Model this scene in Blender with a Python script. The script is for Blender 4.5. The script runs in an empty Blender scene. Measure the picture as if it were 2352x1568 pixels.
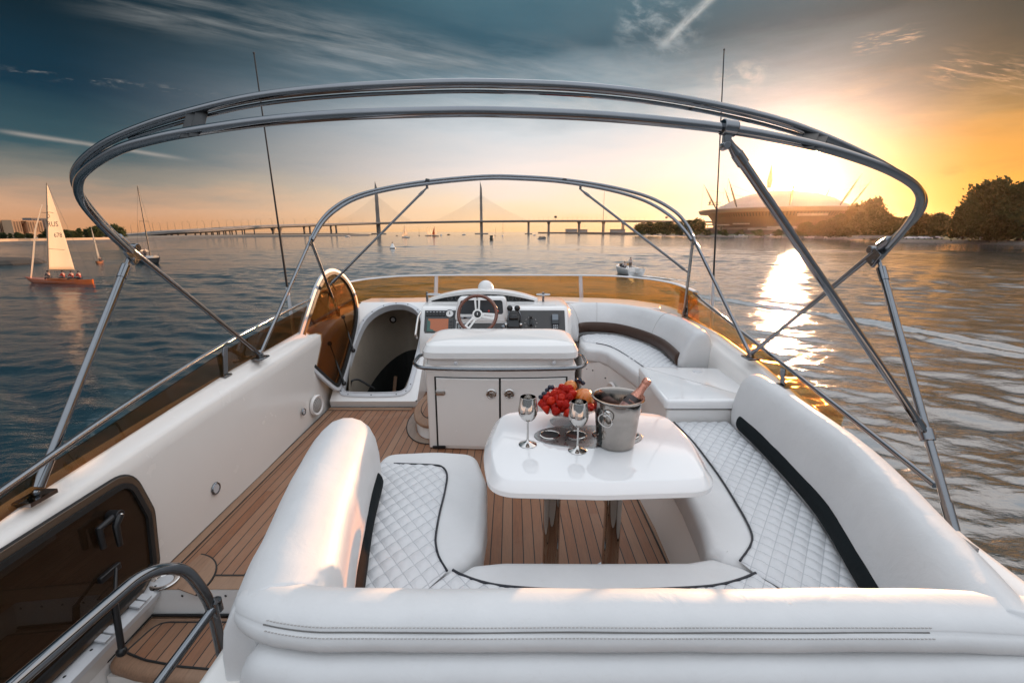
import bpy, bmesh, math, random
from mathutils import Vector, Matrix, noise
R = math.radians
rnd = random.Random(7)
scene = bpy.context.scene
COL = scene.collection
# ------------------------------------------------------------------ camera
CAMZ = 1.6                     # eye height above the teak deck (deck is z = 0)
WATER = -4.3                   # water level below the deck
LENS, PITCH = 16.0, math.atan(252/1045)
CP, SP = math.cos(PITCH), math.sin(PITCH)
F = 1045.0
def ray(X, Y):
    u = (X-1176)/F; v = (784-Y)/F
    return Vector((u, CP+v*SP, -SP+v*CP))
CAM = Vector((0, 0, CAMZ))
def at(X, Y, y):               # point seen at X,Y that stands y metres ahead
    d = ray(X, Y); return CAM + d*(y/d.y)
def gz(X, Y, z):               # point seen at X,Y at height z
    d = ray(X, Y); return CAM + d*((z-CAMZ)/d.z)
def ax(X, Y, x):
    d = ray(X, Y); return CAM + d*(x/d.x)
def V(*a): return Vector(a)

# ------------------------------------------------------------------ mesh builder
class MB:
    def __init__(s): s.v = []; s.f = []; s.m = []
    def add(s, vs, fs, mi=0):
        b = len(s.v); s.v += [Vector(p) for p in vs]
        for f in fs: s.f.append([i+b for i in f]); s.m.append(mi)
        return s
    def box(s, c, size, rot=None, mi=0, taper=1.0):
        hx, hy, hz = size[0]/2, size[1]/2, size[2]/2
        vs = []
        for z in (-hz, hz):
            k = taper if z > 0 else 1.0
            for x, y in ((-hx,-hy),(hx,-hy),(hx,hy),(-hx,hy)):
                p = Vector((x*k, y*k, z))
                if rot is not None: p = rot @ p
                vs.append(p+Vector(c))
        return s.add(vs, [(3,2,1,0),(4,5,6,7),(0,1,5,4),(1,2,6,5),(2,3,7,6),(3,0,4,7)], mi)
    def rings(s, rings, closed=True, cap0=True, cap1=True, mi=0):
        n = len(rings[0]); b = len(s.v)
        for r in rings: s.v += [Vector(p) for p in r]
        m = n if closed else n-1
        for i in range(len(rings)-1):
            for j in range(m):
                k = (j+1) % n
                s.f.append([b+i*n+j, b+i*n+k, b+(i+1)*n+k, b+(i+1)*n+j]); s.m.append(mi)
        if closed and cap0: s.f.append([b+j for j in reversed(range(n))]); s.m.append(mi)
        if closed and cap1: s.f.append([b+(len(rings)-1)*n+j for j in range(n)]); s.m.append(mi)
        return s
    def tube(s, pts, r, seg=10, cap=True, mi=0):
        pts = [Vector(p) for p in pts]; n = len(pts)
        rr = r if isinstance(r, (list, tuple)) else [r]*n
        up = None; rg = []
        for i in range(n):
            t = (pts[min(i+1, n-1)]-pts[max(i-1, 0)]).normalized()
            if up is None:
                a = Vector((0,0,1)) if abs(t.z) < .9 else Vector((1,0,0))
                up = (a - t*a.dot(t)).normalized()
            else: up = (up - t*up.dot(t)).normalized()
            w = t.cross(up)
            rg.append([pts[i]+(up*math.cos(2*math.pi*k/seg)+w*math.sin(2*math.pi*k/seg))*rr[i] for k in range(seg)])
        return s.rings(rg, True, cap, cap, mi)
    def lathe(s, prof, c=(0,0,0), axis=None, seg=24, cap0=True, cap1=True, mi=0):
        M = Matrix.Identity(3) if axis is None else Vector((0,0,1)).rotation_difference(Vector(axis)).to_matrix()
        c = Vector(c)
        rg = [[c + M @ Vector((r*math.cos(2*math.pi*k/seg), r*math.sin(2*math.pi*k/seg), z)) for k in range(seg)] for r, z in prof]
        return s.rings(rg, True, cap0, cap1, mi)
    def ball(s, c, r, seg=14, n=8, sc=(1,1,1), mi=0, rot=None):
        rg = []
        for i in range(n+1):
            a = math.pi*(i/n)-math.pi/2; a = max(min(a, math.pi/2-.02), -math.pi/2+.02)
            ring = []
            for k in range(seg):
                p = Vector((math.cos(a)*math.cos(2*math.pi*k/seg)*sc[0], math.cos(a)*math.sin(2*math.pi*k/seg)*sc[1], math.sin(a)*sc[2]))*r
                if rot is not None: p = rot @ p
                ring.append(p+Vector(c))
            rg.append(ring)
        return s.rings(rg, mi=mi)
    def prism(s, out, z0, z1, mi=0, M=None):
        """outline (x,y) pushed from z0 to z1; M maps local to world"""
        a = [Vector((x, y, z0)) for x, y in out]; b = [Vector((x, y, z1)) for x, y in out]
        if M is not None: a = [M @ p for p in a]; b = [M @ p for p in b]
        return s.rings([a, b], mi=mi)
    def pillow(s, out, z0, z1, r, n=4, mi=0, M=None, under=True):
        """outline pushed up with a rounded upper (and lower) rim of radius r"""
        rg = []
        steps = []
        if under:
            for i in range(n+1):
                a = math.pi/2*i/n; steps.append((r*(1-math.sin(a)), z0+r*(1-math.cos(a))))
        else: steps.append((0, z0))
        for i in range(n+1):
            a = math.pi/2*i/n; steps.append((r*(1-math.cos(a)), z1-r+r*math.sin(a)))
        for d, z in steps:
            o = inset(out, d)
            ring = [Vector((x, y, z)) for x, y in o]
            if M is not None: ring = [M @ p for p in ring]
            rg.append(ring)
        return s.rings(rg, mi=mi)
    def quad(s, a, b, c, d, mi=0): return s.add([a,b,c,d], [(0,1,2,3)], mi)

def inset(out, d):
    if abs(d) < 1e-9: return list(out)
    n = len(out); res = []
    A = sum(out[i][0]*out[(i+1)%n][1]-out[(i+1)%n][0]*out[i][1] for i in range(n))
    sg = 1 if A > 0 else -1
    for i in range(n):
        p0, p1, p2 = Vector(out[i-1]), Vector(out[i]), Vector(out[(i+1)%n])
        e1 = p1-p0; e2 = p2-p1
        if e1.length < 1e-9: e1 = e2
        if e2.length < 1e-9: e2 = e1
        e1.normalize(); e2.normalize()
        n1 = Vector((-e1.y, e1.x))*sg; n2 = Vector((-e2.y, e2.x))*sg
        m = n1+n2
        if m.length < 1e-6: m = n1
        m.normalize(); k = d/max(.35, m.dot(n1))
        q = p1+m*k; res.append((q.x, q.y))
    return res

def rounded(pts, r, n=6):
    """round the corners of a polygon; r a number or one per corner"""
    out = []; N = len(pts)
    for i in range(N):
        p = Vector(pts[i]); a = Vector(pts[i-1])-p; b = Vector(pts[(i+1)%N])-p
        rr = r[i] if isinstance(r, (list, tuple)) else r
        la, lb = a.length, b.length; a.normalize(); b.normalize()
        if rr < 1e-6: out.append((p.x, p.y)); continue
        ang = a.angle(b); d = min(rr/math.tan(ang/2), la*.49, lb*.49)
        q0 = p+a*d; q1 = p+b*d
        for k in range(n+1):
            t = k/n; q = q0*(1-t)**2 + p*2*t*(1-t) + q1*t*t
            out.append((q.x, q.y))
    return out
def bez(pts, n=8):
    """smooth curve through points (Catmull-Rom)"""
    P = [Vector(p) for p in pts]; out = []
    for i in range(len(P)-1):
        p0 = P[max(i-1,0)]; p1 = P[i]; p2 = P[i+1]; p3 = P[min(i+2, len(P)-1)]
        for k in range(n):
            t = k/n
            out.append(.5*((2*p1)+(p2-p0)*t+(2*p0-5*p1+4*p2-p3)*t*t+(3*p1-p0-3*p2+p3)*t**3))
    out.append(P[-1]); return out
def fillet(pts, r, n=8):
    """3-D polyline with rounded inner corners"""
    P = [Vector(p) for p in pts]; out = [P[0]]
    for i in range(1, len(P)-1):
        a = P[i-1]-P[i]; b = P[i+1]-P[i]; la, lb = a.length, b.length
        a.normalize(); b.normalize()
        rr = r[i-1] if isinstance(r, (list, tuple)) else r
        d = min(rr, la*.48, lb*.48)
        for k in range(n+1):
            t = k/n; out.append((P[i]+a*d)*(1-t)**2+P[i]*2*t*(1-t)+(P[i]+b*d)*t*t)
    out.append(P[-1]); return out

def wloc(o):
    p = Vector((0,0,0))
    while o is not None: p = p+o.location; o = o.parent
    return p
def obj(name, mb, mats, parent=None, bevel=0, sub=0, ang=40, flat=False, local=False, seg=2):
    me = bpy.data.meshes.new(name)
    off = Vector((0,0,0)) if (parent is None or local) else wloc(parent)
    me.from_pydata([tuple(v-off) for v in mb.v], [], mb.f)
    mats = mats if isinstance(mats, (list, tuple)) else [mats]
    for m in mats: me.materials.append(m)
    if len(mats) > 1: me.polygons.foreach_set('material_index', mb.m)
    bm = bmesh.new(); bm.from_mesh(me)
    bmesh.ops.recalc_face_normals(bm, faces=bm.faces); bm.to_mesh(me); bm.free()
    if not flat:
        me.polygons.foreach_set('use_smooth', [True]*len(me.polygons))
        me.set_sharp_from_angle(angle=R(ang))
    me.update()
    o = bpy.data.objects.new(name, me); COL.objects.link(o)
    if parent is not None: o.parent = parent
    if bevel:
        b = o.modifiers.new('bevel', 'BEVEL'); b.width = bevel; b.segments = seg; b.limit_method = 'ANGLE'; b.angle_limit = R(35); b.use_clamp_overlap = True
        b.harden_normals = False
    if sub:
        q = o.modifiers.new('sub', 'SUBSURF'); q.levels = sub; q.render_levels = sub
    return o
def tag(o, label=None, cat=None, group=None, kind=None):
    if label: o['label'] = label
    if cat: o['category'] = cat
    if group: o['group'] = group
    if kind: o['kind'] = kind
    return o
def thing(name, label, cat, loc=(0,0,0), group=None, rz=0):
    o = bpy.data.objects.new(name, None); COL.objects.link(o); o.empty_display_size = .1
    o.location = loc; o.rotation_euler.z = rz
    return tag(o, label, cat, group)
def solo(name, mb, mats, label, cat, group=None, **k):
    """a thing that is one mesh; its origin goes to its base"""
    lo = Vector((min(v.x for v in mb.v), min(v.y for v in mb.v), min(v.z for v in mb.v)))
    hi = Vector((max(v.x for v in mb.v), max(v.y for v in mb.v), max(v.z for v in mb.v)))
    c = Vector(((lo.x+hi.x)/2, (lo.y+hi.y)/2, lo.z))
    for v in mb.v: v -= c
    o = obj(name, mb, mats, None, **k); o.location = c
    return tag(o, label, cat, group)
def struct(name, mb, mats, kind='structure', **k):
    o = obj(name, mb, mats, None, **k); o['kind'] = kind; return o
def copy_tree(o, parent=None):
    c = o.copy(); COL.objects.link(c)
    if parent is not None: c.parent = parent
    for ch in list(o.children): copy_tree(ch, c)
    return c
def dup(o, loc, rz=0, label=None, group=None, scale=1):
    c = copy_tree(o); c.location = loc; c.rotation_euler.z = rz
    c.scale = (scale,)*3 if not isinstance(scale, (tuple, list)) else scale
    if label: c['label'] = label
    if group: c['group'] = group
    return c

# ------------------------------------------------------------------ materials
class NT:
    def __init__(s, name):
        s.m = bpy.data.materials.new(name); s.m.use_nodes = True
        s.t = s.m.node_tree; s.t.nodes.clear()
        s.out = s.n('ShaderNodeOutputMaterial')
    def n(s, typ, **k):
        nd = s.t.nodes.new(typ)
        for a, b in k.items():
            if a == 'op': nd.operation = b
            elif a.startswith('i_'):
                key = a[2:]; key = int(key) if key.isdigit() else key.replace('_', ' ')
                nd.inputs[key].default_value = b
            else: setattr(nd, a, b)
        return nd
    def l(s, a, b): s.t.links.new(a, b)
    def math(s, op, a, b=None, c=None):
        nd = s.n('ShaderNodeMath', op=op)
        for i, x in enumerate((a, b, c)):
            if x is None: continue
            if isinstance(x, (int, float)): nd.inputs[i].default_value = x
            else: s.l(x, nd.inputs[i])
        return nd.outputs[0]
    def mix(s, fac, a, b, mode='MIX'):
        nd = s.n('ShaderNodeMix', data_type='RGBA', blend_type=mode)
        for i, x in ((0, fac), (6, a), (7, b)):
            if isinstance(x, (int, float)): nd.inputs[i].default_value = x
            elif isinstance(x, tuple): nd.inputs[i].default_value = x if len(x) == 4 else x+(1,)
            else: s.l(x, nd.inputs[i])
        return nd.outputs[2]
    def ramp(s, fac, stops, interp='LINEAR'):
        nd = s.n('ShaderNodeValToRGB'); cr = nd.color_ramp; cr.interpolation = interp
        while len(cr.elements) < len(stops): cr.elements.new(.5)
        for e, (p, c) in zip(cr.elements, stops):
            e.position = p; e.color = c if len(c) == 4 else tuple(c)+(1,)
        s.l(fac, nd.inputs[0]); return nd.outputs[0]
    def coord(s, which='Object'): return s.n('ShaderNodeTexCoord').outputs[which]
    def sep(s, vec):
        nd = s.n('ShaderNodeSeparateXYZ'); s.l(vec, nd.inputs[0]); return nd.outputs
    def noise(s, vec, scale, detail=4, rough=.5, dist=0):
        nd = s.n('ShaderNodeTexNoise'); nd.inputs['Scale'].default_value = scale
        nd.inputs['Detail'].default_value = detail; nd.inputs['Roughness'].default_value = rough
        nd.inputs['Distortion'].default_value = dist
        if vec is not None: s.l(vec, nd.inputs['Vector'])
        return nd.outputs['Fac']
    def mapping(s, vec, scale=(1,1,1), rot=(0,0,0), loc=(0,0,0)):
        nd = s.n('ShaderNodeMapping'); nd.inputs['Scale'].default_value = scale
        nd.inputs['Rotation'].default_value = rot; nd.inputs['Location'].default_value = loc
        s.l(vec, nd.inputs[0]); return nd.outputs[0]
    def bump(s, h, strength=.3, dist=.01, normal=None):
        nd = s.n('ShaderNodeBump'); nd.inputs['Strength'].default_value = strength
        nd.inputs['Distance'].default_value = dist; s.l(h, nd.inputs['Height'])
        if normal is not None: s.l(normal, nd.inputs['Normal'])
        return nd.outputs[0]
    def bsdf(s, color=None, rough=.5, metal=0, normal=None, coat=0, spec=.5, link=True, sheen=0, trans=0, ior=1.5, coat_rough=.05):
        p = s.n('ShaderNodeBsdfPrincipled')
        def setv(k, x):
            if x is None: return
            if isinstance(x, tuple): p.inputs[k].default_value = x if len(x) == 4 else x+(1,)
            elif isinstance(x, (int, float)): p.inputs[k].default_value = x
            else: s.l(x, p.inputs[k])
        setv('Base Color', color); setv('Roughness', rough); setv('Metallic', metal)
        setv('Coat Weight', coat); setv('Specular IOR Level', spec); setv('Sheen Weight', sheen)
        setv('Transmission Weight', trans); setv('IOR', ior); setv('Coat Roughness', coat_rough)
        if normal is not None: s.l(normal, p.inputs['Normal'])
        if link: s.l(p.outputs[0], s.out.inputs[0])
        return p
def plain(name, color, rough=.5, metal=0, var=.12, scale=6, bump=0, bscale=60, coat=0, rvar=.1, bdist=.002):
    """one colour with soft uneven wear in tone and gloss"""
    t = NT(name); co = t.coord()
    a = t.noise(co, scale, 5, .6); b = t.noise(co, scale*3.7, 3, .6)
    dark = tuple(c*(1-var) for c in color); lite = tuple(min(1, c*(1+var*.7)) for c in color)
    col = t.ramp(a, [(.3, dark), (.7, lite)])
    ro = t.math('ADD', t.math('MULTIPLY', t.math('SUBTRACT', b, .5), rvar*2), rough)
    nrm = t.bump(t.noise(co, bscale, 4, .6), bump, bdist) if bump else None
    t.bsdf(col, ro, metal, nrm, coat); return t.m
# ------------------------------------------------------------------ shared materials
M = {}
M['gelcoat'] = plain('white_gelcoat', (.80,.785,.765), .22, var=.02, scale=1.5, coat=.5, rvar=.012)
M['gelcoat_warm'] = plain('cream_gelcoat', (.82,.79,.755), .27, var=.018, scale=1.2, coat=.35, rvar=.012)
M['gloss'] = plain('polished_white_lacquer', (.80,.79,.785), .045, var=.02, scale=3, coat=1, rvar=.02)
def vinyl(name, color, wr=.35, spec=.5, coat=.08, quilted=False, rough=.46):
    t = NT(name); co = t.coord()
    a = t.noise(co, 4, 5, .6); g = t.noise(co, 260, 3, .6)
    w = t.noise(t.mapping(co, (1,1,1)), 9, 5, .6, .6)
    c = t.ramp(a, [(.25, tuple(x*.90 for x in color)), (.7, color)])
    dirt = t.noise(co, 23, 6, .75)
    c = t.mix(t.ramp(dirt, [(.58, (0,0,0)), (.8, (.25,.25,.25))]), c, (color[0]*.72, color[1]*.68, color[2]*.62))
    n1 = t.bump(w, wr, .012); n2 = t.bump(g, .05, .0012, n1)
    if quilted:                    # stitch thread lines, darkened to put the crease shade into the colour
        gp_ = t.n('ShaderNodeNewGeometry').outputs['Position']; s = t.sep(gp_); ln = None
        for a_, b_ in ((.8,.6),(.8,-.6)):
            q = t.math('DIVIDE', t.math('ADD', t.math('MULTIPLY', s[0], a_), t.math('MULTIPLY', s[1], b_)), .052)
            d = t.math('ABSOLUTE', t.math('SUBTRACT', t.math('FRACT', t.math('ADD', q, .5)), .5))
            m = t.math('LESS_THAN', d, .035); ln = m if ln is None else t.math('MAXIMUM', ln, m)
        c = t.mix(t.math('MULTIPLY', ln, .55), c, (.30,.31,.33))
    t.bsdf(c, rough, 0, n2, coat, spec); return t.m
M['vinyl'] = vinyl('white_vinyl', (.68,.677,.675), .24)
M['vinyl_quilt'] = vinyl('quilted_white_vinyl', (.655,.66,.67), .2, .5, .06, True)
M['vinyl_dark'] = vinyl('charcoal_vinyl', (.010,.014,.016), .3, .12, 0, False, .8)
t = NT('polished_lacquer_with_smears'); co = t.coord(); sm = t.ramp(t.noise(t.mapping(co, (1,2.3,1)), 7, 6, .65, .8), [(.50,(0,0,0)),(.72,(1,1,1))])
t.bsdf((.80,.79,.785), t.math('ADD', t.math('MULTIPLY', sm, .10), .035), 0, t.bump(t.noise(co, 2.2, 3, .5), .05, .01), .6); M['gloss'] = t.m
M['vinyl_brown'] = vinyl('brown_vinyl', (.060,.032,.022), .3, .3, 0)
M['black'] = plain('black_plastic', (.012,.012,.013), .38, var=.25)
M['rubber'] = plain('black_rubber', (.012,.012,.012), .6, var=.2)
M['piping'] = plain('navy_piping', (.010,.011,.018), .45)
M['dash'] = plain('grey_dash_panel', (.055,.053,.052), .42, var=.1, bump=.1, bscale=300)
M['dash_dark'] = plain('dark_instrument_panel', (.028,.032,.036), .3, var=.1)
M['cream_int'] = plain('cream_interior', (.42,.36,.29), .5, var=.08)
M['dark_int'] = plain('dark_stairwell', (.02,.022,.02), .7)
M['mat_red'] = plain('red_button', (.75,.05,.03), .3)
def steel(name, rough=.07, color=(.22,.23,.245), bs=40, bump=.02, var=.1):
    t = NT(name); co = t.coord()
    a = t.noise(co, 12, 6, .65)
    c = t.ramp(a, [(.3, tuple(x*(1-var) for x in color)), (.7, color)])
    ro = t.math('ADD', t.math('MULTIPLY', t.noise(co, 35, 5, .7), rough*1.3), rough*.35)
    n = t.bump(t.noise(co, bs, 3, .6), bump, .003)
    t.bsdf(c, ro, 1.0, n); return t.m
M['steel'] = steel('polished_steel_tube', .05)
M['steel_bright'] = steel('mirror_steel', .045, (.60,.575,.55), 14, .01, .05)
M['steel_brush'] = steel('scuffed_steel', .13, (.40,.365,.335), 14, .03, .22)
M['steel_dark'] = steel('grey_steel_plate', .30, (.34,.35,.35), 40, .03)
M['frame'] = plain('grey_aluminium_frame', (.58,.59,.61), .42, .0, var=.06)
def tinted(name, tint, gloss=.06, rough=.02):
    """see-through tinted acrylic without refraction"""
    t = NT(name); co = t.coord()
    tr = t.n('ShaderNodeBsdfTransparent'); tr.inputs[0].default_value = tint+(1,)
    gl = t.n('ShaderNodeBsdfGlossy'); gl.inputs[0].default_value = (1,1,1,1); gl.inputs['Roughness'].default_value = rough
    lw = t.n('ShaderNodeLayerWeight'); lw.inputs[0].default_value = .5
    fr = t.math('ADD', t.math('MULTIPLY', t.math('POWER', lw.outputs['Facing'], 5.0), .90), .035)
    sm = t.n('ShaderNodeMixShader'); t.l(fr, sm.inputs[0])
    t.l(tr.outputs[0], sm.inputs[1]); t.l(gl.outputs[0], sm.inputs[2])
    df = t.n('ShaderNodeBsdfDiffuse'); df.inputs[0].default_value = (.30,.20,.12,1)
    s2 = t.n('ShaderNodeMixShader'); t.l(t.math('MULTIPLY', t.noise(co, 30, 4, .7), gloss), s2.inputs[0])
    t.l(sm.outputs[0], s2.inputs[1]); t.l(df.outputs[0], s2.inputs[2])
    t.l(s2.outputs[0], t.out.inputs[0]); return t.m
M['amber'] = tinted('amber_acrylic', (.90,.66,.36), .05)
M['smoke'] = tinted('smoked_acrylic', (.52,.36,.21), .06)  # amber-smoked acrylic, with the shaded side's darkness put into its tint
M['smoke_lid'] = tinted('smoked_lid_acrylic', (.66,.47,.28), .05)
M['smoke_dark'] = tinted('dark_smoked_acrylic', (.30,.21,.145), .10)
def glassmat():
    t = NT('clear_glass'); t.bsdf((.97,.97,.97), .015, 0, None, 0, .5, True, 0, 1.0, 1.45); return t.m
M['glass'] = tinted('clear_cut_glass', (.90,.93,.94), .12)
def teak(name, width=.056, axis=0, tone=(.245,.100,.046), seam=.085):
    t = NT(name); co = t.coord(); s = t.sep(co)
    x = t.math('DIVIDE', s[axis], width)
    idx = t.math('FLOOR', x); fr = t.math('FRACT', x)
    wn = t.n('ShaderNodeTexWhiteNoise', noise_dimensions='1D'); t.l(idx, wn.inputs['W'])
    # butt joints: every plank is a string of boards of uneven length
    yy = t.math('ADD', t.math('DIVIDE', s[1-axis], 1.9), t.math('MULTIPLY', wn.outputs[0], 7.3))
    wn2 = t.n('ShaderNodeTexWhiteNoise', noise_dimensions='2D')
    cb = t.n('ShaderNodeCombineXYZ'); t.l(idx, cb.inputs[0]); t.l(t.math('FLOOR', yy), cb.inputs[1]); t.l(cb.outputs[0], wn2.inputs['Vector'])
    sc = (14, 1.1, 14) if axis == 0 else (1.1, 14, 14)
    off = t.n('ShaderNodeVectorMath', operation='ADD'); t.l(co, off.inputs[0]); t.l(wn.outputs['Color'], off.inputs[1])
    grain = t.noise(t.mapping(off.outputs[0], sc), 9, 8, .65, .8)
    fine = t.noise(t.mapping(co, tuple(k*9 for k in sc)), 6, 4, .7)
    a = tuple(c*.60 for c in tone); b = tuple(min(1, c*1.35) for c in tone)
    c = t.ramp(t.math('ADD', t.math('MULTIPLY', grain, .75), t.math('MULTIPLY', fine, .25)), [(.28, a), (.52, tone), (.78, b)])
    c = t.mix(t.math('MULTIPLY', wn2.outputs[0], .65), c, t.mix(.55, c, (.40,.26,.17)))
    wear = t.noise(co, 2.3, 6, .7, .5)                       # bleached, trodden patches
    c = t.mix(t.ramp(wear, [(.48, (0,0,0)), (.74, (.32,.32,.32))]), c, (.34,.24,.17))
    stain = t.noise(co, 5.1, 5, .7)
    c = t.mix(t.ramp(stain, [(.62, (0,0,0)), (.82, (.55,.55,.55))]), c, (.13,.072,.045))
    line = t.math('LESS_THAN', fr, seam)
    c = t.mix(line, c, (.008,.008,.009))
    h = t.math('SUBTRACT', t.math('MULTIPLY', fine, .25), line)
    t.bsdf(c, t.math('ADD', t.math('MULTIPLY', grain, .25), .46), 0, t.bump(h, .35, .003)); return t.m
M['teak'] = teak('teak_planking')
M['teak_plain'] = teak('teak_margin_board', 9.0, 0, (.27,.15,.09), 0)
M['teak_grey'] = teak('weathered_teak_trim', 9.0, 0, (.25,.19,.155), 0)

# ------------------------------------------------------------------ sky and sun
SUN = ray(1842, 418).normalized()
sun_el, sun_az = math.asin(SUN.z), math.atan2(SUN.x, SUN.y)
def build_world():
    w = bpy.data.worlds.new('World'); scene.world = w; w.use_nodes = True
    t = NT.__new__(NT); t.t = w.node_tree; t.t.nodes.clear()
    out = t.n('ShaderNodeOutputWorld'); bg = t.n('ShaderNodeBackground'); t.l(bg.outputs[0], out.inputs[0])
    D = t.coord('Generated'); s = t.sep(D)
    el = t.math('MULTIPLY', t.math('ARCSINE', s[2]), 180/math.pi)
    az = t.math('MULTIPLY', t.math('ARCTAN2', s[0], s[1]), 180/math.pi)
    def dot(vec):
        nd = t.n('ShaderNodeVectorMath', operation='DOT_PRODUCT'); t.l(D, nd.inputs[0]); nd.inputs[1].default_value = tuple(vec); return nd.outputs['Value']
    def sstep(x, a, b):
        nd = t.n('ShaderNodeMapRange', interpolation_type='SMOOTHSTEP'); t.l(x, nd.inputs[0])
        nd.inputs[1].default_value = a; nd.inputs[2].default_value = b; return nd.outputs[0]
    soft = t.noise(t.mapping(D, (1.5, 1.5, 9)), 2.2, 5, .6)          # uneven haze layers tilt the bands
    elw = t.math('ADD', el, t.math('MULTIPLY', t.math('SUBTRACT', soft, .5), 5.0))
    e = t.math('DIVIDE', t.math('MAXIMUM', elw, 0), 60.0)
    def band(stops): return t.ramp(e, [(d/60.0, c) for d, c in stops])
    left = band([(0,(.60,.29,.14)),(2.2,(.54,.31,.19)),(4.5,(.22,.20,.17)),(7.5,(.030,.075,.095)),(12,(.0012,.024,.047)),(18,(.0007,.012,.022)),(27,(.003,.018,.028)),(36,(.03,.07,.09)),(60,(.30,.36,.42))])
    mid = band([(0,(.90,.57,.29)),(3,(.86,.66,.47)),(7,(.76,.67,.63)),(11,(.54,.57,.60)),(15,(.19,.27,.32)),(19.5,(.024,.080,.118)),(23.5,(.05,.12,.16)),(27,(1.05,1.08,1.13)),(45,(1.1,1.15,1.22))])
    right = band([(0,(.78,.29,.035)),(4,(.74,.31,.045)),(8,(.52,.235,.05)),(10.5,(.22,.135,.06)),(13,(.045,.052,.048)),(16,(.016,.034,.040)),(21,(.012,.027,.033)),(24,(.22,.20,.19)),(27.5,(1.25,1.10,1.02)),(45,(1.3,1.2,1.15))])  # mid and right turn bright above the frame, raised to light the water
    c = t.mix(sstep(az, -43, 3), left, mid)
    c = t.mix(sstep(az, 27, 45), c, right)
    # the unseen sky overhead and behind, made pale and bright to light the boat
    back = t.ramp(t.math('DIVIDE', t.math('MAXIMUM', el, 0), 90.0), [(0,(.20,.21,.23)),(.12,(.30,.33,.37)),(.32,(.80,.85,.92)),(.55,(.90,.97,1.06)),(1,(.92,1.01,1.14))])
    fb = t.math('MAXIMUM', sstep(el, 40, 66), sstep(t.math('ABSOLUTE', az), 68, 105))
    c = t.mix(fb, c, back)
    # brightness round the sun
    ang = t.math('MULTIPLY', t.math('ARCCOSINE', t.math('MINIMUM', dot(SUN), 1)), 180/math.pi)
    def gauss(x, w_):
        q = t.math('DIVIDE', x, w_); return t.math('EXPONENT', t.math('MULTIPLY', t.math('MULTIPLY', q, q), -1))
    def add(c, f, col): return t.mix(1.0, c, t.mix(f, (0,0,0), col), 'ADD')
    c = add(c, gauss(ang, 14), (.06,.035,.012))
    c = add(c, gauss(ang, 5.0), (.10,.07,.035))
    c = add(c, gauss(ang, 2.0), (1.0,.72,.38))
    c = add(c, gauss(ang, 1.0), (14,12,8))
    # thin cirrus and contrails, each lying along a great circle
    def streak(a, b, width, strength, col, nscale=18, thr=.45, soft_=.3, stretch=5, seed=0):
        da, db = ray(*a).normalized(), ray(*b).normalized()
        n = da.cross(db).normalized(); tv = n.cross(da).normalized()
        dist = dot(n); al = dot(tv); L = db.dot(tv)
        wv = t.n('ShaderNodeCombineXYZ'); t.l(t.math('MULTIPLY', al, 1.0), wv.inputs[0]); t.l(t.math('MULTIPLY', dist, float(stretch)), wv.inputs[1]); wv.inputs[2].default_value = seed
        wob = t.math('MULTIPLY', t.math('SUBTRACT', t.noise(wv.outputs[0], nscale*.3, 3, .5), .5), width*1.3)
        f = gauss(t.math('ADD', dist, wob), width)
        f = t.math('MULTIPLY', f, sstep(al, -L*.06, L*.16))
        f = t.math('MULTIPLY', f, t.math('SUBTRACT', 1, sstep(al, L*.75, L*1.08)))
        nz = t.noise(wv.outputs[0], nscale, 6, .62, .3)
        f = t.math('MULTIPLY', f, sstep(nz, thr, thr+soft_))
        return t.math('MULTIPLY', f, strength), col
    for st in (
        streak((150,-40), (1250,190), .030, .55, (.27,.28,.28), 5, .34, .42, 10, 1),
        streak((600,90), (1700,300), .055, .30, (.60,.60,.60), 4, .38, .40, 8, 2),
        streak((-20,298), (440,368), .0030, .50, (.42,.37,.33), 12, .2, .3, 3, 3),
        streak((0,160), (500,218), .0045, .55, (.36,.33,.31), 30, .50, .20, 3, 4),
        streak((1660,-30), (1515,110), .006, .60, (.62,.62,.60), 12, .3, .3, 3, 5),
        streak((1420,20), (1620,70), .045, .50, (.40,.45,.47), 24, .42, .3, 2, 6),
        streak((1960,105), (2120,80), .009, .8, (.80,.52,.33), 34, .46, .25, 7, 7),
        streak((2140,150), (2400,190), .017, .7, (.72,.42,.25), 24, .46, .26, 7, 8),
        streak((1640,170), (1760,185), .018, .45, (.85,.66,.55), 20, .42, .25, 2, 9),
        streak((1900,250), (2450,210), .050, .20, (.70,.42,.20), 8, .42, .30, 4, 10),
        streak((2150,400), (2500,360), .010, .55, (.42,.20,.05), 10, .40, .25, 4, 11),
        streak((1150,215), (2100,340), .070, .22, (.86,.74,.66), 6, .40, .35, 3, 12)):
        c = t.mix(st[0], c, st[1])
    sk = t.n('ShaderNodeTexSky', sky_type='NISHITA'); sk.sun_disc = False
    sk.sun_elevation = sun_el; sk.sun_rotation = sun_az; sk.dust_density = 3; sk.air_density = 1.2
    sky_part = t.mix(1.0, sk.outputs[0], (.004,.004,.004), 'MULTIPLY')
    c = t.mix(1.0, c, sky_part, 'ADD')
    # below the horizon only the water matters
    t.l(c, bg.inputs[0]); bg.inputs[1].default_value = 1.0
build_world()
sl = bpy.data.lights.new('sun', 'SUN'); sl.energy = 5.0; sl.angle = R(.8); sl.color = (1,.56,.30)
so = bpy.data.objects.new('sun', sl); COL.objects.link(so)
so.rotation_euler = (-SUN).to_track_quat('-Z', 'Y').to_euler()
so.location = (30, 40, 30)

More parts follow.
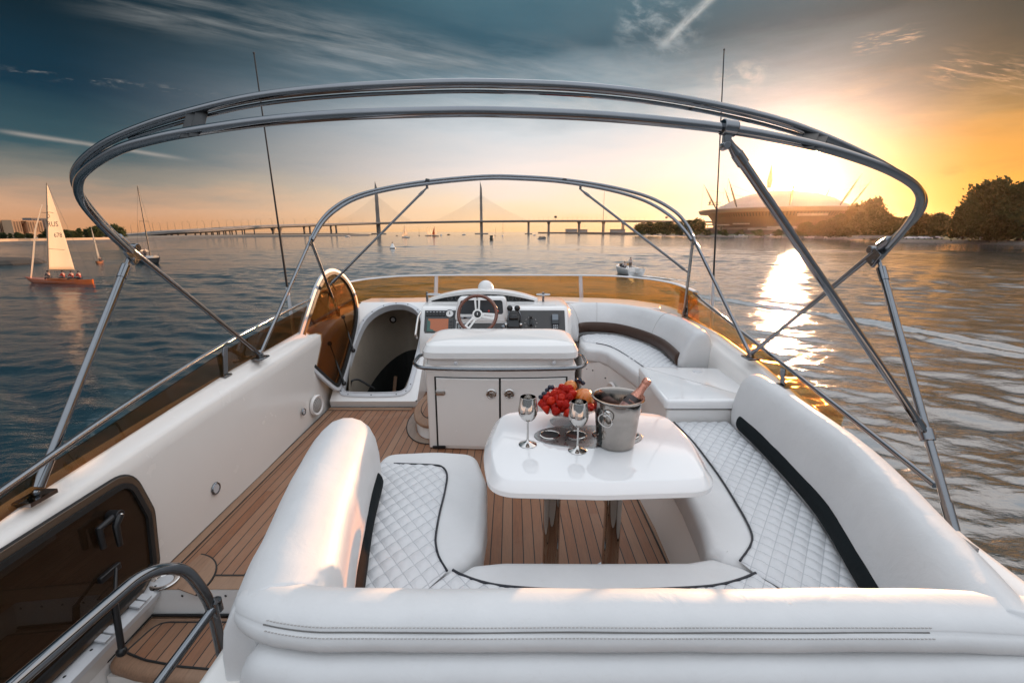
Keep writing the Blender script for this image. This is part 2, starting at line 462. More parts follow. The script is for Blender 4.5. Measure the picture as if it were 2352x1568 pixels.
cam = bpy.data.cameras.new('camera'); cam.lens = LENS; cam.sensor_width = 36; cam.clip_end = 30000; cam.clip_start = .05
co_ = bpy.data.objects.new('camera', cam); COL.objects.link(co_)
co_.location = CAM; co_.rotation_euler = (math.pi/2-PITCH, 0, 0); scene.camera = co_
scene.view_settings.view_transform = 'Standard'; scene.view_settings.look = 'None'
scene.view_settings.exposure = .33; scene.view_settings.gamma = 1
scene.cycles.use_denoising = True
scene.cycles.max_bounces = 10; scene.cycles.transparent_max_bounces = 16
scene.cycles.caustics_reflective = False; scene.cycles.caustics_refractive = False
scene.cycles.sample_clamp_indirect = 6

# ------------------------------------------------------------------ water
import numpy as np
def build_water():
    rng = np.random.default_rng(5)
    rad = [1.0]
    while rad[-1] < 9000: rad.append(rad[-1]*(1.0066 if 7 < rad[-1] < 200 else 1.05))
    rad = np.array(rad)
    angs = np.concatenate([np.linspace(-58, 58, 600), np.linspace(58, 302, 60)[1:-1]])*math.pi/180
    r, a = np.meshgrid(rad, angs, indexing='ij')
    x = r*np.sin(a); y = r*np.cos(a); z = np.zeros_like(x)
    step = r*.0066
    N = 70
    lam = np.exp(rng.uniform(np.log(.32), np.log(4.0), N)); th = rng.normal(math.radians(74), .55, N); ph = rng.uniform(0, 6.28, N)
    sl_ = .165*math.sqrt(2/N)*rng.uniform(.6, 1.4, N)
    lam[:22] = np.exp(rng.uniform(np.log(3.0), np.log(15.0), 22)); sl_[:22] *= .42
    patch = .75+.5*np.sin(x*.071+1.3*np.sin(y*.043))*np.sin(y*.058+.9*np.sin(x*.037)+1)
    for i in range(N):
        k = 2*math.pi/lam[i]; amp = sl_[i]/k
        fade = np.clip((lam[i]/step-1.8)/2.0, 0, 1)
        p = k*(x*math.cos(th[i])+y*math.sin(th[i]))+ph[i]
        z += amp*fade*patch*(np.sin(p)+.22*np.cos(2*p))
    # wash of the boat: a few long smooth crests running out to the right
    def ridge(pts, h, w):
        nonlocal z
        best = np.full_like(z, 1e9); sgn = np.zeros_like(z)
        for (x0, y0), (x1, y1) in zip(pts[:-1], pts[1:]):
            dx, dy = x1-x0, y1-y0; L = math.hypot(dx, dy)
            tt = np.clip(((x-x0)*dx+(y-y0)*dy)/L**2, 0, 1)
            ddx, ddy = x-(x0+tt*dx), y-(y0+tt*dy); d = np.hypot(ddx, ddy)
            s_ = ((x-x0)*dy-(y-y0)*dx)/L
            m = d < best; best = np.where(m, d, best); sgn = np.where(m, np.sign(s_)*d, sgn)
        z += h*np.exp(-(best/w)**2)-.55*h*np.exp(-((sgn-2.0*w)/(1.1*w))**2)
    ridge([(16,46),(19.5,40),(23,33),(24.6,28),(27,23),(30,16)], .16, .38)
    ridge([(24,25),(25.3,21.5),(27,16),(28,10)], .15, .36)
    ridge([(-14,14),(-19,19),(-26,27)], .14, 1.0)
    ridge([(-8,7),(-13,11),(-22,17)], .12, .8)
    ny = r.shape[1]; nr = r.shape[0]
    vs = np.stack([x, y, z], -1).reshape(-1, 3).astype(np.float32)
    i, j = np.meshgrid(np.arange(nr-1), np.arange(ny), indexing='ij'); j2 = (j+1) % ny
    fs = np.stack([i*ny+j, (i+1)*ny+j, (i+1)*ny+j2, i*ny+j2], -1).reshape(-1, 4).astype(np.int32)
    cap = np.arange(ny, dtype=np.int32)
    me = bpy.data.meshes.new('water'); me.vertices.add(len(vs)); me.vertices.foreach_set('co', vs.ravel())
    nl = fs.size; me.loops.add(nl); me.loops.foreach_set('vertex_index', fs.ravel())
    me.polygons.add(len(fs)); me.polygons.foreach_set('loop_start', np.arange(0, nl, 4, dtype=np.int32))
    me.polygons.foreach_set('use_smooth', np.ones(len(fs), dtype=bool))
    me.update(calc_edges=True); me.validate()
    t = NT('river_water'); co = t.coord()
    n1 = t.noise(t.mapping(co, (1.0, 1.7, 1), (0,0,R(20))), .55, 6, .62, .3)
    n2 = t.noise(t.mapping(co, (1.0, 2.2, 1), (0,0,R(-15))), 3.1, 5, .6, .4)
    n0 = t.noise(t.mapping(co, (1.0, 2.0, 1), (0,0,R(8))), .10, 5, .6, .3)
    b0 = t.bump(n0, .07, 2.4); b1 = t.bump(n1, .11, .5, b0); b2 = t.bump(n2, .30, .07, b1)
    t.bsdf((.013,.034,.044), .08, 0, b2, 0, .5, True, 0, 0, 2.7)
    me.materials.append(t.m)
    o = bpy.data.objects.new('water', me); COL.objects.link(o); o.location.z = WATER; o['kind'] = 'structure'
build_water()
# ================================================================== THE BOAT
XC = -.045                     # centre line of the boat
def mx(p): p = Vector(p); return Vector((2*XC-p.x, p.y, p.z))
def sweep(prof, path, side=1, e0=0, e1=0, zs=None, close=True, n=5, flatbase=False):
    """push a profile (outward, z) along a plan path; e0/e1 round the ends over that length"""
    P = [Vector((p[0], p[1])) for p in path]; N = len(P); rg = []
    cz = sum(p[1] for p in prof)/len(prof); ca = sum(p[0] for p in prof)/len(prof)
    def frame(i):
        t = (P[min(i+1, N-1)]-P[max(i-1, 0)]).normalized(); return t, Vector((-t.y, t.x))*side
    def ring(c, nrm, k, zk, zsc):
        out = []
        for a, z in prof:
            aa = ca+(a-ca)*k; zz = (cz+(z-cz)*zk)*zsc
            q = c+nrm*aa; out.append(Vector((q.x, q.y, zz)))
        return out
    z_ = lambda i: 1 if zs is None else zs[i]
    if e0:
        t, nr = frame(0)
        for k in range(n):
            a = math.pi/2*(k/n); s_ = math.sin(a)*.96+.04
            rg.append(ring(P[0]-t*e0*math.cos(a), nr, s_, .35+.65*s_ if not flatbase else s_, z_(0)))
    for i in range(N):
        t, nr = frame(i); rg.append(ring(P[i], nr, 1, 1, z_(i)))
    if e1:
        t, nr = frame(N-1)
        for k in range(1, n+1):
            a = math.pi/2*(k/n); s_ = max(0,math.cos(a))**.36*.96+.04
            rg.append(ring(P[-1]+t*e1*math.sin(a), nr, s_, .35+.65*s_ if not flatbase else s_, z_(N-1)))
    return MB().rings(rg)

# ---- deck
deck = MB()
def rect(mb, x0, y0, x1, y1, z, mi=0): mb.quad((x0,y0,z),(x1,y0,z),(x1,y1,z),(x0,y1,z), mi)
rect(deck, -1.64, 1.86, 1.6, 3.985, 0); rect(deck, -.93, 3.985, 1.6, 5.3, 0); rect(deck, -1.0, -1.4, 1.6, 1.77, 0)
rect(deck, -1.70, 1.86, -1.64, 3.985, 0, 1)
rect(deck, -1.64, 1.77, 1.6, 1.857, 0, 1)                 # margin board over the stairs
rect(deck, -1.7, 3.93, -.93, 3.99, .004, 1)               # cross board under the companionway
for x0, y0, x1, y1 in ((-1.646,1.86,-1.638,3.93), (-1.64,1.853,1.6,1.861), (-1.7,3.922,-.93,3.932), (-1.704,1.86,-1.696,3.99)):
    rect(deck, x0, y0, x1, y1, .0035, 2)
struct('deck', deck, [M['teak'], M['teak_plain'], M['rubber']], flat=True)
# curved margin pieces round the seat corner and the fitting by the stairs
tr = MB()
def arcband(mb, c, r0, r1, a0, a1, z0, z1, mi=0, n=14):
    a = [(c[0]+r1*math.cos(R(a0+(a1-a0)*k/n)), c[1]+r1*math.sin(R(a0+(a1-a0)*k/n))) for k in range(n+1)]
    b = [(c[0]+r0*math.cos(R(a0+(a1-a0)*k/n)), c[1]+r0*math.sin(R(a0+(a1-a0)*k/n))) for k in range(n, -1, -1)]
    mb.prism(a+b, z0, z1, mi)
arcband(tr, (-1.62,1.80), .085, .20, -20, 80, .001, .006, 0); arcband(tr, (-1.62,1.80), .20, .207, -20, 80, .001, .0065, 1)
solo('trim_board', tr, [M['teak_plain'], M['rubber']], 'curved teak margin board beside the round deck fitting at the stair head', 'trim board', flat=True)
fit = thing('deck_fitting', 'round chrome deck fitting set into the teak at the stair head', 'deck fitting', (-1.635,1.815,.004))
obj('ring', MB().lathe([(.036,0),(.062,.0),(.064,.006),(.056,.010),(.044,.008),(.040,.002)], (-1.635,1.815,.004), seg=28), M['steel_bright'], fit)
obj('cap', MB().lathe([(.001,.001),(.038,.001),(.038,.005),(.001,.006)], (-1.635,1.815,.003), seg=24), M['frame'], fit)

# ---- hull (everything below the flybridge) and the side mouldings
hl = [(-1.62,-2.0),(-1.78,0),(-1.86,3),(-1.95,5.4),(-1.9,7.5),(-1.6,10),(-1.0,12.4),(XC,13.6)]
outl = hl + [(2*XC-x, y) for x, y in reversed(hl[:-1])]
h = MB(); rings_ = []
for z, k in ((WATER-.6,.78),(WATER+1.2,.93),(-2.2,1.05),(-1.45,1.06),(-1.02,1.0)):
    rings_.append([Vector((XC+(x-XC)*k, 3+(y-3)*(k*.5+.5), z)) for x, y in outl])
h.rings(rings_)
yh = thing('yacht_hull', 'white motor yacht hull carrying the open flybridge', 'yacht', (XC,3,WATER))
obj('hull', h, M['gelcoat'], yh)

side_path = [(-1.70,.2),(-1.70,.8),(-1.70,1.5),(-1.70,2.2),(-1.70,3.0),(-1.72,3.7),(-1.76,4.3),(-1.80,4.8),(-1.79,5.15),(-1.66,5.48),(-1.35,5.72),(-.9,5.82),(-.4,5.86),(XC,5.87)]
side_zs = [.72,.78,.885,.95,1.0,1.02,1.03,1.03,1.03,1.03,1.03,1.03,1.03,1.03]
bprof = [(-.0,-.02),(0.0,.30),(.0,.60),(.008,.665),(.03,.69),(.055,.70),(.066,.722),(.085,.735),(.115,.74),(.135,.735),(.15,.70),(.17,.55),(.19,-1.06),(.03,-1.06)]
sp = [tuple(v) for v in bez([Vector(p) for p in side_path], 4)]
zz = []
for i in range(len(side_zs)-1): zz += [side_zs[i]+(side_zs[i+1]-side_zs[i])*k/4 for k in range(4)]
zz.append(side_zs[-1])
def mirror_mb(mb):
    o = MB(); o.v = [mx(v) for v in mb.v]; o.f = [list(reversed(f)) for f in mb.f]; o.m = list(mb.m); return o
bl = sweep(bprof, sp, 1, 0, 0, zz)
bzr = [.50,.55,.62,.78,.95]+side_zs[5:]
zr = []
for i in range(len(bzr)-1): zr += [bzr[i]+(bzr[i+1]-bzr[i])*k/4 for k in range(4)]
zr.append(bzr[-1]); blm = mirror_mb(sweep(bprof, sp, 1, 0, 0, zr))
b1 = solo('bulwark', bl, M['gelcoat_warm'], 'white moulded side wall along the teak walkway, sailing boats beyond it', 'side wall', ang=50)
b2 = solo('bulwark', blm, M['gelcoat_warm'], 'white moulded side wall behind the long sofa on the sunny side', 'side wall', ang=50)
# ---- side screens of tinted acrylic with their hand rails
def rail_side(m, lab_s, lab_r, glassmat):
    f = (lambda p: Vector(p)) if not m else mx
    gp = [(-1.825,4.72,.775,1.00),(-1.83,3.8,.765,.935),(-1.815,2.82,.735 if not m else .66,.87),(-1.79,2.2,.70 if not m else .57,.80 if not m else .76),(-1.775,1.5,.65 if not m else .45,.715 if not m else .50)]+([(-1.76,1.0,.57,.61)] if not m else [])
    if m:
        gp = gp[:4]
        T0, T1 = ax(1630,713,1.74), ax(1925,946,1.71)
        gp = [(x,y,z0, max(z0+.02, T1.z+(T0.z-T1.z)*(min(y,4.6)-T1.y)/(T0.y-T1.y))) for x,y,z0,z1 in gp]
    a = [f((x,y,z0)) for x,y,z0,z1 in gp]; b = [f((x-.012,y,z1)) for x,y,z0,z1 in gp]
    th = Vector((.008,0,0))
    g = MB().rings([a, b, [p+th for p in b], [p+th for p in a], a], closed=False)
    root = thing('side_screen', lab_s, 'side screen', f((-1.82,2.8,.72)))
    obj('pane', g, glassmat, root, ang=60)
    rl = [(-1.83,4.55,1.02),(-1.83,3.8,.985),(-1.815,2.82,.915),(-1.76,2.0,.84),(-1.68,1.4,.782),(-1.62,1.05,.748),(-1.52,.55,.70)]
    if m: rl = [mx(ax(X, Y, x)) for X, Y, x in ((1594,674,1.78),(1680,743,1.75),(1790,829,1.73),(1960,963,1.70),(2148,1114,1.68))]
    rt = thing('hand_rail', lab_r, 'hand rail', f((-1.8,2.8,.75)))
    obj('rail', MB().tube([f(p) for p in bez(rl, 6)], .0135, 12), M['steel'], rt)
    def rail_z(y):
        P = [f(p) for p in rl]
        for a_, b_ in zip(P[:-1], P[1:]):
            if min(a_.y,b_.y) <= y <= max(a_.y,b_.y): return a_.z+(b_.z-a_.z)*(y-a_.y)/(b_.y-a_.y)
        return P[0].z
    for y, x, z0, z1 in ((2.72,-1.80,.72,.90),(4.45,-1.83,.77,1.01)):
        z1 = rail_z(y)-.006
        if m and y < 3: z0 = .655
        if z1 < z0+.03: continue
        q = MB().box(f((x+.004,y,(z0+z1)/2)), (.012,.045,z1-z0)); 
        for i, v in enumerate(q.v): v.y += (v.z-z0)*.22
        pst = obj('post', q, M['steel'], rt, bevel=.003)
        obj('post_foot', MB().box(f((x+.004,y,z0+.004)), (.05,.075,.012)), M['steel'], pst, bevel=.004)
rail_side(0, 'dark smoked side screen, sloping down along the teak walkway', 'chrome hand rail above the dark smoked side screen by the walkway', M['smoke'])
rail_side(1, 'glowing amber side screen behind the sofa on the sunny side', 'chrome hand rail above the glowing amber side screen', M['amber'])

# ---- windscreen
ws = thing('windscreen', 'low curved amber windscreen round the front of the flybridge', 'windscreen', (XC,5.8,.75))
wp = [(1.86,4.32),(1.90,4.8),(1.88,5.15),(1.74,5.5),(1.42,5.76),(.95,5.88),(.4,5.92),(0,5.93)]
wp = [tuple(v) for v in bez([Vector(p) for p in wp], 5)]
full = [(XC+x, y) for x, y in wp]+[(XC-x, y) for x, y in reversed(wp[:-1])]
def wtop(x): return 1.055-.03*max(0, abs(x-XC)-1.4)
def wpane(pts):
    lo = [Vector((x, y, .755)) for x, y in pts]
    c = Vector((XC, 4.6))
    hi = []; ins = []
    for x, y in pts:
        d = (Vector((x,y))-c).normalized()*.05; hi.append(Vector((x-d.x, y-d.y, wtop(x))))
    dd = [(Vector((x,y))-c).normalized()*.008 for x, y in pts]
    lo2 = [p-Vector((d.x,d.y,0)) for p, d in zip(lo, dd)]; hi2 = [p-Vector((d.x,d.y,0)) for p, d in zip(hi, dd)]
    return MB().rings([lo, hi, hi2, lo2, lo], closed=False), hi, lo
iR = min(range(len(full)), key=lambda i: abs(full[i][0]-.93)+(full[i][1]<5)*9)
iL = min(range(len(full)), key=lambda i: abs(full[i][0]+1.00)+(full[i][1]<5)*9)
for seg_ in (full[:iR+1], full[iR:iL+1], full[iL:]):
    g, hi, lo = wpane(seg_); obj('pane', g, M['amber'], ws, ang=70)
g, hi, lo = wpane(full)
tb = MB()
cc = Vector((XC,4.6,0))
rg = []
for p in hi:
    d = Vector((p.x-cc.x, p.y-cc.y, 0)).normalized()
    rg.append([p+d*.012+Vector((0,0,-.012)), p+d*.014+Vector((0,0,.004)), p-d*.004+Vector((0,0,.014)), p-d*.040+Vector((0,0,.006)), p-d*.040+Vector((0,0,-.001)), p-d*.012+Vector((0,0,-.004))])
tb.rings(rg); obj('top_edge', tb, M['frame'], ws, ang=60)
for i in (iR, iL):
    a, b = lo[i], hi[i]; d = Vector((a.x-cc.x, a.y-cc.y, 0)).normalized(); t_ = Vector((-d.y, d.x, 0))*.024
    q = MB()
    r0 = [a-t_-d*.02, a+t_-d*.02, a+t_+d*.006, a-t_+d*.006]; r1 = [b-t_-d*.02, b+t_-d*.02, b+t_+d*.006, b-t_+d*.006]
    for r_ in (r1,):
        for p in r_: p.z += .012
    q.rings([r0, r1]); obj('divider', q, M['frame'], ws, bevel=.004)

# ---- aerials
def aerial(base, top, lab, w):
    r = thing('whip_aerial', lab, 'aerial', base)
    B, T = Vector(base), Vector(top); d = T-B
    obj('whip', MB().tube([B+d*.30, B+d*.5, B+d*.8, T], [w*.62, w*.5, w*.36, w*.30], 8), M['black'], r)
    obj('tip', MB().ball(T, w*.55, 8, 6), M['black'], r)
    obj('mount', MB().tube([B, B+d*.15, B+d*.30], [w*1.1, w*.95, w*.8], 10), M['frame'], r)
aerial((-1.94,3.97,.35), (-2.01,3.97,2.95), 'tall thin dark whip aerial beyond the smoked side screen, leaning outward', .016)
aerial((1.92,4.25,.35), (1.765,4.25,3.07), 'tall thin whip aerial beyond the amber screen, in front of the stadium', .015)

# ---- bimini frame
bf = thing('bimini_frame', 'folded-back polished tube frame of two arches standing over the flybridge', 'canopy frame', (XC,3.05,.75))
def on_plane(X, Y, p0, d):      # p0, d in (y, z): the plane runs across the boat
    r = ray(X, Y); n = (-d[1], d[0])
    k = ((p0[0])*n[0]+(p0[1]-CAMZ)*n[1])/(r.y*n[0]+r.z*n[1]); return CAM+r*k
FT = Vector((-1.75,3.05,.77)); FTR = Vector((1.655,3.05,.77))
dA = (-.77,.638); dB = (-.857,.515); JY = (2.14,1.505)
A = [(305,575),(245,521),(195,462),(171,415),(184,376),(240,331),(330,291),(440,257),(590,223),(780,203),(1000,193),(1150,193),(1350,202),(1550,226),(1760,270),(1900,318),(2020,375),(2098,425),(2121,458),(2108,494),(2060,541),(2008,580)]
Bq = [(302,582),(240,524),(190,465),(180,420),(204,385),(270,345),(350,321),(440,303),(600,280),(780,265),(1000,258),(1150,258),(1400,269),(1660,295),(1850,330),(1960,360),(2050,395),(2105,432),(2112,470),(2082,520),(2020,592)]
pa = bez([on_plane(x, y, (3.05,.77), dA) for x, y in A], 5); pb = bez([on_plane(x, y, JY, dB) for x, y in Bq], 5)
obj('bow', MB().tube(pa, .0136, 14), M['steel'], bf); obj('bow', MB().tube(pb, .0150, 14), M['steel'], bf)
pc = [p+Vector((0,.010,-.0195))*min(1, max(0, (p.z-1.75)/.2)) for p in pa[28:-30]]
obj('track', MB().tube(pc, .006, 8), M['steel'], bf)
JL, JR = pa[0], pa[-1]
dF = (.77,.638)
C1 = [(715,548),(735,511),(765,479),(812,452),(885,432),(985,416),(1110,405),(1200,406),(1295,413),(1400,429),(1490,453),(1550,486),(1580,520),(1592,546)]
C2 = [(718,552),(740,514),(771,484),(818,457),(890,437),(988,422),(1110,411),(1200,412),(1295,419),(1400,437),(1480,461),(1538,495),(1571,528),(1588,552)]
pf = bez([on_plane(x, y, (3.05,.77), dF) for x, y in C1], 5); pg = bez([on_plane(x, y, (3.03,.79), dF) for x, y in C2], 5)
obj('bow', MB().tube(pf, .0155, 12), M['steel'], bf); obj('bow', MB().tube(pg, .0145, 12), M['steel'], bf)
KL, KR = pf[0], pf[-1]
for a, b, r_ in ((FT, JL, .0132), (FTR, JR, .0132), (FT, KL, .0128), (FTR, KR, .0128)):
    obj('leg', MB().tube([a+(b-a)*.02, b], r_, 12), M['steel'], bf)
PL = gz(80,1138,.655); PR = gz(2165,1128,.63)
def pole(foot, top, r_):
    d = (top-foot).normalized(); L = (top-foot).length
    q = obj('pole', MB().tube([foot+d*.05, top-d*.06], r_, 14), M['steel'], bf)
    obj('end_fitting', MB().tube([top-d*.11, top-d*.045], r_*1.22, 14).tube([top-d*.05, top-d*.0], r_*.55, 10), M['steel'], q)
    obj('base_fitting', MB().tube([foot+d*.03, foot+d*.13], r_*1.22, 14).ball(foot+d*.012, r_*.8, 12, 8).box(foot-Vector((0,0,.008)), (.07,.10,.016)), M['steel'], q)
PRF = PR+(PR-JR).normalized()*.17
pole(PL, JL+Vector((-.004,-.02,-.03)), .0155); pole(PRF, JR+Vector((.01,-.02,-.03)), .0155)
def strut(a, b, r_):
    d = (b-a).normalized()
    q = obj('strut', MB().tube([a+d*.05, b-d*.05], r_, 12), M['steel'], bf)
    obj('end_fitting', MB().tube([a, a+d*.03, a+d*.06, a+d*.0601, a+d*.10], [r_*.7, r_*.8, r_*1.15, r_*1.25, r_*1.25], 12), M['steel'], q)
    obj('end_fitting', MB().tube([b-d*.10, b-d*.05, b-d*.0499, b], [r_*1.25, r_*1.25, r_*.75, r_*.75], 12), M['steel'], q)
pS = on_plane(1668, 318, JY, dB); pE = PR+(JR-PR)*.205
strut(pS, pE, .0145)
propL = Vector((-1.78,4.60,.79)); propR = gz(1571,722,.79)
for k, pp in ((KL, propL), (KR, propR)):
    q = obj('prop', MB().tube([k+Vector((0,0,-.03)), pp], .0135, 12), M['steel_dark'], bf)
    obj('base_fitting', MB().tube([pp-Vector((0,0,.03)), pp+Vector((0,0,.04))], .02, 10), M['steel'], q)
strut(on_plane(980,424,(3.05,.77),dF)+Vector((0,0,-.03)), KL+(propL-KL)*.60, .0115)
strut(on_plane(1334,428,(3.05,.77),dF)+Vector((0,0,-.03)), KR+(propR-KR)*.42, .0115)
# clamps, hinges and straps
def clamp(c, ax_, w=.05, r_=.024, mat='steel'):
    a = Vector(ax_).normalized(); return obj('clamp', MB().tube([c-a*w/2, c+a*w/2], r_, 14), M[mat], bf, bevel=.003)
for J, s_ in ((JL, 1), (JR, -1)):
    clamp(J+Vector((0,-.05,.045)), pa[3]-pa[0] if s_ > 0 else pa[-4]-pa[-1], .055, .0195)
    obj('hinge', MB().box(J+Vector((s_*.004,-.012,-.022)), (.016,.055,.075), Matrix.Rotation(R(35),3,'X')).lathe([(.001,-.014),(.019,-.014),(.019,.014),(.001,.014)], J+Vector((0,.018,.012)), (1,0,0), 14).lathe([(.001,-.02),(.008,-.02),(.008,.02),(.001,.02)], J+Vector((0,-.02,-.04)), (1,0,0), 10), M['steel'], bf, bevel=.003)
for K in (KL, KR):
    obj('hinge', MB().box(K+Vector((0,-.01,-.02)), (.018,.05,.07), Matrix.Rotation(R(-35),3,'X')).lathe([(.001,-.016),(.018,-.016),(.018,.016),(.001,.016)], K, (1,0,0), 12), M['steel'], bf, bevel=.003)
for f_ in (FT, FTR):
    obj('deck_hinge', MB().box(f_-Vector((0,0,.022)), (.075,.11,.014)).lathe([(.001,0),(.024,0),(.022,.03),(.001,.034)], f_-Vector((0,0,.016)), None, 14).ball(f_+Vector((0,0,.014)), .021, 12, 8), M['steel'], bf, bevel=.003)
cl = on_plane(1674,294,JY,dB); clamp(cl, pb[66]-pb[64], .045, .0235)
obj('hinge', MB().box(cl+Vector((-.002,.002,-.032)), (.022,.022,.05)).lathe([(.001,-.016),(.013,-.016),(.013,.016),(.001,.016)], cl+Vector((-.004,.004,-.05)), (0,1,0), 10), M['steel'], bf, bevel=.003)
clamp(pE, PR-JR, .05, .026)
def strap(X, Y0, Y1):
    a = on_plane(X+6, Y0, (3.05,.77), dA); b = on_plane(X-6, Y1, JY, dB); d = (b-a).normalized()
    q = MB(); a = a-d*.02; b = b+d*.02
    for o in (0.0,):
        w = Vector((.013,0,0)); n = Vector((0,.019,.010)); s_ = Vector((o,0,0))
        q.rings([[a-w-n+s_, a+w-n+s_, a+w+n+s_, a-w+n+s_], [b-w-n+s_, b+w-n+s_, b+w+n+s_, b-w+n+s_]])
    return obj('strap', q, M['rubber'], bf, bevel=.003)
strap(438, 259, 305); strap(458, 256, 302); strap(1860, 303, 332); strap(1880, 310, 336)
for X in (982, 1296):
    c = on_plane(X, 417 if X < 1100 else 416, (3.05,.77), dF); obj('strap', MB().tube([c-Vector((.018,0,-.003)), c+Vector((.018,0,-.003))], .026, 12), M['black'], bf)
for X, Y in ((981,425),(1333,427)):
    c = on_plane(X, Y, (3.05,.77), dF); obj('clamp', MB().box(c+Vector((0,0,-.005)), (.022,.03,.06)), M['steel'], bf, bevel=.003)
# ---- companionway moulding, its hole, its open smoked lid
cw = thing('companionway', 'sloping white companionway hatch with its smoked lid standing open', 'hatch', (-1.3,4.05,0))
O = Vector((-1.62,4.05,.11)); EH = Vector((0,.803,.596)); EN = Vector((0,-.596,.803))
def W(w, h, n=0): return O+Vector((w,0,0))+EH*h+EN*n
hole = [(.015,.10),(.03,.045),(.085,.02),(.30,.012),(.53,.02),(.60,.05),(.625,.11),(.645,.35),(.66,.62),(.66,.80),(.635,.95),(.57,1.07),(.46,1.145),(.34,1.16),(.22,1.125),(.12,1.04),(.055,.92),(.025,.76),(.012,.55),(.008,.30)]
hole = [tuple(v) for v in bez([Vector(p) for p in hole+hole[:1]], 4)[:-1]]
cx_, cy_ = .33, .56
def to_rect(p, x0, y0, x1, y1):
    dx, dy = p[0]-cx_, p[1]-cy_; k = min((x1-cx_)/dx if dx > 1e-6 else 1e9, (x0-cx_)/dx if dx < -1e-6 else 1e9, (y1-cy_)/dy if dy > 1e-6 else 1e9, (y0-cy_)/dy if dy < -1e-6 else 1e9)
    return (cx_+dx*k, cy_+dy*k)
big = [to_rect(p, -.078, -.075, .735, 1.22) for p in hole]
m_ = MB()
m_.rings([[W(*p, 0) for p in big], [W(*p, .0) for p in inset(hole, -.055)], [W(*p, .004) for p in inset(hole, -.045)]], cap0=False, cap1=False)
m_.quad((-1.70,4.012,0),(-.885,4.012,0),W(.735,-.075),W(-.078,-.075))
m_.quad((-.885,4.012,0),(-.885,5.1,0),W(.735,1.22),W(.735,-.075))
m_.quad(W(-.078,1.22),W(.735,1.22),(-.885,5.5,.815),(-1.70,5.5,.815))
obj('moulding', m_, M['gelcoat'], cw, ang=50)
fr = MB(); ho = inset(hole, -.047)
fr.rings([[W(*p, .0) for p in ho], [W(*p, .012) for p in ho], [W(*p, .016) for p in inset(hole, -.040)], [W(*p, .016) for p in inset(hole, -.010)], [W(*p, .024) for p in inset(hole, -.006)], [W(*p, .022) for p in hole], [W(*p, -.06) for p in hole]], cap0=False, cap1=False)
frm = obj('frame', fr, M['frame'], cw, ang=50)
pts_ = inset(hole, -.028)
for i in range(0, len(pts_), 4): obj('screw', MB().lathe([(.001,0),(.006,0),(.005,.003),(.001,.0035)], W(*pts_[i], .0165), EN, 8), M['black'], frm)
# stairwell behind the hole: pale shell above, dark stairs below
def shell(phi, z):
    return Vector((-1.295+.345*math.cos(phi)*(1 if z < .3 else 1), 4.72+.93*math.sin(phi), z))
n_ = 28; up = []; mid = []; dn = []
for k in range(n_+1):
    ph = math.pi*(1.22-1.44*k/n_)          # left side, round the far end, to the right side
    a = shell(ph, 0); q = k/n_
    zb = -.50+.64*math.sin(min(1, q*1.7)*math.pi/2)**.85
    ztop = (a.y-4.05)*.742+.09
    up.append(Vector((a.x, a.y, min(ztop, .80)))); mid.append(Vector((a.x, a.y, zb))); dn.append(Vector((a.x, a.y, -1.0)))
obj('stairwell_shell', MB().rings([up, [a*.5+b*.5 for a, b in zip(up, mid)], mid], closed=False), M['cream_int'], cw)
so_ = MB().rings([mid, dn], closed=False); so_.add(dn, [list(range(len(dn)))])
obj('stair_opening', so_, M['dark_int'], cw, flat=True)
lg = MB()
for x0, y0, x1, y1, z0, z1 in ((-1.42,5.3,-1.40,4.8,-.12,-.7),(-1.2,5.45,-1.28,4.9,-.1,-.8),(-1.08,5.35,-1.2,4.95,-.15,-.6)): lg.tube([(x0,y0,z0),(x1,y1,z1)], .022, 6)
obj('stair_string', lg, M['teak_plain'], cw)
lc = at(903,734,5.44); ln = Vector((0,-1,0))
dl = obj('interior_light', MB().lathe([(.001,0),(.042,0),(.042,.010),(.030,.016),(.028,.006),(.001,.006)], lc, ln, 20), M['black'], cw)
obj('lens', MB().lathe([(.001,.0),(.027,.0),(.022,.012),(.001,.014)], lc, ln, 16), M['frame'], dl)
obj('socket', MB().box(at(816,837,4.55)+Vector((-.01,0,0)), (.012,.05,.075)), M['steel_dark'], cw, bevel=.003)
obj('grab_handle', MB().tube(fillet([at(803,898,4.3), at(806,874,4.3), at(822,870,4.35), at(860,892,4.4)], .03), .011, 10), M['black'], cw)
# lid: the same outline swung up about the left edge
TH = R(107)
def Ld(w, h, n=0):
    ww = Vector((math.cos(TH),0,0))+EN*math.sin(TH); nn = Vector((math.sin(TH),0,0))-EN*math.cos(TH)
    return O+Vector((-.012,0,0))+EN*.03+EH*h+ww*w+nn*n
lo_ = inset(hole, -.03)
lid = MB().rings([[Ld(*p, -.004) for p in inset(hole, .012)], [Ld(*p, -.006) for p in lo_], [Ld(*p, .010) for p in inset(lo_, -.004)], [Ld(*p, .020) for p in lo_], [Ld(*p, .020) for p in inset(hole, .012)], [Ld(*p, -.004) for p in inset(hole, .012)]], cap0=False, cap1=False)
hl_ = obj('hatch_lid', lid, M['frame'], cw, ang=50)
obj('seal', MB().rings([[Ld(*p, -.012) for p in inset(hole, .000)], [Ld(*p, -.012) for p in inset(hole, .030)], [Ld(*p, .022) for p in inset(hole, .030)], [Ld(*p, .024) for p in inset(hole, .000)], [Ld(*p, -.012) for p in inset(hole, .0)]], cap0=False, cap1=False), M['rubber'], hl_)
gi = inset(hole, .022)
obj('pane', MB().rings([[Ld(*p, .002) for p in gi], [Ld(*p, .010) for p in gi]]), M['smoke_lid'], hl_, ang=60)
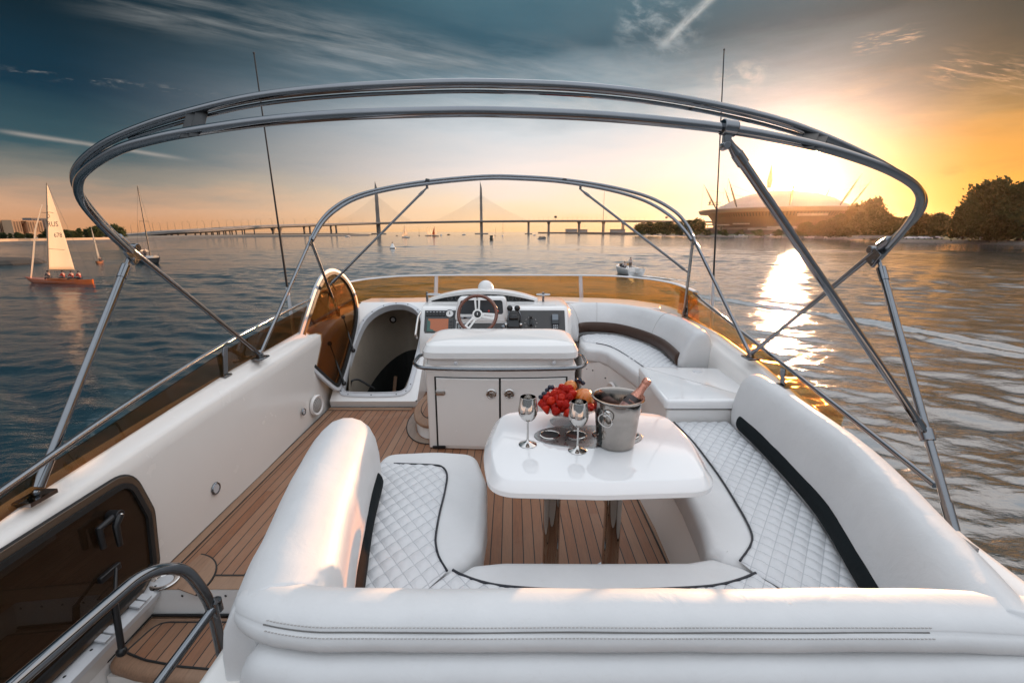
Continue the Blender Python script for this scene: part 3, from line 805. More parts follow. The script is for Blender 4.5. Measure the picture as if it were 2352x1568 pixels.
def latch(mb, w, h, dw, dh):
    c = Ld(w, h, -.012); mb.tube([c+ (Ld(0,0,1)-Ld(0,0,0))*.02, c-(Ld(0,0,1)-Ld(0,0,0))*.03], .017, 10)
    k = (Ld(0,0,-1)-Ld(0,0,0))*.03
    mb.tube([c+k, Ld(w+dw*.25, h+dh*.25, -.045), Ld(w+dw, h+dh, -.045)], [.013,.012,.010], 8)
for w_, h_, dw, dh in ((.50,1.02,-.11,-.02),(.58,.72,-.03,-.10),(.585,.20,.05,.10)):
    q = MB(); latch(q, w_, h_, dw, dh); obj('latch', q, M['black'], hl_, bevel=.002)
for (w0, h0), (w1, h1) in (((.20,.80),(.02,.50)),((.26,.40),(.02,.10))):
    a = Ld(w0, h0, -.03); b = W(-.005+.03, h1, .04); d = b-a
    q = MB().tube([a, a+d*.45], .006, 8).tube([a+d*.42, b], .0105, 8).ball(a, .022, 10, 6).ball(b, .022, 10, 6)
    obj('gas_strut', q, M['black'], cw)
for h_ in (.18,.32,.56,.68):
    obj('hinge_leaf', MB().box(W(-.035, h_, .022), (.05,.045,.012), Matrix.Rotation(math.atan2(.596,.803),3,'X')), M['frame'], cw, bevel=.002)
hr_ = [W(.79,.62,.01)]
gh = thing('grab_handle', 'upright chrome grab handle between the companionway and the instrument panel', 'handle', ax(962,760,-.93))
obj('tube', MB().tube(fillet([at(957,776,4.40), at(954,770,4.36), at(960,728,4.52), at(967,716,4.6)], .03), .013, 10), M['steel_bright'], gh)

# ---- helm console
hc = thing('helm_console', 'white helm console with arched instrument hood and wood rimmed wheel', 'helm console', (-.17,4.7,0))
cprof = [(4.42,.002),(4.42,.50),(4.44,.60),(4.60,.835),(4.64,.85),(4.70,.855),(4.95,.868),(5.25,.86),(5.45,.82),(5.45,.002)]
mo = MB(); rg = []
for x, ky, kz in ((-.925,0,0),(-.90,.0,0),(.50,0,0),(.56,.01,.005),(.60,.05,.03),(.625,.12,.09),(.63,.2,.16)):
    rg.append([Vector((x, y+(ky if y < 4.9 else -ky*.3), max(.002, z-(kz if z > .3 else 0)))) for y, z in cprof])
mo.rings(rg); obj('moulding', mo, M['gelcoat'], hc, ang=60, bevel=.012)
fl = [(-.93,5.44),(.64,5.44),(1.2,5.2),(1.62,4.9),(1.70,5.2),(1.5,5.55),(1.2,5.70),(.6,5.83),(0,5.87),(-.9,5.84),(-1.35,5.74),(-1.66,5.5),(-1.66,5.46),(-.93,5.46)]
obj('coaming_top', MB().prism(fl, .70,.785), M['gelcoat'], hc, bevel=.01)
# arched hood over the dials
def arch(hw, n=26, base=.87, rise=.12): return [(hw*math.cos(math.pi*k/n), base+rise*math.sin(math.pi*k/n)**.9) for k in range(n+1)]
hx = -.31
def hood(mb, hw, y0, y1, base, top):
    n = 30; xs = [hw*(2*k/n-1) for k in range(n+1)]
    f = lambda x: base+.03+(top-base-.03)*(1-(abs(x)/hw)**2.3)
    a = [Vector((hx+x, y0, f(x))) for x in xs]+[Vector((hx+hw, y0, base)), Vector((hx-hw, y0, base))]
    return a
n = 30; outer = []; inner = []; HW = .585
f1 = lambda x: .90+.095*(1-(abs(x)/HW)**2.2); f2 = lambda x: .885+.070*(1-(abs(x)/HW)**2.2)
xs = [HW*(2*k/n-1) for k in range(n+1)]
outer = [(x, f1(x)) for x in xs]+[(HW+.004,.862),(-HW-.004,.862)]
inner = [(x*.94, f2(x)) for x in xs]+[(HW*.935,.872),(-HW*.935,.872)]
ring = lambda pts, y, dz=0: [Vector((hx+x, y, z+dz)) for x, z in pts]
hd = MB().rings([ring(outer, 5.25, -.03), ring(outer, 5.0, 0), ring([(x*1.0, z) for x, z in outer], 4.82), ring([(x*.985, z-.004) for x, z in outer], 4.805), ring(inner, 4.81), ring(inner, 4.88)], cap1=False)
obj('instrument_hood', hd, M['gelcoat'], hc, ang=50)
pn = MB(); pn.add(ring(inner, 4.872), [list(range(len(inner)))])
ip = obj('instrument_panel', pn, M['dash_dark'], hc, flat=True)
for x, r_ in ((-.29,.028),(-.20,.030),(-.115,.030),(-.015,.045),(.085,.029),(.19,.045),(.29,.030),(.365,.030),(.445,.029)):
    x = x-.07; c = Vector((hx+x, 4.871, .905 if r_ < .04 else .918)); c.x -= 0
    g = obj('gauge', MB().lathe([(r_*.86,0),(r_,0),(r_,.006),(r_*.9,.008),(r_*.86,.003)], c, (0,-1,0), 22, False, False), M['steel_dark'], ip)
    obj('dial', MB().lathe([(.001,.001),(r_*.87,.001),(r_*.87,.003),(.001,.003)], c, (0,-1,0), 18), M['dash'], g)
# screen pod behind the wheel
px0, px1, pz0, pz1 = -.565, -.062, .712, .955
po = rounded([(px0-.02,pz0),(px1+.03,pz0),(px1,pz1),(px0+.02,pz1)], .05); pi = rounded([(px0+.025,pz0+.075),(px1-.025,pz0+.075),(px1-.035,pz1-.028),(px0+.045,pz1-.028)], .03)
def pr(pts, y, lean=.25): return [Vector((x, y+(z-pz0)*lean, z)) for x, z in pts]
# the two outlines carry the same number of points
pod = MB().rings([pr(po, 4.62), pr(po, 4.52), pr(inset(po,.012), 4.508), pr(pi, 4.508), pr(pi, 4.535)], cap1=False)
pd_ = obj('screen_pod', pod, M['gelcoat'], hc, ang=50)
q = MB(); q.add(pr(pi, 4.533), [list(range(len(pi)))]); obj('pod_panel', q, M['dash_dark'], pd_, flat=True)
def inset_box(name, c, s, m, par, d=.006): return obj(name, MB().box(c, (s[0], d, s[1]), Matrix.Rotation(R(-14),3,'X')), m, par, bevel=.002)
scr = NT('grey_lcd'); scr.bsdf((.16,.19,.22), .12, 0, None, .5)
inset_box('display', (-.43,4.575,.855), (.10,.06), scr.m, pd_); inset_box('display', (-.19,4.585,.875), (.10,.065), scr.m, pd_)
inset_box('keypad', (-.43,4.562,.803), (.11,.025), M['dash'], pd_); inset_box('keypad', (-.20,4.562,.803), (.15,.03), M['dash'], pd_)
for x in (-.235,-.145): obj('button', MB().lathe([(.001,0),(.010,0),(.009,.007),(.001,.008)], (x,4.560,.818), (0,-1,.25), 12), M['mat_red'], pd_)
inset_box('badge', (-.47,4.512,.757), (.13,.018), M['steel'], pd_)
# sloping dash panels
sl0, sl1 = (4.452,.60), (4.592,.825)
def slope(x, k, n=0):           # k up the slope, n out of it
    y = sl0[0]+(sl1[0]-sl0[0])*k; z = sl0[1]+(sl1[1]-sl0[1])*k
    return Vector((x, y-.849*n, z+.528*n))
SR = Matrix.Rotation(-math.atan2(.14,.225),3,'X')
def dpanel(name, x0, x1, k0, k1, m, par=hc, n=.004, d=.010, bv=.003):
    c = slope((x0+x1)/2, (k0+k1)/2, n); return obj(name, MB().box(c, (x1-x0, d, (k1-k0)*.265), SR), m, par, bevel=bv)
d1 = dpanel('dash_panel', -.885,-.565,.02,.965, M['dash_dark'])
nv = dpanel('chart_plotter', -.875,-.59,.04,.66, M['dash'], d1, .012, .016)
t = NT('chart_screen'); co = t.coord(); s = t.sep(co)
nz = t.noise(co, 9, 4, .5)
blob = t.math('GREATER_THAN', t.math('ADD', t.math('MULTIPLY', s[0], -3.2), t.math('ADD', t.math('MULTIPLY', s[2], -3.0), nz)), t.math('ADD', .50, 0.0))
cc_ = t.mix(blob, (.22,.055,.012), (.008,.045,.035))
p_ = t.bsdf(cc_, .15, 0, None, .4); t.l(cc_, p_.inputs['Emission Color']); p_.inputs['Emission Strength'].default_value = .55
dpanel('display', -.855,-.64,.08,.60, t.m, nv, .021, .006)
q = MB()
for i in range(2):
    for j in range(3): q.box(slope(-.624+.018*i, .22+.13*j, .022), (.011,.006,.016), SR)
obj('keys', q, M['black'], nv)
for k in range(6):
    sw = dpanel('switch', -.872+.033*k, -.845+.033*k, .72,.92, M['black'], d1, .012, .012)
    dpanel('lamp', -.866+.033*k, -.851+.033*k, .872,.895, M['frame'], sw, .019, .003, 0)
g = obj('gauge', MB().lathe([(.036,0),(.043,0),(.043,.010),(.039,.014),(.036,.008)], slope(-.632,.82,.009), (0,-.849,.528), 26, False, False), M['steel'], d1)
obj('dial', MB().lathe([(.001,0),(.038,0),(.038,.006),(.001,.006)], slope(-.632,.82,.009), (0,-.849,.528), 24), M['gelcoat'], g)
obj('needle', MB().box(slope(-.634,.85,.017), (.005,.003,.026), SR).lathe([(.001,0),(.007,0),(.001,.004)], slope(-.632,.82,.015), (0,-.849,.528), 10), M['black'], g)
d2 = dpanel('dash_panel', -.055,.535,.02,.965, M['dash'])
d3 = dpanel('dash_panel', -.56,-.06,.02,.45, M['dash'])
hn = obj('horn_grille', MB().lathe([(.034,0),(.040,0),(.040,.006),(.034,.006)], slope(-.50,.30,.009), (0,-.849,.528), 22, False, False), M['steel_dark'], d3)
dpanel('bar', -.53,-.47,.27,.33, M['steel_dark'], hn, .014, .006); dpanel('bar', -.51,-.49,.17,.43, M['steel_dark'], hn, .016, .004)
obj('ignition', MB().lathe([(.001,0),(.022,0),(.020,.014),(.012,.018),(.001,.020)], slope(-.085,.28,.01), (0,-.849,.528), 16), M['steel'], d3)
# engine levers
th_ = obj('throttle', MB().box(slope(.015,.42,.03), (.13,.07,.13), SR, taper=.8).box(slope(.015,.60,.055), (.10,.06,.05), SR, taper=.7), M['black'], hc, bevel=.012)
for x in (-.022,.052):
    lv = obj('lever', MB().tube([slope(x*1.5,.35,.05), slope(x*1.7-.0,.62,.085), slope(x*1.1,.86,.10)], .008, 8), M['steel'], th_)
    obj('knob', MB().ball(slope(x,.90,.105), .030, 14, 8), M['black'], lv)
    obj('pivot', MB().lathe([(.001,-.01),(.014,-.01),(.014,.01),(.001,.01)], slope(-.06 if x < 0 else .09,.33,.045), (1,0,0), 12), M['steel_bright'], th_)
js = obj('trim_control', MB().lathe([(.001,0),(.036,0),(.034,.010),(.001,.012)], slope(.19,.43,.009), (0,-.849,.528), 20), M['dash_dark'], hc)
obj('knob', MB().box(slope(.19,.50,.035), (.028,.04,.10), SR, taper=.6).ball(slope(.19,.62,.05), .018, 10, 6), M['black'], js, bevel=.008)
for k in range(10):
    a = 2*math.pi*k/10; obj('indicator', MB().ball(slope(.19+.060*math.cos(a), .43+.235*math.sin(a), .012), .0065, 8, 5), M['steel_bright'], js)
ph_ = obj('handset', MB().box(slope(.435,.55,.022), (.075,.030,.105), SR).box(slope(.435,.22,.018), (.062,.024,.075), SR), M['dash_dark'], hc, bevel=.008)
dpanel('display', .405,.465,.52,.76, scr.m, ph_, .039, .004)
q = MB()
for i in range(3):
    for j in range(3): q.box(slope(.418+.017*i, .13+.09*j, .032), (.009,.004,.009), SR)
obj('keys', q, M['frame'], ph_)
# wheel
wc = at(1097,722,4.24); wa = Vector((0,-.93,.37)).normalized(); wR = Vector((0,0,1)).rotation_difference(wa).to_matrix()
wh = obj('steering_wheel', MB().lathe([(.001,-.09),(.030,-.09),(.026,-.01),(.001,-.01)], wc, wa, 16), M['steel_dark'], hc)
circ = [wc+wR@Vector((.178*math.cos(2*math.pi*k/48), .178*math.sin(2*math.pi*k/48), .012)) for k in range(49)]
wood = NT('mahogany_rim'); co = wood.coord(); wood.bsdf(wood.ramp(wood.noise(wood.mapping(co,(4,30,30)), 4, 6, .7), [(.3,(.085,.022,.010)),(.7,(.21,.062,.028))]), .22, 0, None, .7)
obj('rim', MB().tube(circ, .0165, 12, False), wood.m, wh)
sp_ = MB()
for a in (90, -12, 192+30, -60+12):
    pass
for a in (92, -8, 232):
    d = Vector((math.cos(R(a)), math.sin(R(a)), 0)); w2 = Vector((-d.y, d.x, 0))
    o0 = [d*.03-w2*.022, d*.168-w2*.028, d*.168+w2*.028, d*.03+w2*.022]
    for k0, k1, l0, l1 in ((.022,.17,-1,-.35),(.022,.17,.35,1),(.022,.06,-.35,.35),(.145,.17,-.35,.35)):
        ww0 = .020+.010*(k0/.17); ww1 = .020+.010*(k1/.17)
        r0 = [wc+wR@(d*k0+w2*ww0*l0+Vector((0,0,-.002))), wc+wR@(d*k0+w2*ww0*l1+Vector((0,0,-.002))), wc+wR@(d*k1+w2*ww1*l1+Vector((0,0,.008))), wc+wR@(d*k1+w2*ww1*l0+Vector((0,0,.008)))]
        sp_.rings([r0, [p+wa*.005 for p in r0]])
obj('spokes', sp_, M['steel_bright'], wh, flat=True)
hb = obj('hub', MB().lathe([(.001,0),(.050,0),(.048,.012),(.001,.014)], wc, wa, 22), M['steel_bright'], wh)
obj('boss', MB().lathe([(.001,.012),(.034,.012),(.031,.026),(.001,.030)], wc, wa, 22), M['black'], hb)
obj('emblem', MB().box(wc+wa*.030, (.006,.004,.024), wR@Matrix.Rotation(R(90),3,'X')), M['steel_bright'], hb)
# compass dome, cup rings, chart flap
obj('compass_dome', MB().lathe([(.092,0),(.092,.02)]+[(.086*math.cos(R(a)), .03+.086*math.sin(R(a))) for a in range(0,90,12)]+[(.001,.116)], (hx+.02,5.02,.965), None, 28), M['gelcoat'], hc)
for x, y in ((-.965+.05,4.88),(.335,4.86)):
    q = obj('cup_ring', MB().tube([(x+.07*math.cos(2*math.pi*k/24)+(.07 if x < 0 else .0), y+.05*math.sin(2*math.pi*k/24), .945) for k in range(25)], .006, 8, False), M['frame'], hc)
    obj('post', MB().tube([(x,y,.865),(x,y,.97)], .013, 12), M['steel'], q)
obj('chart_flap', MB().box((.25,4.76,.861), (.42,.16,.008), Matrix.Rotation(R(2.5),3,'X')), M['gelcoat'], hc, bevel=.003)
obj('nameplate', MB().box((.02,4.66,.858), (.10,.01,.004)), M['frame'], hc)

# ---- wet bar
wb = thing('wet_bar', 'white wet bar cabinet with padded lid, chrome rail and two doors', 'cabinet', (-.085,3.4,0))
def bow(x, dep=.035): return -dep*(1-((x+.085)/.545)**2)
X0, X1, YF, YB = -.628, .46, 3.175, 3.70
xs = [X0+(X1-X0)*k/16 for k in range(17)]
fo = [(x, YF+bow(x)) for x in xs]+[(X1+.0,YB),(X0,YB)]
obj('body', MB().rings([[Vector((x,y,.003)) for x,y in fo],[Vector((x,y,.60)) for x,y in fo],[Vector((x,y,.66)) for x,y in inset(fo,-.012)]]), M['gelcoat_warm'], wb, bevel=.010, ang=30)
lp = rounded([(-.655,3.13),(.485,3.13),(.485,3.74),(-.655,3.74)], [.10,.10,.20,.20], 4)
lp = [(x, y+(bow(x)*.9 if y < 3.3 else 0)) for x, y in lp]
obj('lid_base', MB().pillow(inset(lp,.028), .655,.715,.012), M['gelcoat'], wb, ang=60)
obj('lid', MB().rings([[Vector((x,y,z)) for x, y in inset(lp, d)] for d, z in ((.03,.708),(.006,.712),(0,.720),(.0,.762),(.004,.768),(.020,.800),(.026,.808),(.05,.818),(.07,.824))]+[[Vector((-.085+(x+.085)*k, 3.435+(y-3.435)*k, z)) for x, y in inset(lp, .07)] for k, z in ((.9,.829),(.7,.834),(.4,.838),(.1,.839))]), M['gelcoat'], wb, ang=22)
rr_ = fillet([(-.66,3.50,.66),(-.72,3.42,.665),(-.72,3.20,.665),(-.66,3.085,.665)]+[(x, 3.07+bow(x)*.9, .665) for x in (-.5,-.3,-.085,.15,.35)]+[(.49,3.085,.665),(.548,3.20,.665),(.548,3.42,.665),(.49,3.50,.66)], .06, 5)
obj('rail', MB().tube(rr_, .0135, 12), M['steel'], wb)
for x in (-.40,.30): obj('knob', MB().lathe([(.001,0),(.007,0),(.007,.012),(.014,.016),(.013,.026),(.001,.028)], (x,3.15+bow(x)*.9,.690), (0,-1,0), 14), M['frame'], wb)
def door(x0, x1):
    n = 10; a = [x0+(x1-x0)*k/n for k in range(n+1)]
    lo_ = [Vector((x, YF+bow(x)-.010, .035)) for x in a]; hi_ = [Vector((x, YF+bow(x)-.010, .565)) for x in a]
    bk = Vector((0,.012,0))
    g = MB().rings([lo_, hi_, [p+bk for p in hi_], [p+bk for p in lo_], lo_], closed=False)
    g.add([lo_[0],hi_[0],hi_[0]+bk,lo_[0]+bk], [(0,1,2,3)]); g.add([lo_[-1],hi_[-1],hi_[-1]+bk,lo_[-1]+bk], [(3,2,1,0)])
    return obj('door', g, M['gelcoat_warm'], wb, bevel=.004, ang=30)
gap = MB()
for x0, x1 in ((-.565,-.557),(-.092,-.084),(.395,.403)): gap.box(((x0+x1)/2, YF+bow((x0+x1)/2)-.002, .30), (x1-x0+.004,.006,.545))
for k in range(10):
    a, b = -.56+.096*k, -.56+.096*(k+1); gap.box(((a+b)/2, YF+bow((a+b)/2)-.002, .571), (b-a+.004,.006,.005), Matrix.Rotation(math.atan2(bow(b)-bow(a), b-a),3,'Z'))
obj('gap', gap, M['rubber'], wb, flat=True)
for x0, x1, lx, hx_, s_ in ((-.553,-.096,-.15,-.533,1),(-.080,.391,-.02,.36,-1)):
    d = door(x0, x1); c = Vector((lx, YF+bow(lx)-.010, .455))
    lt = obj('latch', MB().lathe([(.026,0),(.036,0),(.037,.006),(.031,.011),(.026,.006),(.001,.004)], c, (0,-1,0), 24), M['steel_bright'], d)
    tg = MB().box(c+Vector((0,-.010,.006)), (.030,.010,.009)).box(c+Vector((0,-.010,-.006)), (.010,.010,.028)).tube([c+Vector((-.016,-.008,-.002)), c+Vector((-.012,-.008,-.016)), c+Vector((0,-.008,-.02)), c+Vector((.012,-.008,-.016)), c+Vector((.016,-.008,-.002))], .004, 6)
    obj('toggle', tg, M['steel_brush'], lt, bevel=.002)
    obj('hinge', MB().pillow(rounded([(-.036*1,-.020),(.036,-.020),(.036,.020),(-.036,.020)], [.002,.019,.019,.002] if s_ > 0 else [.019,.002,.002,.019]), 0,.010,.004, M=Matrix.Translation((hx_+.01*s_, YF+bow(hx_)-.010, .455)) @ Matrix.Rotation(R(90),4,'X')), M['steel_bright'], d)
obj('vent_slot', MB().pillow(rounded([(-.05,-.012),(.05,-.012),(.05,.012),(-.05,.012)], .011), 0,.008,.003, M=Matrix.Translation((-.55,YF+bow(-.55)-.012,.022)) @ Matrix.Rotation(R(90),4,'X')), M['black'], wb)
# round step beside the bar
stp = thing('step', 'low round teak topped step tucked against the wet bar', 'step', (-.63,3.62,0))
sc0 = (-.64,3.72)
SQ = 2.2
def disc(r): return [(sc0[0]+r*math.cos(R(a)), sc0[1]+r*SQ*math.sin(R(a))) for a in range(90, 271, 9)]+[(sc0[0]+.02, sc0[1]-r*SQ),(sc0[0]+.02, sc0[1]+r*SQ)]
obj('riser', MB().prism(disc(.178), .002,.105), M['gelcoat'], stp, ang=30)
obj('tread', MB().pillow(disc(.195), .105,.135,.010), M['teak_plain'], stp, ang=50)
obj('tread_panel', MB().prism(disc(.135), .1352,.1385), M['teak'], stp, flat=True)
q = MB()
for r0 in (.137,):
    a = [(sc0[0]+r0*math.cos(R(x)), sc0[1]+r0*SQ*math.sin(R(x)), .137) for x in range(90, 271, 6)]; q.tube(a, .0035, 5)
obj('seam', q, M['rubber'], stp)
tb2 = MB()
a = [(sc0[0]+.188*math.cos(R(x)), sc0[1]+.188*SQ*math.sin(R(x))) for x in range(120, 271, 8)]; b = [(sc0[0]+.262*math.cos(R(x)), sc0[1]+.262*1.85*math.sin(R(x))) for x in range(270, 119, -8)]
tb2.prism(a+b, .001,.006); c2 = [(p[0],p[1],.006) for p in b]; tb2.tube(c2, .004, 5, mi=1)
solo('trim_board', tb2, [M['teak_grey'], M['rubber']], 'curved grey teak margin board round the foot of the low round step', 'trim board', flat=True)

# ---- table and its legs
tbx = thing('table', 'glossy white cockpit table with rounded corners on two steel legs', 'table', (.345,1.9,0))
tp = [(-.075,2.27),(.35,2.30),(.825,2.25),(.845,1.92),(.785,1.54),(.34,1.515),(-.085,1.535),(-.135,1.85)]
tp = rounded(tp, [.15,.9,.17,.9,.14,.9,.13,.9], 8)
obj('tabletop', MB().rings([[Vector((x,y,z)) for x, y in inset(tp, d)] for d, z in ((.05,.616),(.008,.618),(.001,.624),(0,.644),(.003,.650),(.030,.675),(.034,.678),(.040,.6800))]), M['gloss'], tbx, ang=28)
for x in (.185,.468): 
    l_ = obj('leg', MB().lathe([(.040,.004),(.040,.617)], (x,1.87,0), None, 26), M['steel_bright'], tbx)
    obj('leg_socket', MB().lathe([(.041,.004),(.072,.004),(.070,.012),(.041,.014)], (x,1.87,0), None, 24), M['steel'], l_)
el = [(.352+.25*math.copysign(abs(math.cos(2*math.pi*k/60))**.9, math.cos(2*math.pi*k/60)), 1.945+.118*math.sin(2*math.pi*k/60)) for k in range(60)]
cupx = (.175,.297,.419,.541)
pl = obj('cup_plate', MB().prism(el, .6805,.6835), M['steel_dark'], tbx, bevel=.001)
for x in cupx:
    r_ = obj('cup_ring', MB().lathe([(.041,.684),(.048,.684),(.0475,.6875),(.043,.6885),(.041,.6845)], (x,1.95,0), None, 26, False, False), M['steel_bright'], pl)
    obj('cup_well', MB().lathe([(.001,.6838),(.0415,.6838),(.0415,.6855),(.001,.6845)], (x,1.95,0), None, 24), M['rubber'], r_)
TZ = .6805
# ---- goblets
def goblet(c, lab):
    g = thing('goblet', lab, 'goblet', c, 'steel wine goblets on the table'); c = Vector(c)
    obj('foot', MB().lathe([(.001,0),(.040,0),(.0405,.002),(.038,.004),(.022,.009),(.010,.016),(.0055,.024)], c, None, 30), M['steel_bright'], g)
    obj('stem', MB().lathe([(.0055,.023),(.0045,.05),(.0043,.09),(.0055,.108)], c, None, 14), M['steel_bright'], g)
    obj('bowl', MB().lathe([(.0055,.107),(.012,.111),(.024,.119),(.034,.131),(.0405,.146),(.0425,.160),(.0415,.178),(.038,.200),(.0345,.224),(.0335,.2245),(.0335,.223),(.036,.203),(.039,.180),(.0395,.162),(.037,.148),(.028,.134),(.012,.124),(.001,.122)], c, None, 32), M['steel_bright'], g)
goblet(gz(1212,1020,TZ), 'steel goblet standing alone on the left part of the table')
goblet(gz(1326,1034,TZ)+Vector((0,0,.0)), 'steel goblet just in front of the berries, beside the ice bucket')
# ---- ice bucket and bottle
bc = gz(1413,1019,TZ)+Vector((0,0,.0005))
bk = thing('ice_bucket', 'scuffed steel ice bucket with a ring handle on the table', 'ice bucket', bc)
obj('body', MB().lathe([(.001,0),(.074,0),(.080,.004),(.083,.012),(.088,.06),(.0935,.12),(.0955,.150),(.099,.155),(.102,.212),(.112,.219),(.1155,.2235),(.1135,.2275),(.105,.226),(.0995,.215),(.094,.13),(.081,.012),(.001,.010)], bc, None, 48), M['steel_brush'], bk, ang=50)
for s_ in (-1, 1):
    ang_ = R(232) if s_ < 0 else R(52)
    d = Vector((math.cos(ang_), math.sin(ang_), 0)); hc_ = bc+d*.100+Vector((0,0,.178))
    kb = obj('knob', MB().lathe([(.001,-.004),(.018,-.004),(.016,.003),(.009,.008),(.010,.020),(.001,.024)], hc_, d, 18), M['steel_bright'], bk)
    w2 = Vector((-d.y, d.x, 0))
    cr = [hc_+d*.013+Vector((0,0,-.028))+ (w2*math.cos(2*math.pi*k/30)+(Vector((0,0,1))*.97-d*-.18)*math.sin(2*math.pi*k/30))*.031 for k in range(31)]
    obj('ring_handle', MB().tube(cr, .0035, 10, False), M['steel_bright'], kb)
b0 = bc+Vector((-.052,-.025,.022)); b1_ = at(1489,871,b0.y+.085)
bd = (b1_-b0).normalized(); BL = .315; b0 = b1_-bd*BL
bt = thing('champagne_bottle', 'rose gold champagne bottle leaning in the steel ice bucket', 'bottle', b0)
foil = plain('rose_foil', (.62,.27,.19), .27, .55, var=.12, scale=30, bump=.35, bscale=120)
pinkg = plain('pink_bottle', (.36,.17,.14), .16, .1, var=.1, coat=.6)
lab_ = plain('dark_label', (.035,.02,.018), .45, var=.15)
obj('body', MB().lathe([(.001,.002),(.034,0),(.0405,.006),(.0415,.02),(.0415,.150),(.039,.175),(.030,.205)], b0, bd, 32), pinkg, bt)
obj('foil_neck', MB().lathe([(.031,.202),(.026,.222),(.0195,.245),(.0165,.265),(.0172,.268),(.0172,.283),(.0165,.285),(.0185,.288),(.0195,.300),(.0185,.312),(.012,.3155),(.001,.316)], b0, bd, 30), foil, bt)
lbm = obj('neck_label', MB().lathe([(.0405,.172),(.0332,.2035),(.0322,.2045),(.0290,.2155),(.0288,.2142),(.033,.2020),(.0395,.171)], b0, bd, 32, False, False), lab_, bt)
def add_text(txt, size, Mx, mat, parent, name='lettering', ext=.0004):
    cu = bpy.data.curves.new(name, 'FONT'); cu.body = txt; cu.size = size; cu.align_x = 'CENTER'; cu.align_y = 'CENTER'; cu.extrude = ext; cu.resolution_u = 2
    o = bpy.data.objects.new(name, cu); COL.objects.link(o)
    dg = bpy.context.evaluated_depsgraph_get(); me = bpy.data.meshes.new_from_object(o.evaluated_get(dg)); bpy.data.objects.remove(o)
    mb = MB(); mb.add([Mx @ v.co for v in me.vertices], [list(p.vertices) for p in me.polygons]); bpy.data.meshes.remove(me)
    return obj(name, mb, mat, parent, flat=True)
xax = bd.cross(Vector((0,-1,0))).normalized()
def basis(c, ex, ey):
    ez = ex.cross(ey).normalized(); m = Matrix((ex, ey, ez)).transposed().to_4x4(); m.translation = c; return m
fv = (CAM-b0); fv = (fv-bd*fv.dot(bd)).normalized(); exx = bd.cross(fv).normalized()
add_text('PORELLA', .0088, basis(b0+bd*.187+fv*.0405, -exx if exx.x < 0 else exx, bd), foil, lbm)
# ---- berry stand
cs = thing('cake_stand', 'cut glass pedestal dish heaped with red berries', 'dish', gz(1304,968,TZ)); cb = gz(1304,968,TZ)+Vector((0,0,.0005))
obj('foot', MB().lathe([(.001,0),(.088,0),(.090,.003),(.070,.010),(.030,.020),(.018,.030)], cb, None, 40), M['glass'], cs)
obj('stem', MB().lathe([(.018,.0305),(.014,.045),(.020,.055),(.028,.060)], cb, None, 24), M['glass'], cs)
pr_ = []
for r_, z in ((.001,.060),(.06,.0605),(.105,.066),(.132,.078),(.140,.086),(.138,.090),(.128,.083),(.10,.072),(.05,.067),(.001,.066)):
    pr_.append([cb+Vector((r_*(1+.035*(r_ > .12)*math.cos(16*2*math.pi*k/96))*math.cos(2*math.pi*k/96), r_*(1+.035*(r_ > .12)*math.cos(16*2*math.pi*k/96))*math.sin(2*math.pi*k/96), z+(.006*math.cos(16*2*math.pi*k/96) if r_ > .12 else 0))) for k in range(96)])
obj('plate', MB().rings(pr_), M['glass'], cs)
berm = NT('red_berry_skin'); co = berm.coord(); vz = berm.n('ShaderNodeTexVoronoi'); vz.inputs['Scale'].default_value = 150; berm.l(co, vz.inputs['Vector'])
oi = berm.n('ShaderNodeObjectInfo')
berm_c = berm.ramp(oi.outputs['Random'], [(0,(.36,.006,.002)),(.5,(.52,.013,.003)),(1,(.62,.030,.005))])
berm_c = berm.mix(berm.ramp(vz.outputs['Distance'], [(0,(0,0,0)),(.55,(.45,.45,.45))]), berm_c, (.28,.006,.004))
bp = berm.bsdf(berm_c, .42, 0, berm.bump(vz.outputs['Distance'], -.55, .004), 0, .22); bp.inputs['Subsurface Weight'].default_value = 0; bp.inputs['Subsurface Radius'].default_value = (.01,.002,.001)
def berry_mb(kind):
    mb = MB(); r2 = random.Random(kind)
    if kind < 2:                 # drupelets packed round a cone with a hollow top
        n = 0
        core = []
        for i in range(9):
            a = i/8; core.append((max(.001, .0158*math.sin(math.pi*(.12+.80*a))**.7), -.019+.036*a))
        mb.lathe(core, (0,0,0), None, 16)
        for i in range(6):
            a = (i+.5)/6; rr = .0150*math.sin(math.pi*(.13+.74*a))**.7; z = -.017+.034*a; m = max(4, int(rr*2*math.pi/.0078))
            for k in range(m):
                t_ = 2*math.pi*(k+.5*(i % 2))/m+r2.uniform(-.1,.1); mb.ball((rr*math.cos(t_), rr*math.sin(t_), z), .0049, 7, 5)
    else:                        # smooth heart-shaped berry
        mb.lathe([(.001,-.024),(.006,-.021),(.012,-.012),(.0175,.0),(.0195,.009),(.0175,.016),(.010,.0195),(.003,.018),(.001,.016)], (0,0,0), None, 18)
    return mb
proto_b = []
used = [0]
berries = []
r3 = random.Random(11)
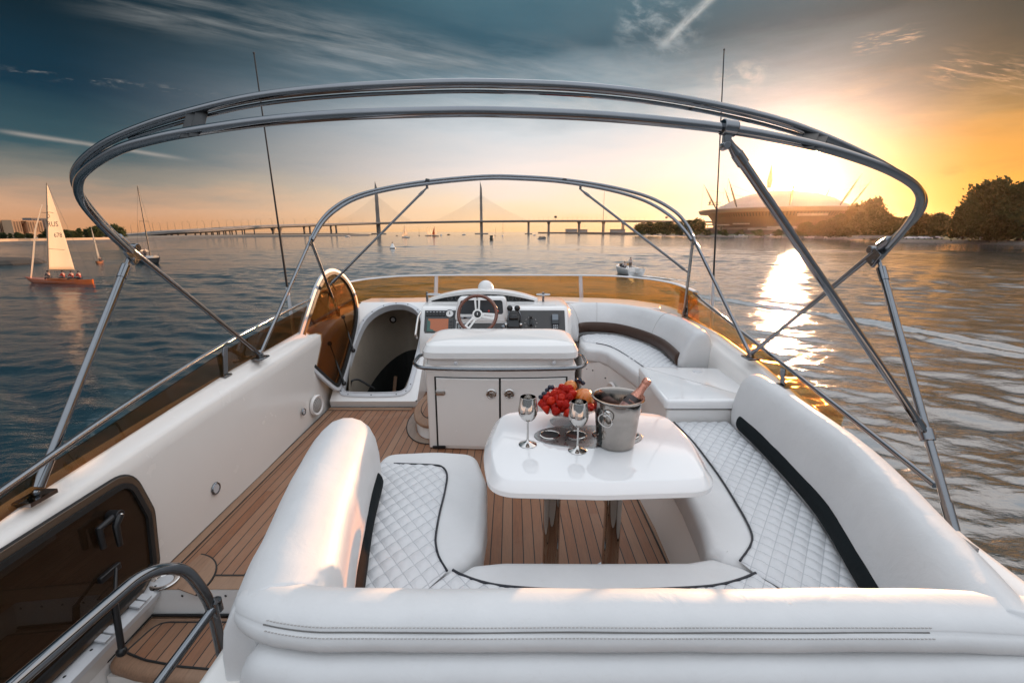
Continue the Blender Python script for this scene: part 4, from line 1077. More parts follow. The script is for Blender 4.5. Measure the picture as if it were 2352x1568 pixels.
# pile: rings of berries from the rim of the dish to the top
spots = []
for n, rad, z, a0 in ((17,.120,.094,.1),(12,.090,.098,.3),(12,.090,.120,.0),(9,.060,.124,.4),(8,.058,.144,.2),(5,.030,.152,.6),(3,.022,.172,.2)):
    for k in range(n):
        a = 2*math.pi*k/n+a0+r3.uniform(-.1,.1); spots.append((rad*math.cos(a)+r3.uniform(-.005,.005), rad*math.sin(a)*.95+r3.uniform(-.005,.005), z+r3.uniform(-.004,.004)))
spots = [s_ for s_ in spots if not (s_[0] > .035 and s_[1] > -.075 and s_[2] > .10)]
meshes = [None]*3
for i, (x, y, z) in enumerate(spots):
    k = r3.choice((0,2,2,2,2,1))
    if meshes[k] is None:
        o = obj('berry', berry_mb(k), berm.m, None, ang=180); meshes[k] = o
    else:
        o = meshes[k].copy(); COL.objects.link(o)
    o.location = cb+Vector((x-.012, y, z)); o.rotation_euler = (r3.uniform(1.2,2.4) if k < 2 else r3.uniform(-.8,.8), r3.uniform(-.9,.9), r3.uniform(0,6.28)); sc__ = r3.uniform(.88,1.22); o.scale = (sc__,)*3
    tag(o, 'plump red berry heaped on the cut glass dish', 'berry', 'red berries heaped on the glass dish')
blum = plain('blueberry_skin', (.012,.016,.035), .35, var=.4, scale=60)
bproto = None
for x, y, z in ((-.135,.03,.118),(-.118,.055,.126),(-.100,.075,.138),(-.085,.085,.150),(-.075,.06,.158),(.045,.05,.198),(.062,.055,.192),(.075,.04,.188),(.058,.035,.205),(-.11,.03,.134)):
    mb = MB().lathe([(.001,-.0095),(.006,-.008),(.0095,-.003),(.010,.002),(.0075,.008),(.0045,.0092),(.004,.0075),(.001,.007)], (0,0,0), None, 14)
    if bproto is None: o = bproto = obj('blueberry', mb, blum, None, ang=180)
    else: o = bproto.copy(); COL.objects.link(o)
    o.location = cb+Vector((x,y,z)); o.rotation_euler = (r3.uniform(-1,1), r3.uniform(-1,1), 0); o.scale = (1.15,)*3
    tag(o, 'small dark blueberry tucked among the red berries', 'blueberry', 'blueberries tucked among the red berries')
orm = NT('tangerine_flesh'); co = orm.coord()
oc = orm.mix(orm.ramp(orm.noise(orm.mapping(co,(1,1,.25)), 60, 5, .7), [(.5,(0,0,0)),(.72,(.7,.7,.7))]), (.60,.15,.012), (.70,.38,.12))
oc = orm.mix(orm.ramp(orm.noise(co, 90, 4, .7), [(.63,(0,0,0)),(.70,(.8,.8,.8))]), oc, (.10,.03,.012))
orm.bsdf(oc, .34, 0, orm.bump(orm.noise(co, 90, 4, .6), .3, .003), .3)
def tangerine(c, r_, lab, tilt):
    rg = []
    for i in range(15):
        a = math.pi*i/14; z = math.cos(a)*.80; base = math.sin(a)**.85
        rg.append([Vector((base*(1-.13*abs(math.cos(4.5*t_))**6)*math.cos(t_), base*(1-.13*abs(math.cos(4.5*t_))**6)*math.sin(t_), z-(.12 if i == 0 else 0)))*r_+Vector((base*0,0,0)) for t_ in [2*math.pi*k/72 for k in range(72)]])
    for g in rg[:1]+rg[-1:]:
        for p in g: p.x *= .02; p.y *= .02
    o = obj('tangerine', MB().rings(rg), orm.m, None, ang=180); o.location = c; o.rotation_euler = tilt
    return tag(o, lab, 'tangerine', 'peeled tangerines on the glass dish')
tangerine(cb+Vector((.075,-.005,.128)), .052, 'peeled tangerine with ridged segments, close behind the right goblet', (.25,.1,.3))
tangerine(cb+Vector((.012,.035,.172)), .034, 'peeled tangerine half hidden at the very top of the berry heap', (.4,-.3,0))
tangerine(cb+Vector((.112,.03,.112)), .040, 'peeled tangerine low on the dish, nearly hidden by the ice bucket', (.1,.5,1))
# ------------------------------------------------------------------ quilted cushions
def in_poly(x, y, P):
    c = False; n = len(P); j = n-1
    for i in range(n):
        xi, yi = P[i]; xj, yj = P[j]
        if (yi > y) != (yj > y) and x < (xj-xi)*(y-yi)/(yj-yi)+xi: c = not c
        j = i
    return c
def near_edge(x, y, P):
    best = 1e9; bp = (x, y); n = len(P)
    for i in range(n):
        ax_, ay = P[i]; bx, by = P[(i+1)%n]; dx, dy = bx-ax_, by-ay; L = dx*dx+dy*dy
        t = 0 if L < 1e-12 else max(0, min(1, ((x-ax_)*dx+(y-ay)*dy)/L)); qx, qy = ax_+t*dx, ay+t*dy
        d = (x-qx)**2+(y-qy)**2
        if d < best: best = d; bp = (qx, qy)
    return math.sqrt(best), bp
def quilt(poly, z, parent, mat, cell=(.052,.052), axes=((.8,.6),(.8,-.6)), puff=.0105, st=.0065, name='quilted_panel', dome=.010):
    xs = [p[0] for p in poly]; ys = [p[1] for p in poly]
    nx = int((max(xs)-min(xs))/st)+3; ny = int((max(ys)-min(ys))/st)+3
    x0, y0 = min(xs)-st, min(ys)-st; ins = {}; vid = {}; mb = MB()
    for i in range(nx):
        for j in range(ny): ins[i, j] = in_poly(x0+i*st, y0+j*st, poly)
    def vert(i, j):
        if (i, j) in vid: return vid[i, j]
        x, y = x0+i*st, y0+j*st; d, q = near_edge(x, y, poly)
        if not ins[i, j]: x, y = q; d = 0
        u = (x*axes[0][0]+y*axes[0][1])/cell[0]; v = (x*axes[1][0]+y*axes[1][1])/cell[1]
        h = (abs(math.sin(math.pi*u))*abs(math.sin(math.pi*v)))**.34
        wr = noise.noise(Vector((x*9, y*9, 1.3)))*.0016+noise.noise(Vector((x*30, y*30, 4)))*.0007
        k = min(1, d/.012)
        mb.v.append(Vector((x, y, z+puff*h*k+wr*k+dome*min(1, d/.14)**.7))); vid[i, j] = len(mb.v)-1; return vid[i, j]
    for i in range(nx-1):
        for j in range(ny-1):
            if ins[i,j] or ins[i+1,j] or ins[i,j+1] or ins[i+1,j+1]:
                mb.f.append([vert(i,j), vert(i+1,j), vert(i+1,j+1), vert(i,j+1)]); mb.m.append(0)
    return obj(name, mb, mat, parent, ang=180)
def xy(p): return (p.x, p.y)
def gp(pts, z): return [xy(gz(X, Y, z)) for X, Y in pts]
SZ = .40
# ------------------------------------------------------------------ U sofa round the table
us = thing('corner_sofa', 'big white U-shaped cockpit sofa with diamond quilted seats round the table', 'sofa', (.35,1.4,0))
bprof2 = [(0,.36),(-.006,.46),(.004,.56),(.022,.63),(.045,.685),(.075,.722),(.110,.742),(.145,.742),(.178,.722),(.200,.685),(.212,.62),(.214,.50),(.205,.36)]
def soft(mb, amp=.004, sc=5):
    for v in mb.v:
        n = noise.noise_vector(v*sc)*amp+noise.noise_vector(v*sc*3.1)*amp*.35; v += n
    return mb
# right (long) back
rp = bez([Vector(p) for p in ((1.06,.92),(1.13,1.12),(1.20,1.34),(1.315,1.745),(1.375,2.25),(1.395,2.62))], 10)
bk_r = soft(sweep(bprof2, rp, -1, 0, .15, None, n=8, flatbase=False), .004, 4)
obj('backrest', bk_r, M['vinyl'], us, ang=180)
band = [(.02+.050*math.cos(a)*-1, .462+.056*math.sin(a)) for a in [2*math.pi*k/16 for k in range(16)]]
def band_along(path, side, m, par, e1=.04): return obj('lumbar_band', sweep(band, path, side, .02, e1), m, par, ang=180)
band_along([(p.x+.005, p.y) for p in rp[2:-2]], -1, M['vinyl_dark'], us)
# left back
lpth = bez([Vector(p) for p in ((-.44,1.00),(-.485,1.16),(-.53,1.36),(-.583,1.62),(-.622,1.88),(-.63,1.95))], 10)
lprof = [(0,.36),(-.006,.46),(-.002,.56),(.010,.635),(.036,.692),(.076,.730),(.122,.746),(.170,.747),(.216,.733),(.254,.700),(.280,.645),(.292,.57),(.294,.45),(.28,.30)]
obj('backrest', soft(sweep(lprof, lpth, 1, .02, .13, None, n=9), .005, 4), M['vinyl'], us, ang=180)
band_along([(p.x-.004, p.y) for p in lpth[8:-8]], 1, M['vinyl_dark'], us, .03)
# aft back, seen from behind: rolled top, twin-stitched seam, then the padded plinth below
AX0, AX1 = -.665, 2.1
aprof = [(.10,.36),(.112,.55),(.106,.64),(.085,.700),(.055,.736),(.02,.750),(-.018,.7475),(-.042,.738),(-.0555,.7235),(-.0570,.7205),(-.0578,.7175),(-.0640,.7135),(-.071,.702),(-.0735,.688),(-.070,.677),(-.060,.670),(-.03,.64),(-.0,.36)]
ap = [(AX0+.12+(AX1-AX0-.12)*k/70, .905) for k in range(71)]
def aft_y(x): return .0
aft = sweep(aprof, ap, 1, .15, 0, None, n=9)
for v in aft.v:                       # the corner curls forward round the left end
    if v.x < -.42: v.y += .55*(-.42-v.x)**1.7
    if v.x > .95: v.z -= .22*(v.x-.95)**2
soft(aft, .0035, 4); obj('backrest', aft, M['vinyl'], us, ang=180)
plinth = [(-.09,-.02),(-.10,.30),(-.112,.50),(-.115,.58),(-.110,.622),(-.094,.648),(-.066,.660),(.04,.64),(.08,-.02)]
pl_ = sweep(plinth, ap, 1, .10, 0, None, n=6)
for v in pl_.v:
    if v.x < -.42: v.y += .55*(-.42-v.x)**1.7
    v.x -= .012
obj('back_plinth', soft(pl_, .003, 3), M['vinyl'], us, ang=180)
# twin rows of stitches and the dark seam between them
def crv(x): return (.55*(-.42-x)**1.7 if x < -.42 else 0)
grey_seam = plain('dark_grey_seam', (.15,.145,.14), .7)
seam = MB(); pts = [(AX0+.09+k*.02) for k in range(int((.98-AX0-.1)/.02))]
seam.tube([(x, .905-.0578+crv(x)-.0004+noise.noise(Vector((x*4,0,0)))*.0012, .7188+noise.noise(Vector((x*4,5,0)))*.0015) for x in pts], .0017, 6)
obj('seam', seam, grey_seam, us)
stt = MB(); x = AX0+.10
while x < AX1-.05:
    for a, z in ((-.0530,.7280),(-.0660,.7115)):
        o_ = noise.noise(Vector((x*4,5,0)))*.0015
        stt.box((x, .905+a+crv(x)-.0012, z+o_), (.0052,.0018,.0016), Matrix.Rotation(R(-12 if z > .7 else 0),3,'X'))
    x += .0088
    if x > .95: break
grey_thread = plain('grey_thread', (.46,.44,.42), .7); st_o = obj('stitching', stt, grey_thread, us, flat=True)
# seats
LSQ = [(-.70,2.215)]+gp([(905,1066),(990,1069),(1016,1074),(1027,1092),(1022,1130),(1010,1180),(1002,1225),(1001,1250),(1008,1280),(1027,1313)], SZ)+gp([(982,1354)], SZ)+[(-.42,1.10),(-.60,1.10),(-.72,1.6)]
lseat = rounded([(-.72,2.335),(-.42,2.365),(-.20,2.335),(-.125,2.05),(-.108,1.75),(-.118,1.56),(-.165,1.475),(-.238,1.405),(-.50,1.10),(-.74,1.10)], [.10,.3,.12,.3,.3,.1,.05,.0,.02,.02], 6)
def cushion(out, z0=.235, z1=SZ, r=.045): return MB().pillow(out, z0, z1, r, 6)
s1 = obj('seat', soft(cushion(lseat), .003, 6), M['vinyl'], us, ang=60)
quilt(LSQ, SZ+.002, s1, M['vinyl_quilt'])
def piping(pts, z, par, r_=.0045):
    P = bez([Vector((x, y, z)) for x, y in pts], 5); return obj('piping', MB().tube(P, r_, 8), M['piping'], par)
piping(LSQ[1:11], SZ+.006, s1)
ASQ = gp([(980,1356),(1040,1311),(1060,1322),(1105,1338),(1165,1349),(1300,1357.5),(1450,1357),(1560,1353),(1640,1347),(1695,1334),(1735,1318)], SZ)+[(1.10,1.02),(-.42,1.02)]
aseat = rounded([(-.30,1.30),(-.222,1.395),(-.150,1.468),(-.03,1.485),(.35,1.480),(.66,1.485),(.765,1.505),(.86,1.452),(.92,1.39),(1.12,1.0),(-.45,1.0)], [0,.0,.06,.15,.5,.15,.05,.03,0,.0,.0], 6)
s2 = obj('seat', soft(cushion(aseat), .003, 6), M['vinyl'], us, ang=60)
quilt(ASQ, SZ+.002, s2, M['vinyl_quilt']); piping(ASQ[1:11], SZ+.006, s2, .005)
RSQ = gp([(1699,1290),(1722,1257),(1727,1232),(1712,1195),(1686,1150),(1660,1108),(1637,1075)], SZ)+[(1.06,2.45),(1.045,2.735),(1.40,2.74),(1.375,2.25),(1.315,1.745),(1.21,1.34),(1.16,1.10),(1.10,1.10)]+gp([(1735,1318)], SZ)
rseat = rounded([(.845,2.74),(.83,2.2),(.825,1.95),(.79,1.66),(.765,1.545),(.80,1.49),(.858,1.448),(.925,1.395),(1.12,1.08),(1.22,1.10),(1.33,1.7),(1.42,2.74)], [.02,.4,.4,.3,.05,.04,.0,.0,.0,.01,.3,.01], 6)
s3 = obj('seat', soft(cushion(rseat), .003, 6), M['vinyl'], us, ang=60)
quilt(RSQ, SZ+.002, s3, M['vinyl_quilt']); piping(RSQ[0:9], SZ+.006, s3)
# bases
bs = MB()
bs.prism(rounded([(-.70,2.29),(-.27,2.29),(-.19,2.2),(-.155,1.78),(-.165,1.52),(-.60,1.0),(-.80,1.1)], .05), .003, .25)
obj('base', bs, M['gelcoat_warm'], us, ang=40)
obj('base', MB().prism(rounded([(-.18,1.50),(-.10,1.435),(.74,1.435),(.84,1.42),(1.1,1.1),(-.6,1.0)], .03), .003, .25), M['gelcoat_warm'], us, ang=40)
obj('base', MB().rings([[Vector((x+.045*k*(1 if x < 1 else 0), y, z)) for x, y in rounded([(.83,2.745),(.845,2.2),(.825,1.62),(.84,1.44),(1.1,1.1),(1.40,1.5),(1.45,2.745)], .03)] for z, k in ((.003,-1.2),(.12,-.9),(.25,0))]), M['gelcoat_warm'], us, ang=40)
obj('plinth', MB().box((-.41,.97,.25), (.78,.20,.5)), M['gelcoat_warm'], us, bevel=.03)
lk = MB().pillow(rounded([(-.11,-.07),(.11,-.07),(.11,.07),(-.11,.07)], .02), 0,.006,.003, M=Matrix.Translation((-.157,1.85,.135)) @ Matrix.Rotation(R(90),4,'Z') @ Matrix.Rotation(R(90),4,'X'))
obj('access_panel', lk, M['gelcoat'], us)
q = MB(); arcband(q, (-.155,1.63), .045, .13, -90, 90, .001, .006, 0); arcband(q, (-.155,1.63), .13, .136, -90, 90, .001, .0065, 1)
solo('trim_board', q, [M['teak_plain'], M['rubber']], 'curved teak margin board at the foot of the sofa, under the table edge', 'trim board', flat=True)
q = MB().box((.795,2.0,.004), (.05,1.3,.006)); q.box((.768,2.0,.0045), (.006,1.3,.006), mi=1); q.box((.795,1.62,.0046), (.05,.006,.0062), mi=1)
solo('trim_board', q, [M['teak_plain'], M['rubber']], 'straight teak margin board along the right hand seat base under the table', 'trim board', flat=True)

# ------------------------------------------------------------------ locker between the sofas
lk = thing('side_locker', 'low white locker with a glossy lid between the two sofas', 'locker', (1.25,3.1,0))
lo_ = [(1.005,2.765),(1.60,2.765),(1.66,3.46),(1.03,3.50)]
obj('body', MB().prism(rounded(lo_, .02), .003,.475), M['gelcoat'], lk, ang=40, bevel=.006)
obj('lid', MB().rings([[Vector((x, y, z)) for x, y in inset(rounded([(.985,2.75),(1.60,2.75),(1.665,3.47),(1.015,3.51)], .03), d)] for d, z in ((.01,.487),(0,.492),(0,.535),(.006,.544),(.016,.549),(.028,.550))]), M['gloss'], lk, ang=50)
obj('filler_cap', MB().lathe([(.001,0),(.034,0),(.033,.004),(.001,.005)], (1.43,3.36,.550), None, 20), M['frame'], lk)
# ------------------------------------------------------------------ curved bench beside the helm
cb_ = thing('curved_bench', 'curved white bench with a brown band beside the helm console', 'bench', (1.15,4.3,0))
cp_ = bez([Vector(p) for p in ((.70,4.70),(.735,4.93),(.90,5.02),(1.15,4.93),(1.335,4.60),(1.425,4.19),(1.40,3.70))], 9)
cprof2 = [(0,.47),(-.005,.55),(.015,.64),(.05,.72),(.095,.785),(.145,.812),(.195,.806),(.235,.765),(.26,.68),(.27,.55),(.26,.47)]
ksm = [p for p in cp_]
obj('backrest', soft(sweep(cprof2, [(p.x,p.y) for p in ksm], 1, .10, .07, None, n=7), .003, 4), M['vinyl'], cb_, ang=180)
q = MB()
def back_pt(i, a, z):
    P = ksm; t = (P[min(i+1,len(P)-1)]-P[max(i-1,0)]).normalized(); nn = Vector((-t.y, t.x)); return Vector((P[i].x+nn.x*a, P[i].y+nn.y*a, z))
for i in (10, 20, 40):
    q.tube([back_pt(i, a-.002 if z < .70 else a, z+.002) for a, z in cprof2[1:9]], .0022, 5)
obj('seam', q, grey_thread, cb_)
bnd = [(.012-.040*math.cos(a), .555+.060*math.sin(a)) for a in [2*math.pi*k/14 for k in range(14)]]
obj('lumbar_band', sweep(bnd, [(p.x,p.y) for p in cp_[10:]], 1, .02, .01), M['vinyl_brown'], cb_, ang=180)
bz = .485
bseat = rounded([(.70,4.60),(.74,4.92),(.95,5.0),(1.2,4.9),(1.40,4.5),(1.43,4.1),(1.42,3.55),(1.02,3.52),(.965,3.85),(.905,4.18),(.84,4.285),(.72,4.32)], [.05,.1,.1,.2,.2,.2,.01,.02,.2,.1,.08,.06], 6)
s4 = obj('seat', soft(MB().pillow(bseat, .34, bz, .04, 6), .002, 6), M['vinyl'], cb_, ang=60)
BQ = [(.74,4.62),(.76,4.88),(.95,4.96),(1.16,4.88),(1.34,4.56),(1.42,4.18),(1.40,3.56),(1.13,3.55),(1.08,3.86),(1.03,4.20),(.97,4.42),(.88,4.52)]
BQ = rounded(BQ, .06, 4); quilt(BQ, bz+.002, s4, M['vinyl_quilt'], cell=(.052,.052))
piping([(1.135,3.53),(1.10,3.78),(1.06,4.05),(1.015,4.28),(.955,4.44),(.86,4.53)], bz+.005, s4, .004)
obj('base', MB().prism(rounded([(.70,4.36),(.82,4.31),(.92,4.20),(.985,3.85),(1.04,3.50),(1.66,3.50),(1.7,4.4),(1.5,5.1),(.72,5.1)], [.04,.06,.1,.2,.01,.01,.1,.1,.02]), .003, .36), M['gelcoat'], cb_, ang=40)
q = MB().lathe([(.001,0),(.105,0),(.105,.012),(.094,.02),(.080,.012),(.001,.010)], (.935,4.02,.135), (-.98,-.2,.0), 30)
obj('speaker_cover', q, M['gelcoat'], cb_)
for x, y, z in ((.745,4.343,.27),(.80,4.317,.265),(.905,4.21,.22)): obj('screw', MB().lathe([(.001,0),(.008,0),(.001,.004)], (x,y,z), (-.4,-.9,0), 8), M['black'], cb_)
# ------------------------------------------------------------------ aft stairwell, hatch and hand rail
sw = thing('stairwell', 'aft stairwell with white rim and a teak step, beside the sofa', 'stairwell', (-1.3,1.4,-.3))
wl = MB()
wl.quad((-1.62,1.77,-.002),(-.98,1.77,-.002),(-.98,1.765,-.06),(-1.655,1.765,-.06)); wl.quad((-1.655,1.765,-.06),(-.98,1.765,-.06),(-.98,1.755,-.125),(-1.67,1.755,-.125))
wl.quad((-1.622,.4,-.002),(-1.622,1.77,-.002),(-1.665,1.765,-.125),(-1.665,.4,-.125)); wl.quad((-1.665,.4,-.125),(-1.665,1.765,-.125),(-1.665,1.765,-1.0),(-1.665,.4,-1.0))
wl.quad((-.98,.4,-.002),(-.98,1.77,-.002),(-.98,1.77,-1.0),(-.98,.4,-1.0)); wl.quad((-1.7,.4,0),(-.9,.4,0),(-.9,.4,-1),(-1.7,.4,-1))
obj('wall', wl, M['gelcoat'], sw, flat=True)
rim = MB().rings([[Vector((x, y, z)) for x, z in ((-1.705,-.01),(-1.705,.012),(-1.69,.018),(-1.632,.006),(-1.618,-.004),(-1.622,-.03))] for y in (.3,1.0,1.72,1.80)])
obj('rim', rim, M['frame'], sw, ang=50)
for k in range(9): obj('screw', MB().lathe([(.001,0),(.006,0),(.001,.003)], (-1.648, .9+.11*k, .0095), None, 8), M['black'], sw)
for k in range(6): obj('screw', MB().lathe([(.001,0),(.006,0),(.001,.003)], (-1.52+.10*k, 1.764, -.03), (0,-1,0), 8), M['black'], sw)
tread = [(-1.668,1.752),(-.985,1.752),(-.985,1.425),(-1.15,1.42),(-1.35,1.435),(-1.52,1.462),(-1.668,1.50)]
tr_o = rounded(tread, [.02,.01,.03,.3,.3,.3,.06], 5)
obj('tread', MB().pillow(tr_o, -.175,-.120,.022), M['teak_plain'], sw, ang=60)
tin = [(-1.60,1.705),(-.99,1.705),(-.99,1.478),(-1.15,1.472),(-1.35,1.490),(-1.52,1.52),(-1.625,1.555)]
ti = rounded(tin, [.06,.01,.01,.3,.3,.3,.02], 5)
tp_ = obj('tread_panel', MB().prism(ti, -.1198,-.1165), M['teak'], sw, flat=True)
obj('seam', MB().tube([Vector((x,y,-.1175)) for x, y in ti+ti[:1]], .0045, 6).tube([(-1.665,1.745,-.118),(-.99,1.748,-.118)], .006, 6).tube([(-1.662,1.74,-.118),(-1.664,1.51,-.118)], .005, 6), M['rubber'], tp_)
obj('tread', MB().pillow(rounded([(-1.66,1.40),(-.99,1.40),(-.99,1.02),(-1.66,1.02)], .03), -.50,-.44,.02), M['teak_plain'], sw, ang=60)
obj('riser', MB().box((-1.32,1.50,-.42), (.68,.02,.5)), M['gelcoat_warm'], sw)
# smoked lid of the aft hatch, standing on its hinges against the side wall
HA = V(-1.665,1.77,.035); HN = Vector((1,0,.03)).normalized()
def La(l, h, n=0): return HA+Vector((-.055*h,-l,0))+Vector((0,0,1))*h+HN*n      # l runs aft, h up
lo2 = rounded([(-.07,.05),(-.115,.30),(-.06,.545),(1.15,.535),(1.15,.0),(.05,-.01)], [.05,.12,.13,.06,.06,.06], 8)
hl2 = thing('hatch_lid', 'big dark smoked hatch lid standing open at the aft stairs', 'hatch lid', HA)
def ringmesh(o0, o1, n0, n1):
    return MB().rings([[La(*p, n0) for p in o0], [La(*p, n1) for p in o0], [La(*p, n1) for p in o1], [La(*p, n0) for p in o1], [La(*p, n0) for p in o0]], cap0=False, cap1=False)
brown_edge = plain('brown_acrylic_edge', (.085,.058,.040), .18, var=.08, coat=.4)
obj('pane', MB().rings([[La(*p, 0) for p in inset(lo2,.028)], [La(*p, .009) for p in inset(lo2,.028)]]), M['smoke_dark'], hl2, ang=60)
obj('edge_band', ringmesh(lo2, inset(lo2,.032), -.004, .012), brown_edge, hl2, bevel=.003, ang=40)
obj('seal', ringmesh(inset(lo2,.030), inset(lo2,.052), .006, .022), M['rubber'], hl2, bevel=.004)
obj('rim_edge', MB().tube([La(*p, .004) for p in lo2+lo2[:1]], .007, 8, False), M['rubber'], hl2)
def lt2(l, h):
    c = La(l, h, .012); q = MB().tube([c, c+HN*.05], .021, 12)
    q.tube([c+HN*.045, La(l+.03,h-.03,.060), La(l+.035,h-.12,.058)], [.017,.014,.011], 8); q.tube([c+HN*.03+Vector((0,.0,0)), La(l+.085,h-.005,.045), La(l+.09,h-.09,.045)], [.016,.014,.011], 8)
    o = obj('latch', q, M['black'], hl2, bevel=.002)
    obj('bolt', MB().ball(c+HN*.052, .008, 10, 6), M['steel_bright'], o)
lt2(.10,.42)
sb = obj('strut_bracket', MB().box(La(.17,.20,.018), (.02,.095,.028)), M['black'], hl2, bevel=.004)
obj('strut', MB().tube([La(.155,.21,.035), V(-1.585,1.52,.16)], .0065, 8).tube([V(-1.585,1.52,.16), V(-1.56,1.48,-.02)], .012, 10).ball(V(-1.56,1.478,-.03), .020, 10, 6), M['black'], hl2)
for y in (1.70,1.66,1.53,1.49):
    obj('hinge_leaf', MB().box((-1.640,y,.022), (.055,.032,.010), Matrix.Rotation(R(12),3,'Y')).tube([(-1.662,y-.016,.026),(-1.662,y+.016,.026)], .008, 8), M['frame'], hl2, bevel=.002)
hr = thing('stair_rail', 'bent chrome hand rail guarding the aft stairs, nearest the camera', 'hand rail', (-1.0,1.1,0))
A_ = [(-1.06,.30,.685),(-1.045,.75,.678),(-1.04,1.10,.665),(-1.01,1.20,.60),(-.975,1.235,.44),(-.965,1.245,-.30)]
obj('rail', MB().tube(fillet(A_, [.0,.10,.09,.10], 8), .0165, 18), M['steel'], hr)
obj('brace', MB().tube([(-.968,1.238,.415),(-1.02,1.03,.335),(-1.04,.5,.12)], .0145, 16), M['steel'], hr)
obj('weld_collar', MB().tube([(-.966,1.242,.435),(-.966,1.244,.395)], .0185, 16), M['steel'], hr)
# ------------------------------------------------------------------ speaker and courtesy lights on the side wall
def wallface(X, Y): return ax(X, Y, -1.698)
c = wallface(726,930); N_ = Vector((1,-.15,0)).normalized()
spk = thing('speaker', 'round white loudspeaker low on the side wall near the companionway', 'speaker', c)
obj('bezel', MB().lathe([(.066,0),(.092,0),(.092,.012),(.082,.022),(.066,.014)], c, N_, 32, False, False), M['gelcoat'], spk)
gm = NT('speaker_grille'); co = gm.coord(); s = gm.sep(co); ln = gm.math('LESS_THAN', gm.math('FRACT', gm.math('MULTIPLY', s[2], 95)), .42)
gm.bsdf(gm.mix(ln, (.55,.54,.52), (.05,.05,.05)), .5)
obj('grille', MB().lathe([(.001,.022),(.03,.021),(.055,.017),(.067,.012),(.067,.002),(.001,.002)], c, N_, 28), gm.m, spk)
for X, Y, lab, r_ in ((697,945,'small round courtesy light beside the loudspeaker', .030), (495,1121,'round courtesy light alone halfway along the side wall', .036)):
    c = wallface(X, Y); cl = thing('courtesy_light', lab, 'light', c, 'round courtesy lights in the side wall')
    obj('bezel', MB().lathe([(r_*.72,0),(r_,0),(r_,.005),(r_*.9,.010),(r_*.72,.007)], c, (1,0,0), 26, False, False), M['steel'], cl)
    obj('lens', MB().lathe([(.001,.001),(r_*.74,.001),(r_*.72,.006),(.001,.007)], c, (1,0,0), 22), M['frame'], cl)
# ================================================================== THE FAR SHORES, BRIDGE AND BOATS
def wat(X, Y): return gz(X, Y, WATER)
def pol(X, t):                  # ground point under column X at depth t along the view axis
    u = (X-1176)/F; r = ray(X, 532); k = t; p = CAM+r*k; return Vector((p.x, p.y, WATER))
def zat(Y, t):                  # height seen at row Y, depth t
    return CAMZ+(-SP+(784-Y)/F*CP)*t
bark = plain('tree_bark', (.06,.045,.032), .9, var=.3)
def leafmat(name, c):
    t = NT(name); co = t.coord(); a = t.noise(co, .35, 3, .6); oi = t.n('ShaderNodeObjectInfo')
    col = t.ramp(a, [(.3, tuple(x*.6 for x in c)), (.7, tuple(x*1.35 for x in c))])
    col = t.mix(t.math('MULTIPLY', oi.outputs['Random'], .5), col, t.mix(.6, col, (.10,.075,.02)))
    p = t.bsdf(col, .6, 0, None, 0, .2, False)
    tl = t.n('ShaderNodeBsdfTranslucent'); t.l(col, tl.inputs[0]); mx_ = t.n('ShaderNodeMixShader'); mx_.inputs[0].default_value = .35
    t.l(p.outputs[0], mx_.inputs[1]); t.l(tl.outputs[0], mx_.inputs[2]); t.l(mx_.outputs[0], t.out.inputs[0]); return t.m
LEAF = leafmat('summer_leaves', (.060,.085,.028)); LEAF2 = leafmat('dark_leaves', (.036,.056,.022))
def tree_proto(seed, H, Wd, nl, leaf, trunk=.22, lobes=9, name='tree', mat=LEAF):
    r_ = random.Random(seed); root = thing(name, 'leafy tree', 'tree')
    th = H*trunk; tm = MB(); tm.tube([(0,0,-.3),(.02*H*.2,0,th*.6),(.0,.01*H,th*1.5),(.01*H,0,H*.62)], [H*.028,H*.022,H*.016,H*.005], 7)
    L = []
    for i in range(lobes):
        a = 2.4*i+r_.uniform(-.5,.5); q = (i+.5)/lobes; z = th+(H-th)*(.04+.86*q)
        rad = Wd*.5*(math.sin(math.pi*(.20+.76*q))**.7)*r_.uniform(.30,.78); sz = Wd*.5*r_.uniform(.26,.46)*(1.1-.35*q)
        c = Vector((rad*math.cos(a), rad*math.sin(a), z)); L.append((c, sz)); tm.tube([(0,0,th*r_.uniform(.8,1.3)+q*(H-th)*.35), c*.6+Vector((0,0,th*.3)), c], [H*.011,H*.007,H*.003], 5)
    obj('trunk', tm, bark, root, local=True)
    cm = MB()
    for _ in range(nl):
        c, sz = r_.choice(L); d = Vector((r_.gauss(0,1), r_.gauss(0,1), r_.gauss(0,1))).normalized()*sz*(r_.random()**.40)*r_.choice((1,1,1,1.2,1.5,1.8))
        p = c+Vector((d.x, d.y, d.z*.72)); s_ = leaf*r_.uniform(.5,1.5)
        ax_ = Vector((r_.gauss(0,1), r_.gauss(0,1), r_.gauss(0,.6))).normalized(); b_ = ax_.orthogonal().normalized(); c_ = ax_.cross(b_)
        cm.add([p-b_*s_, p-c_*s_*.55, p+b_*s_, p+c_*s_*.55], [(0,1,2,3)])
    obj('crown', cm, mat, root, local=True, flat=True); return root
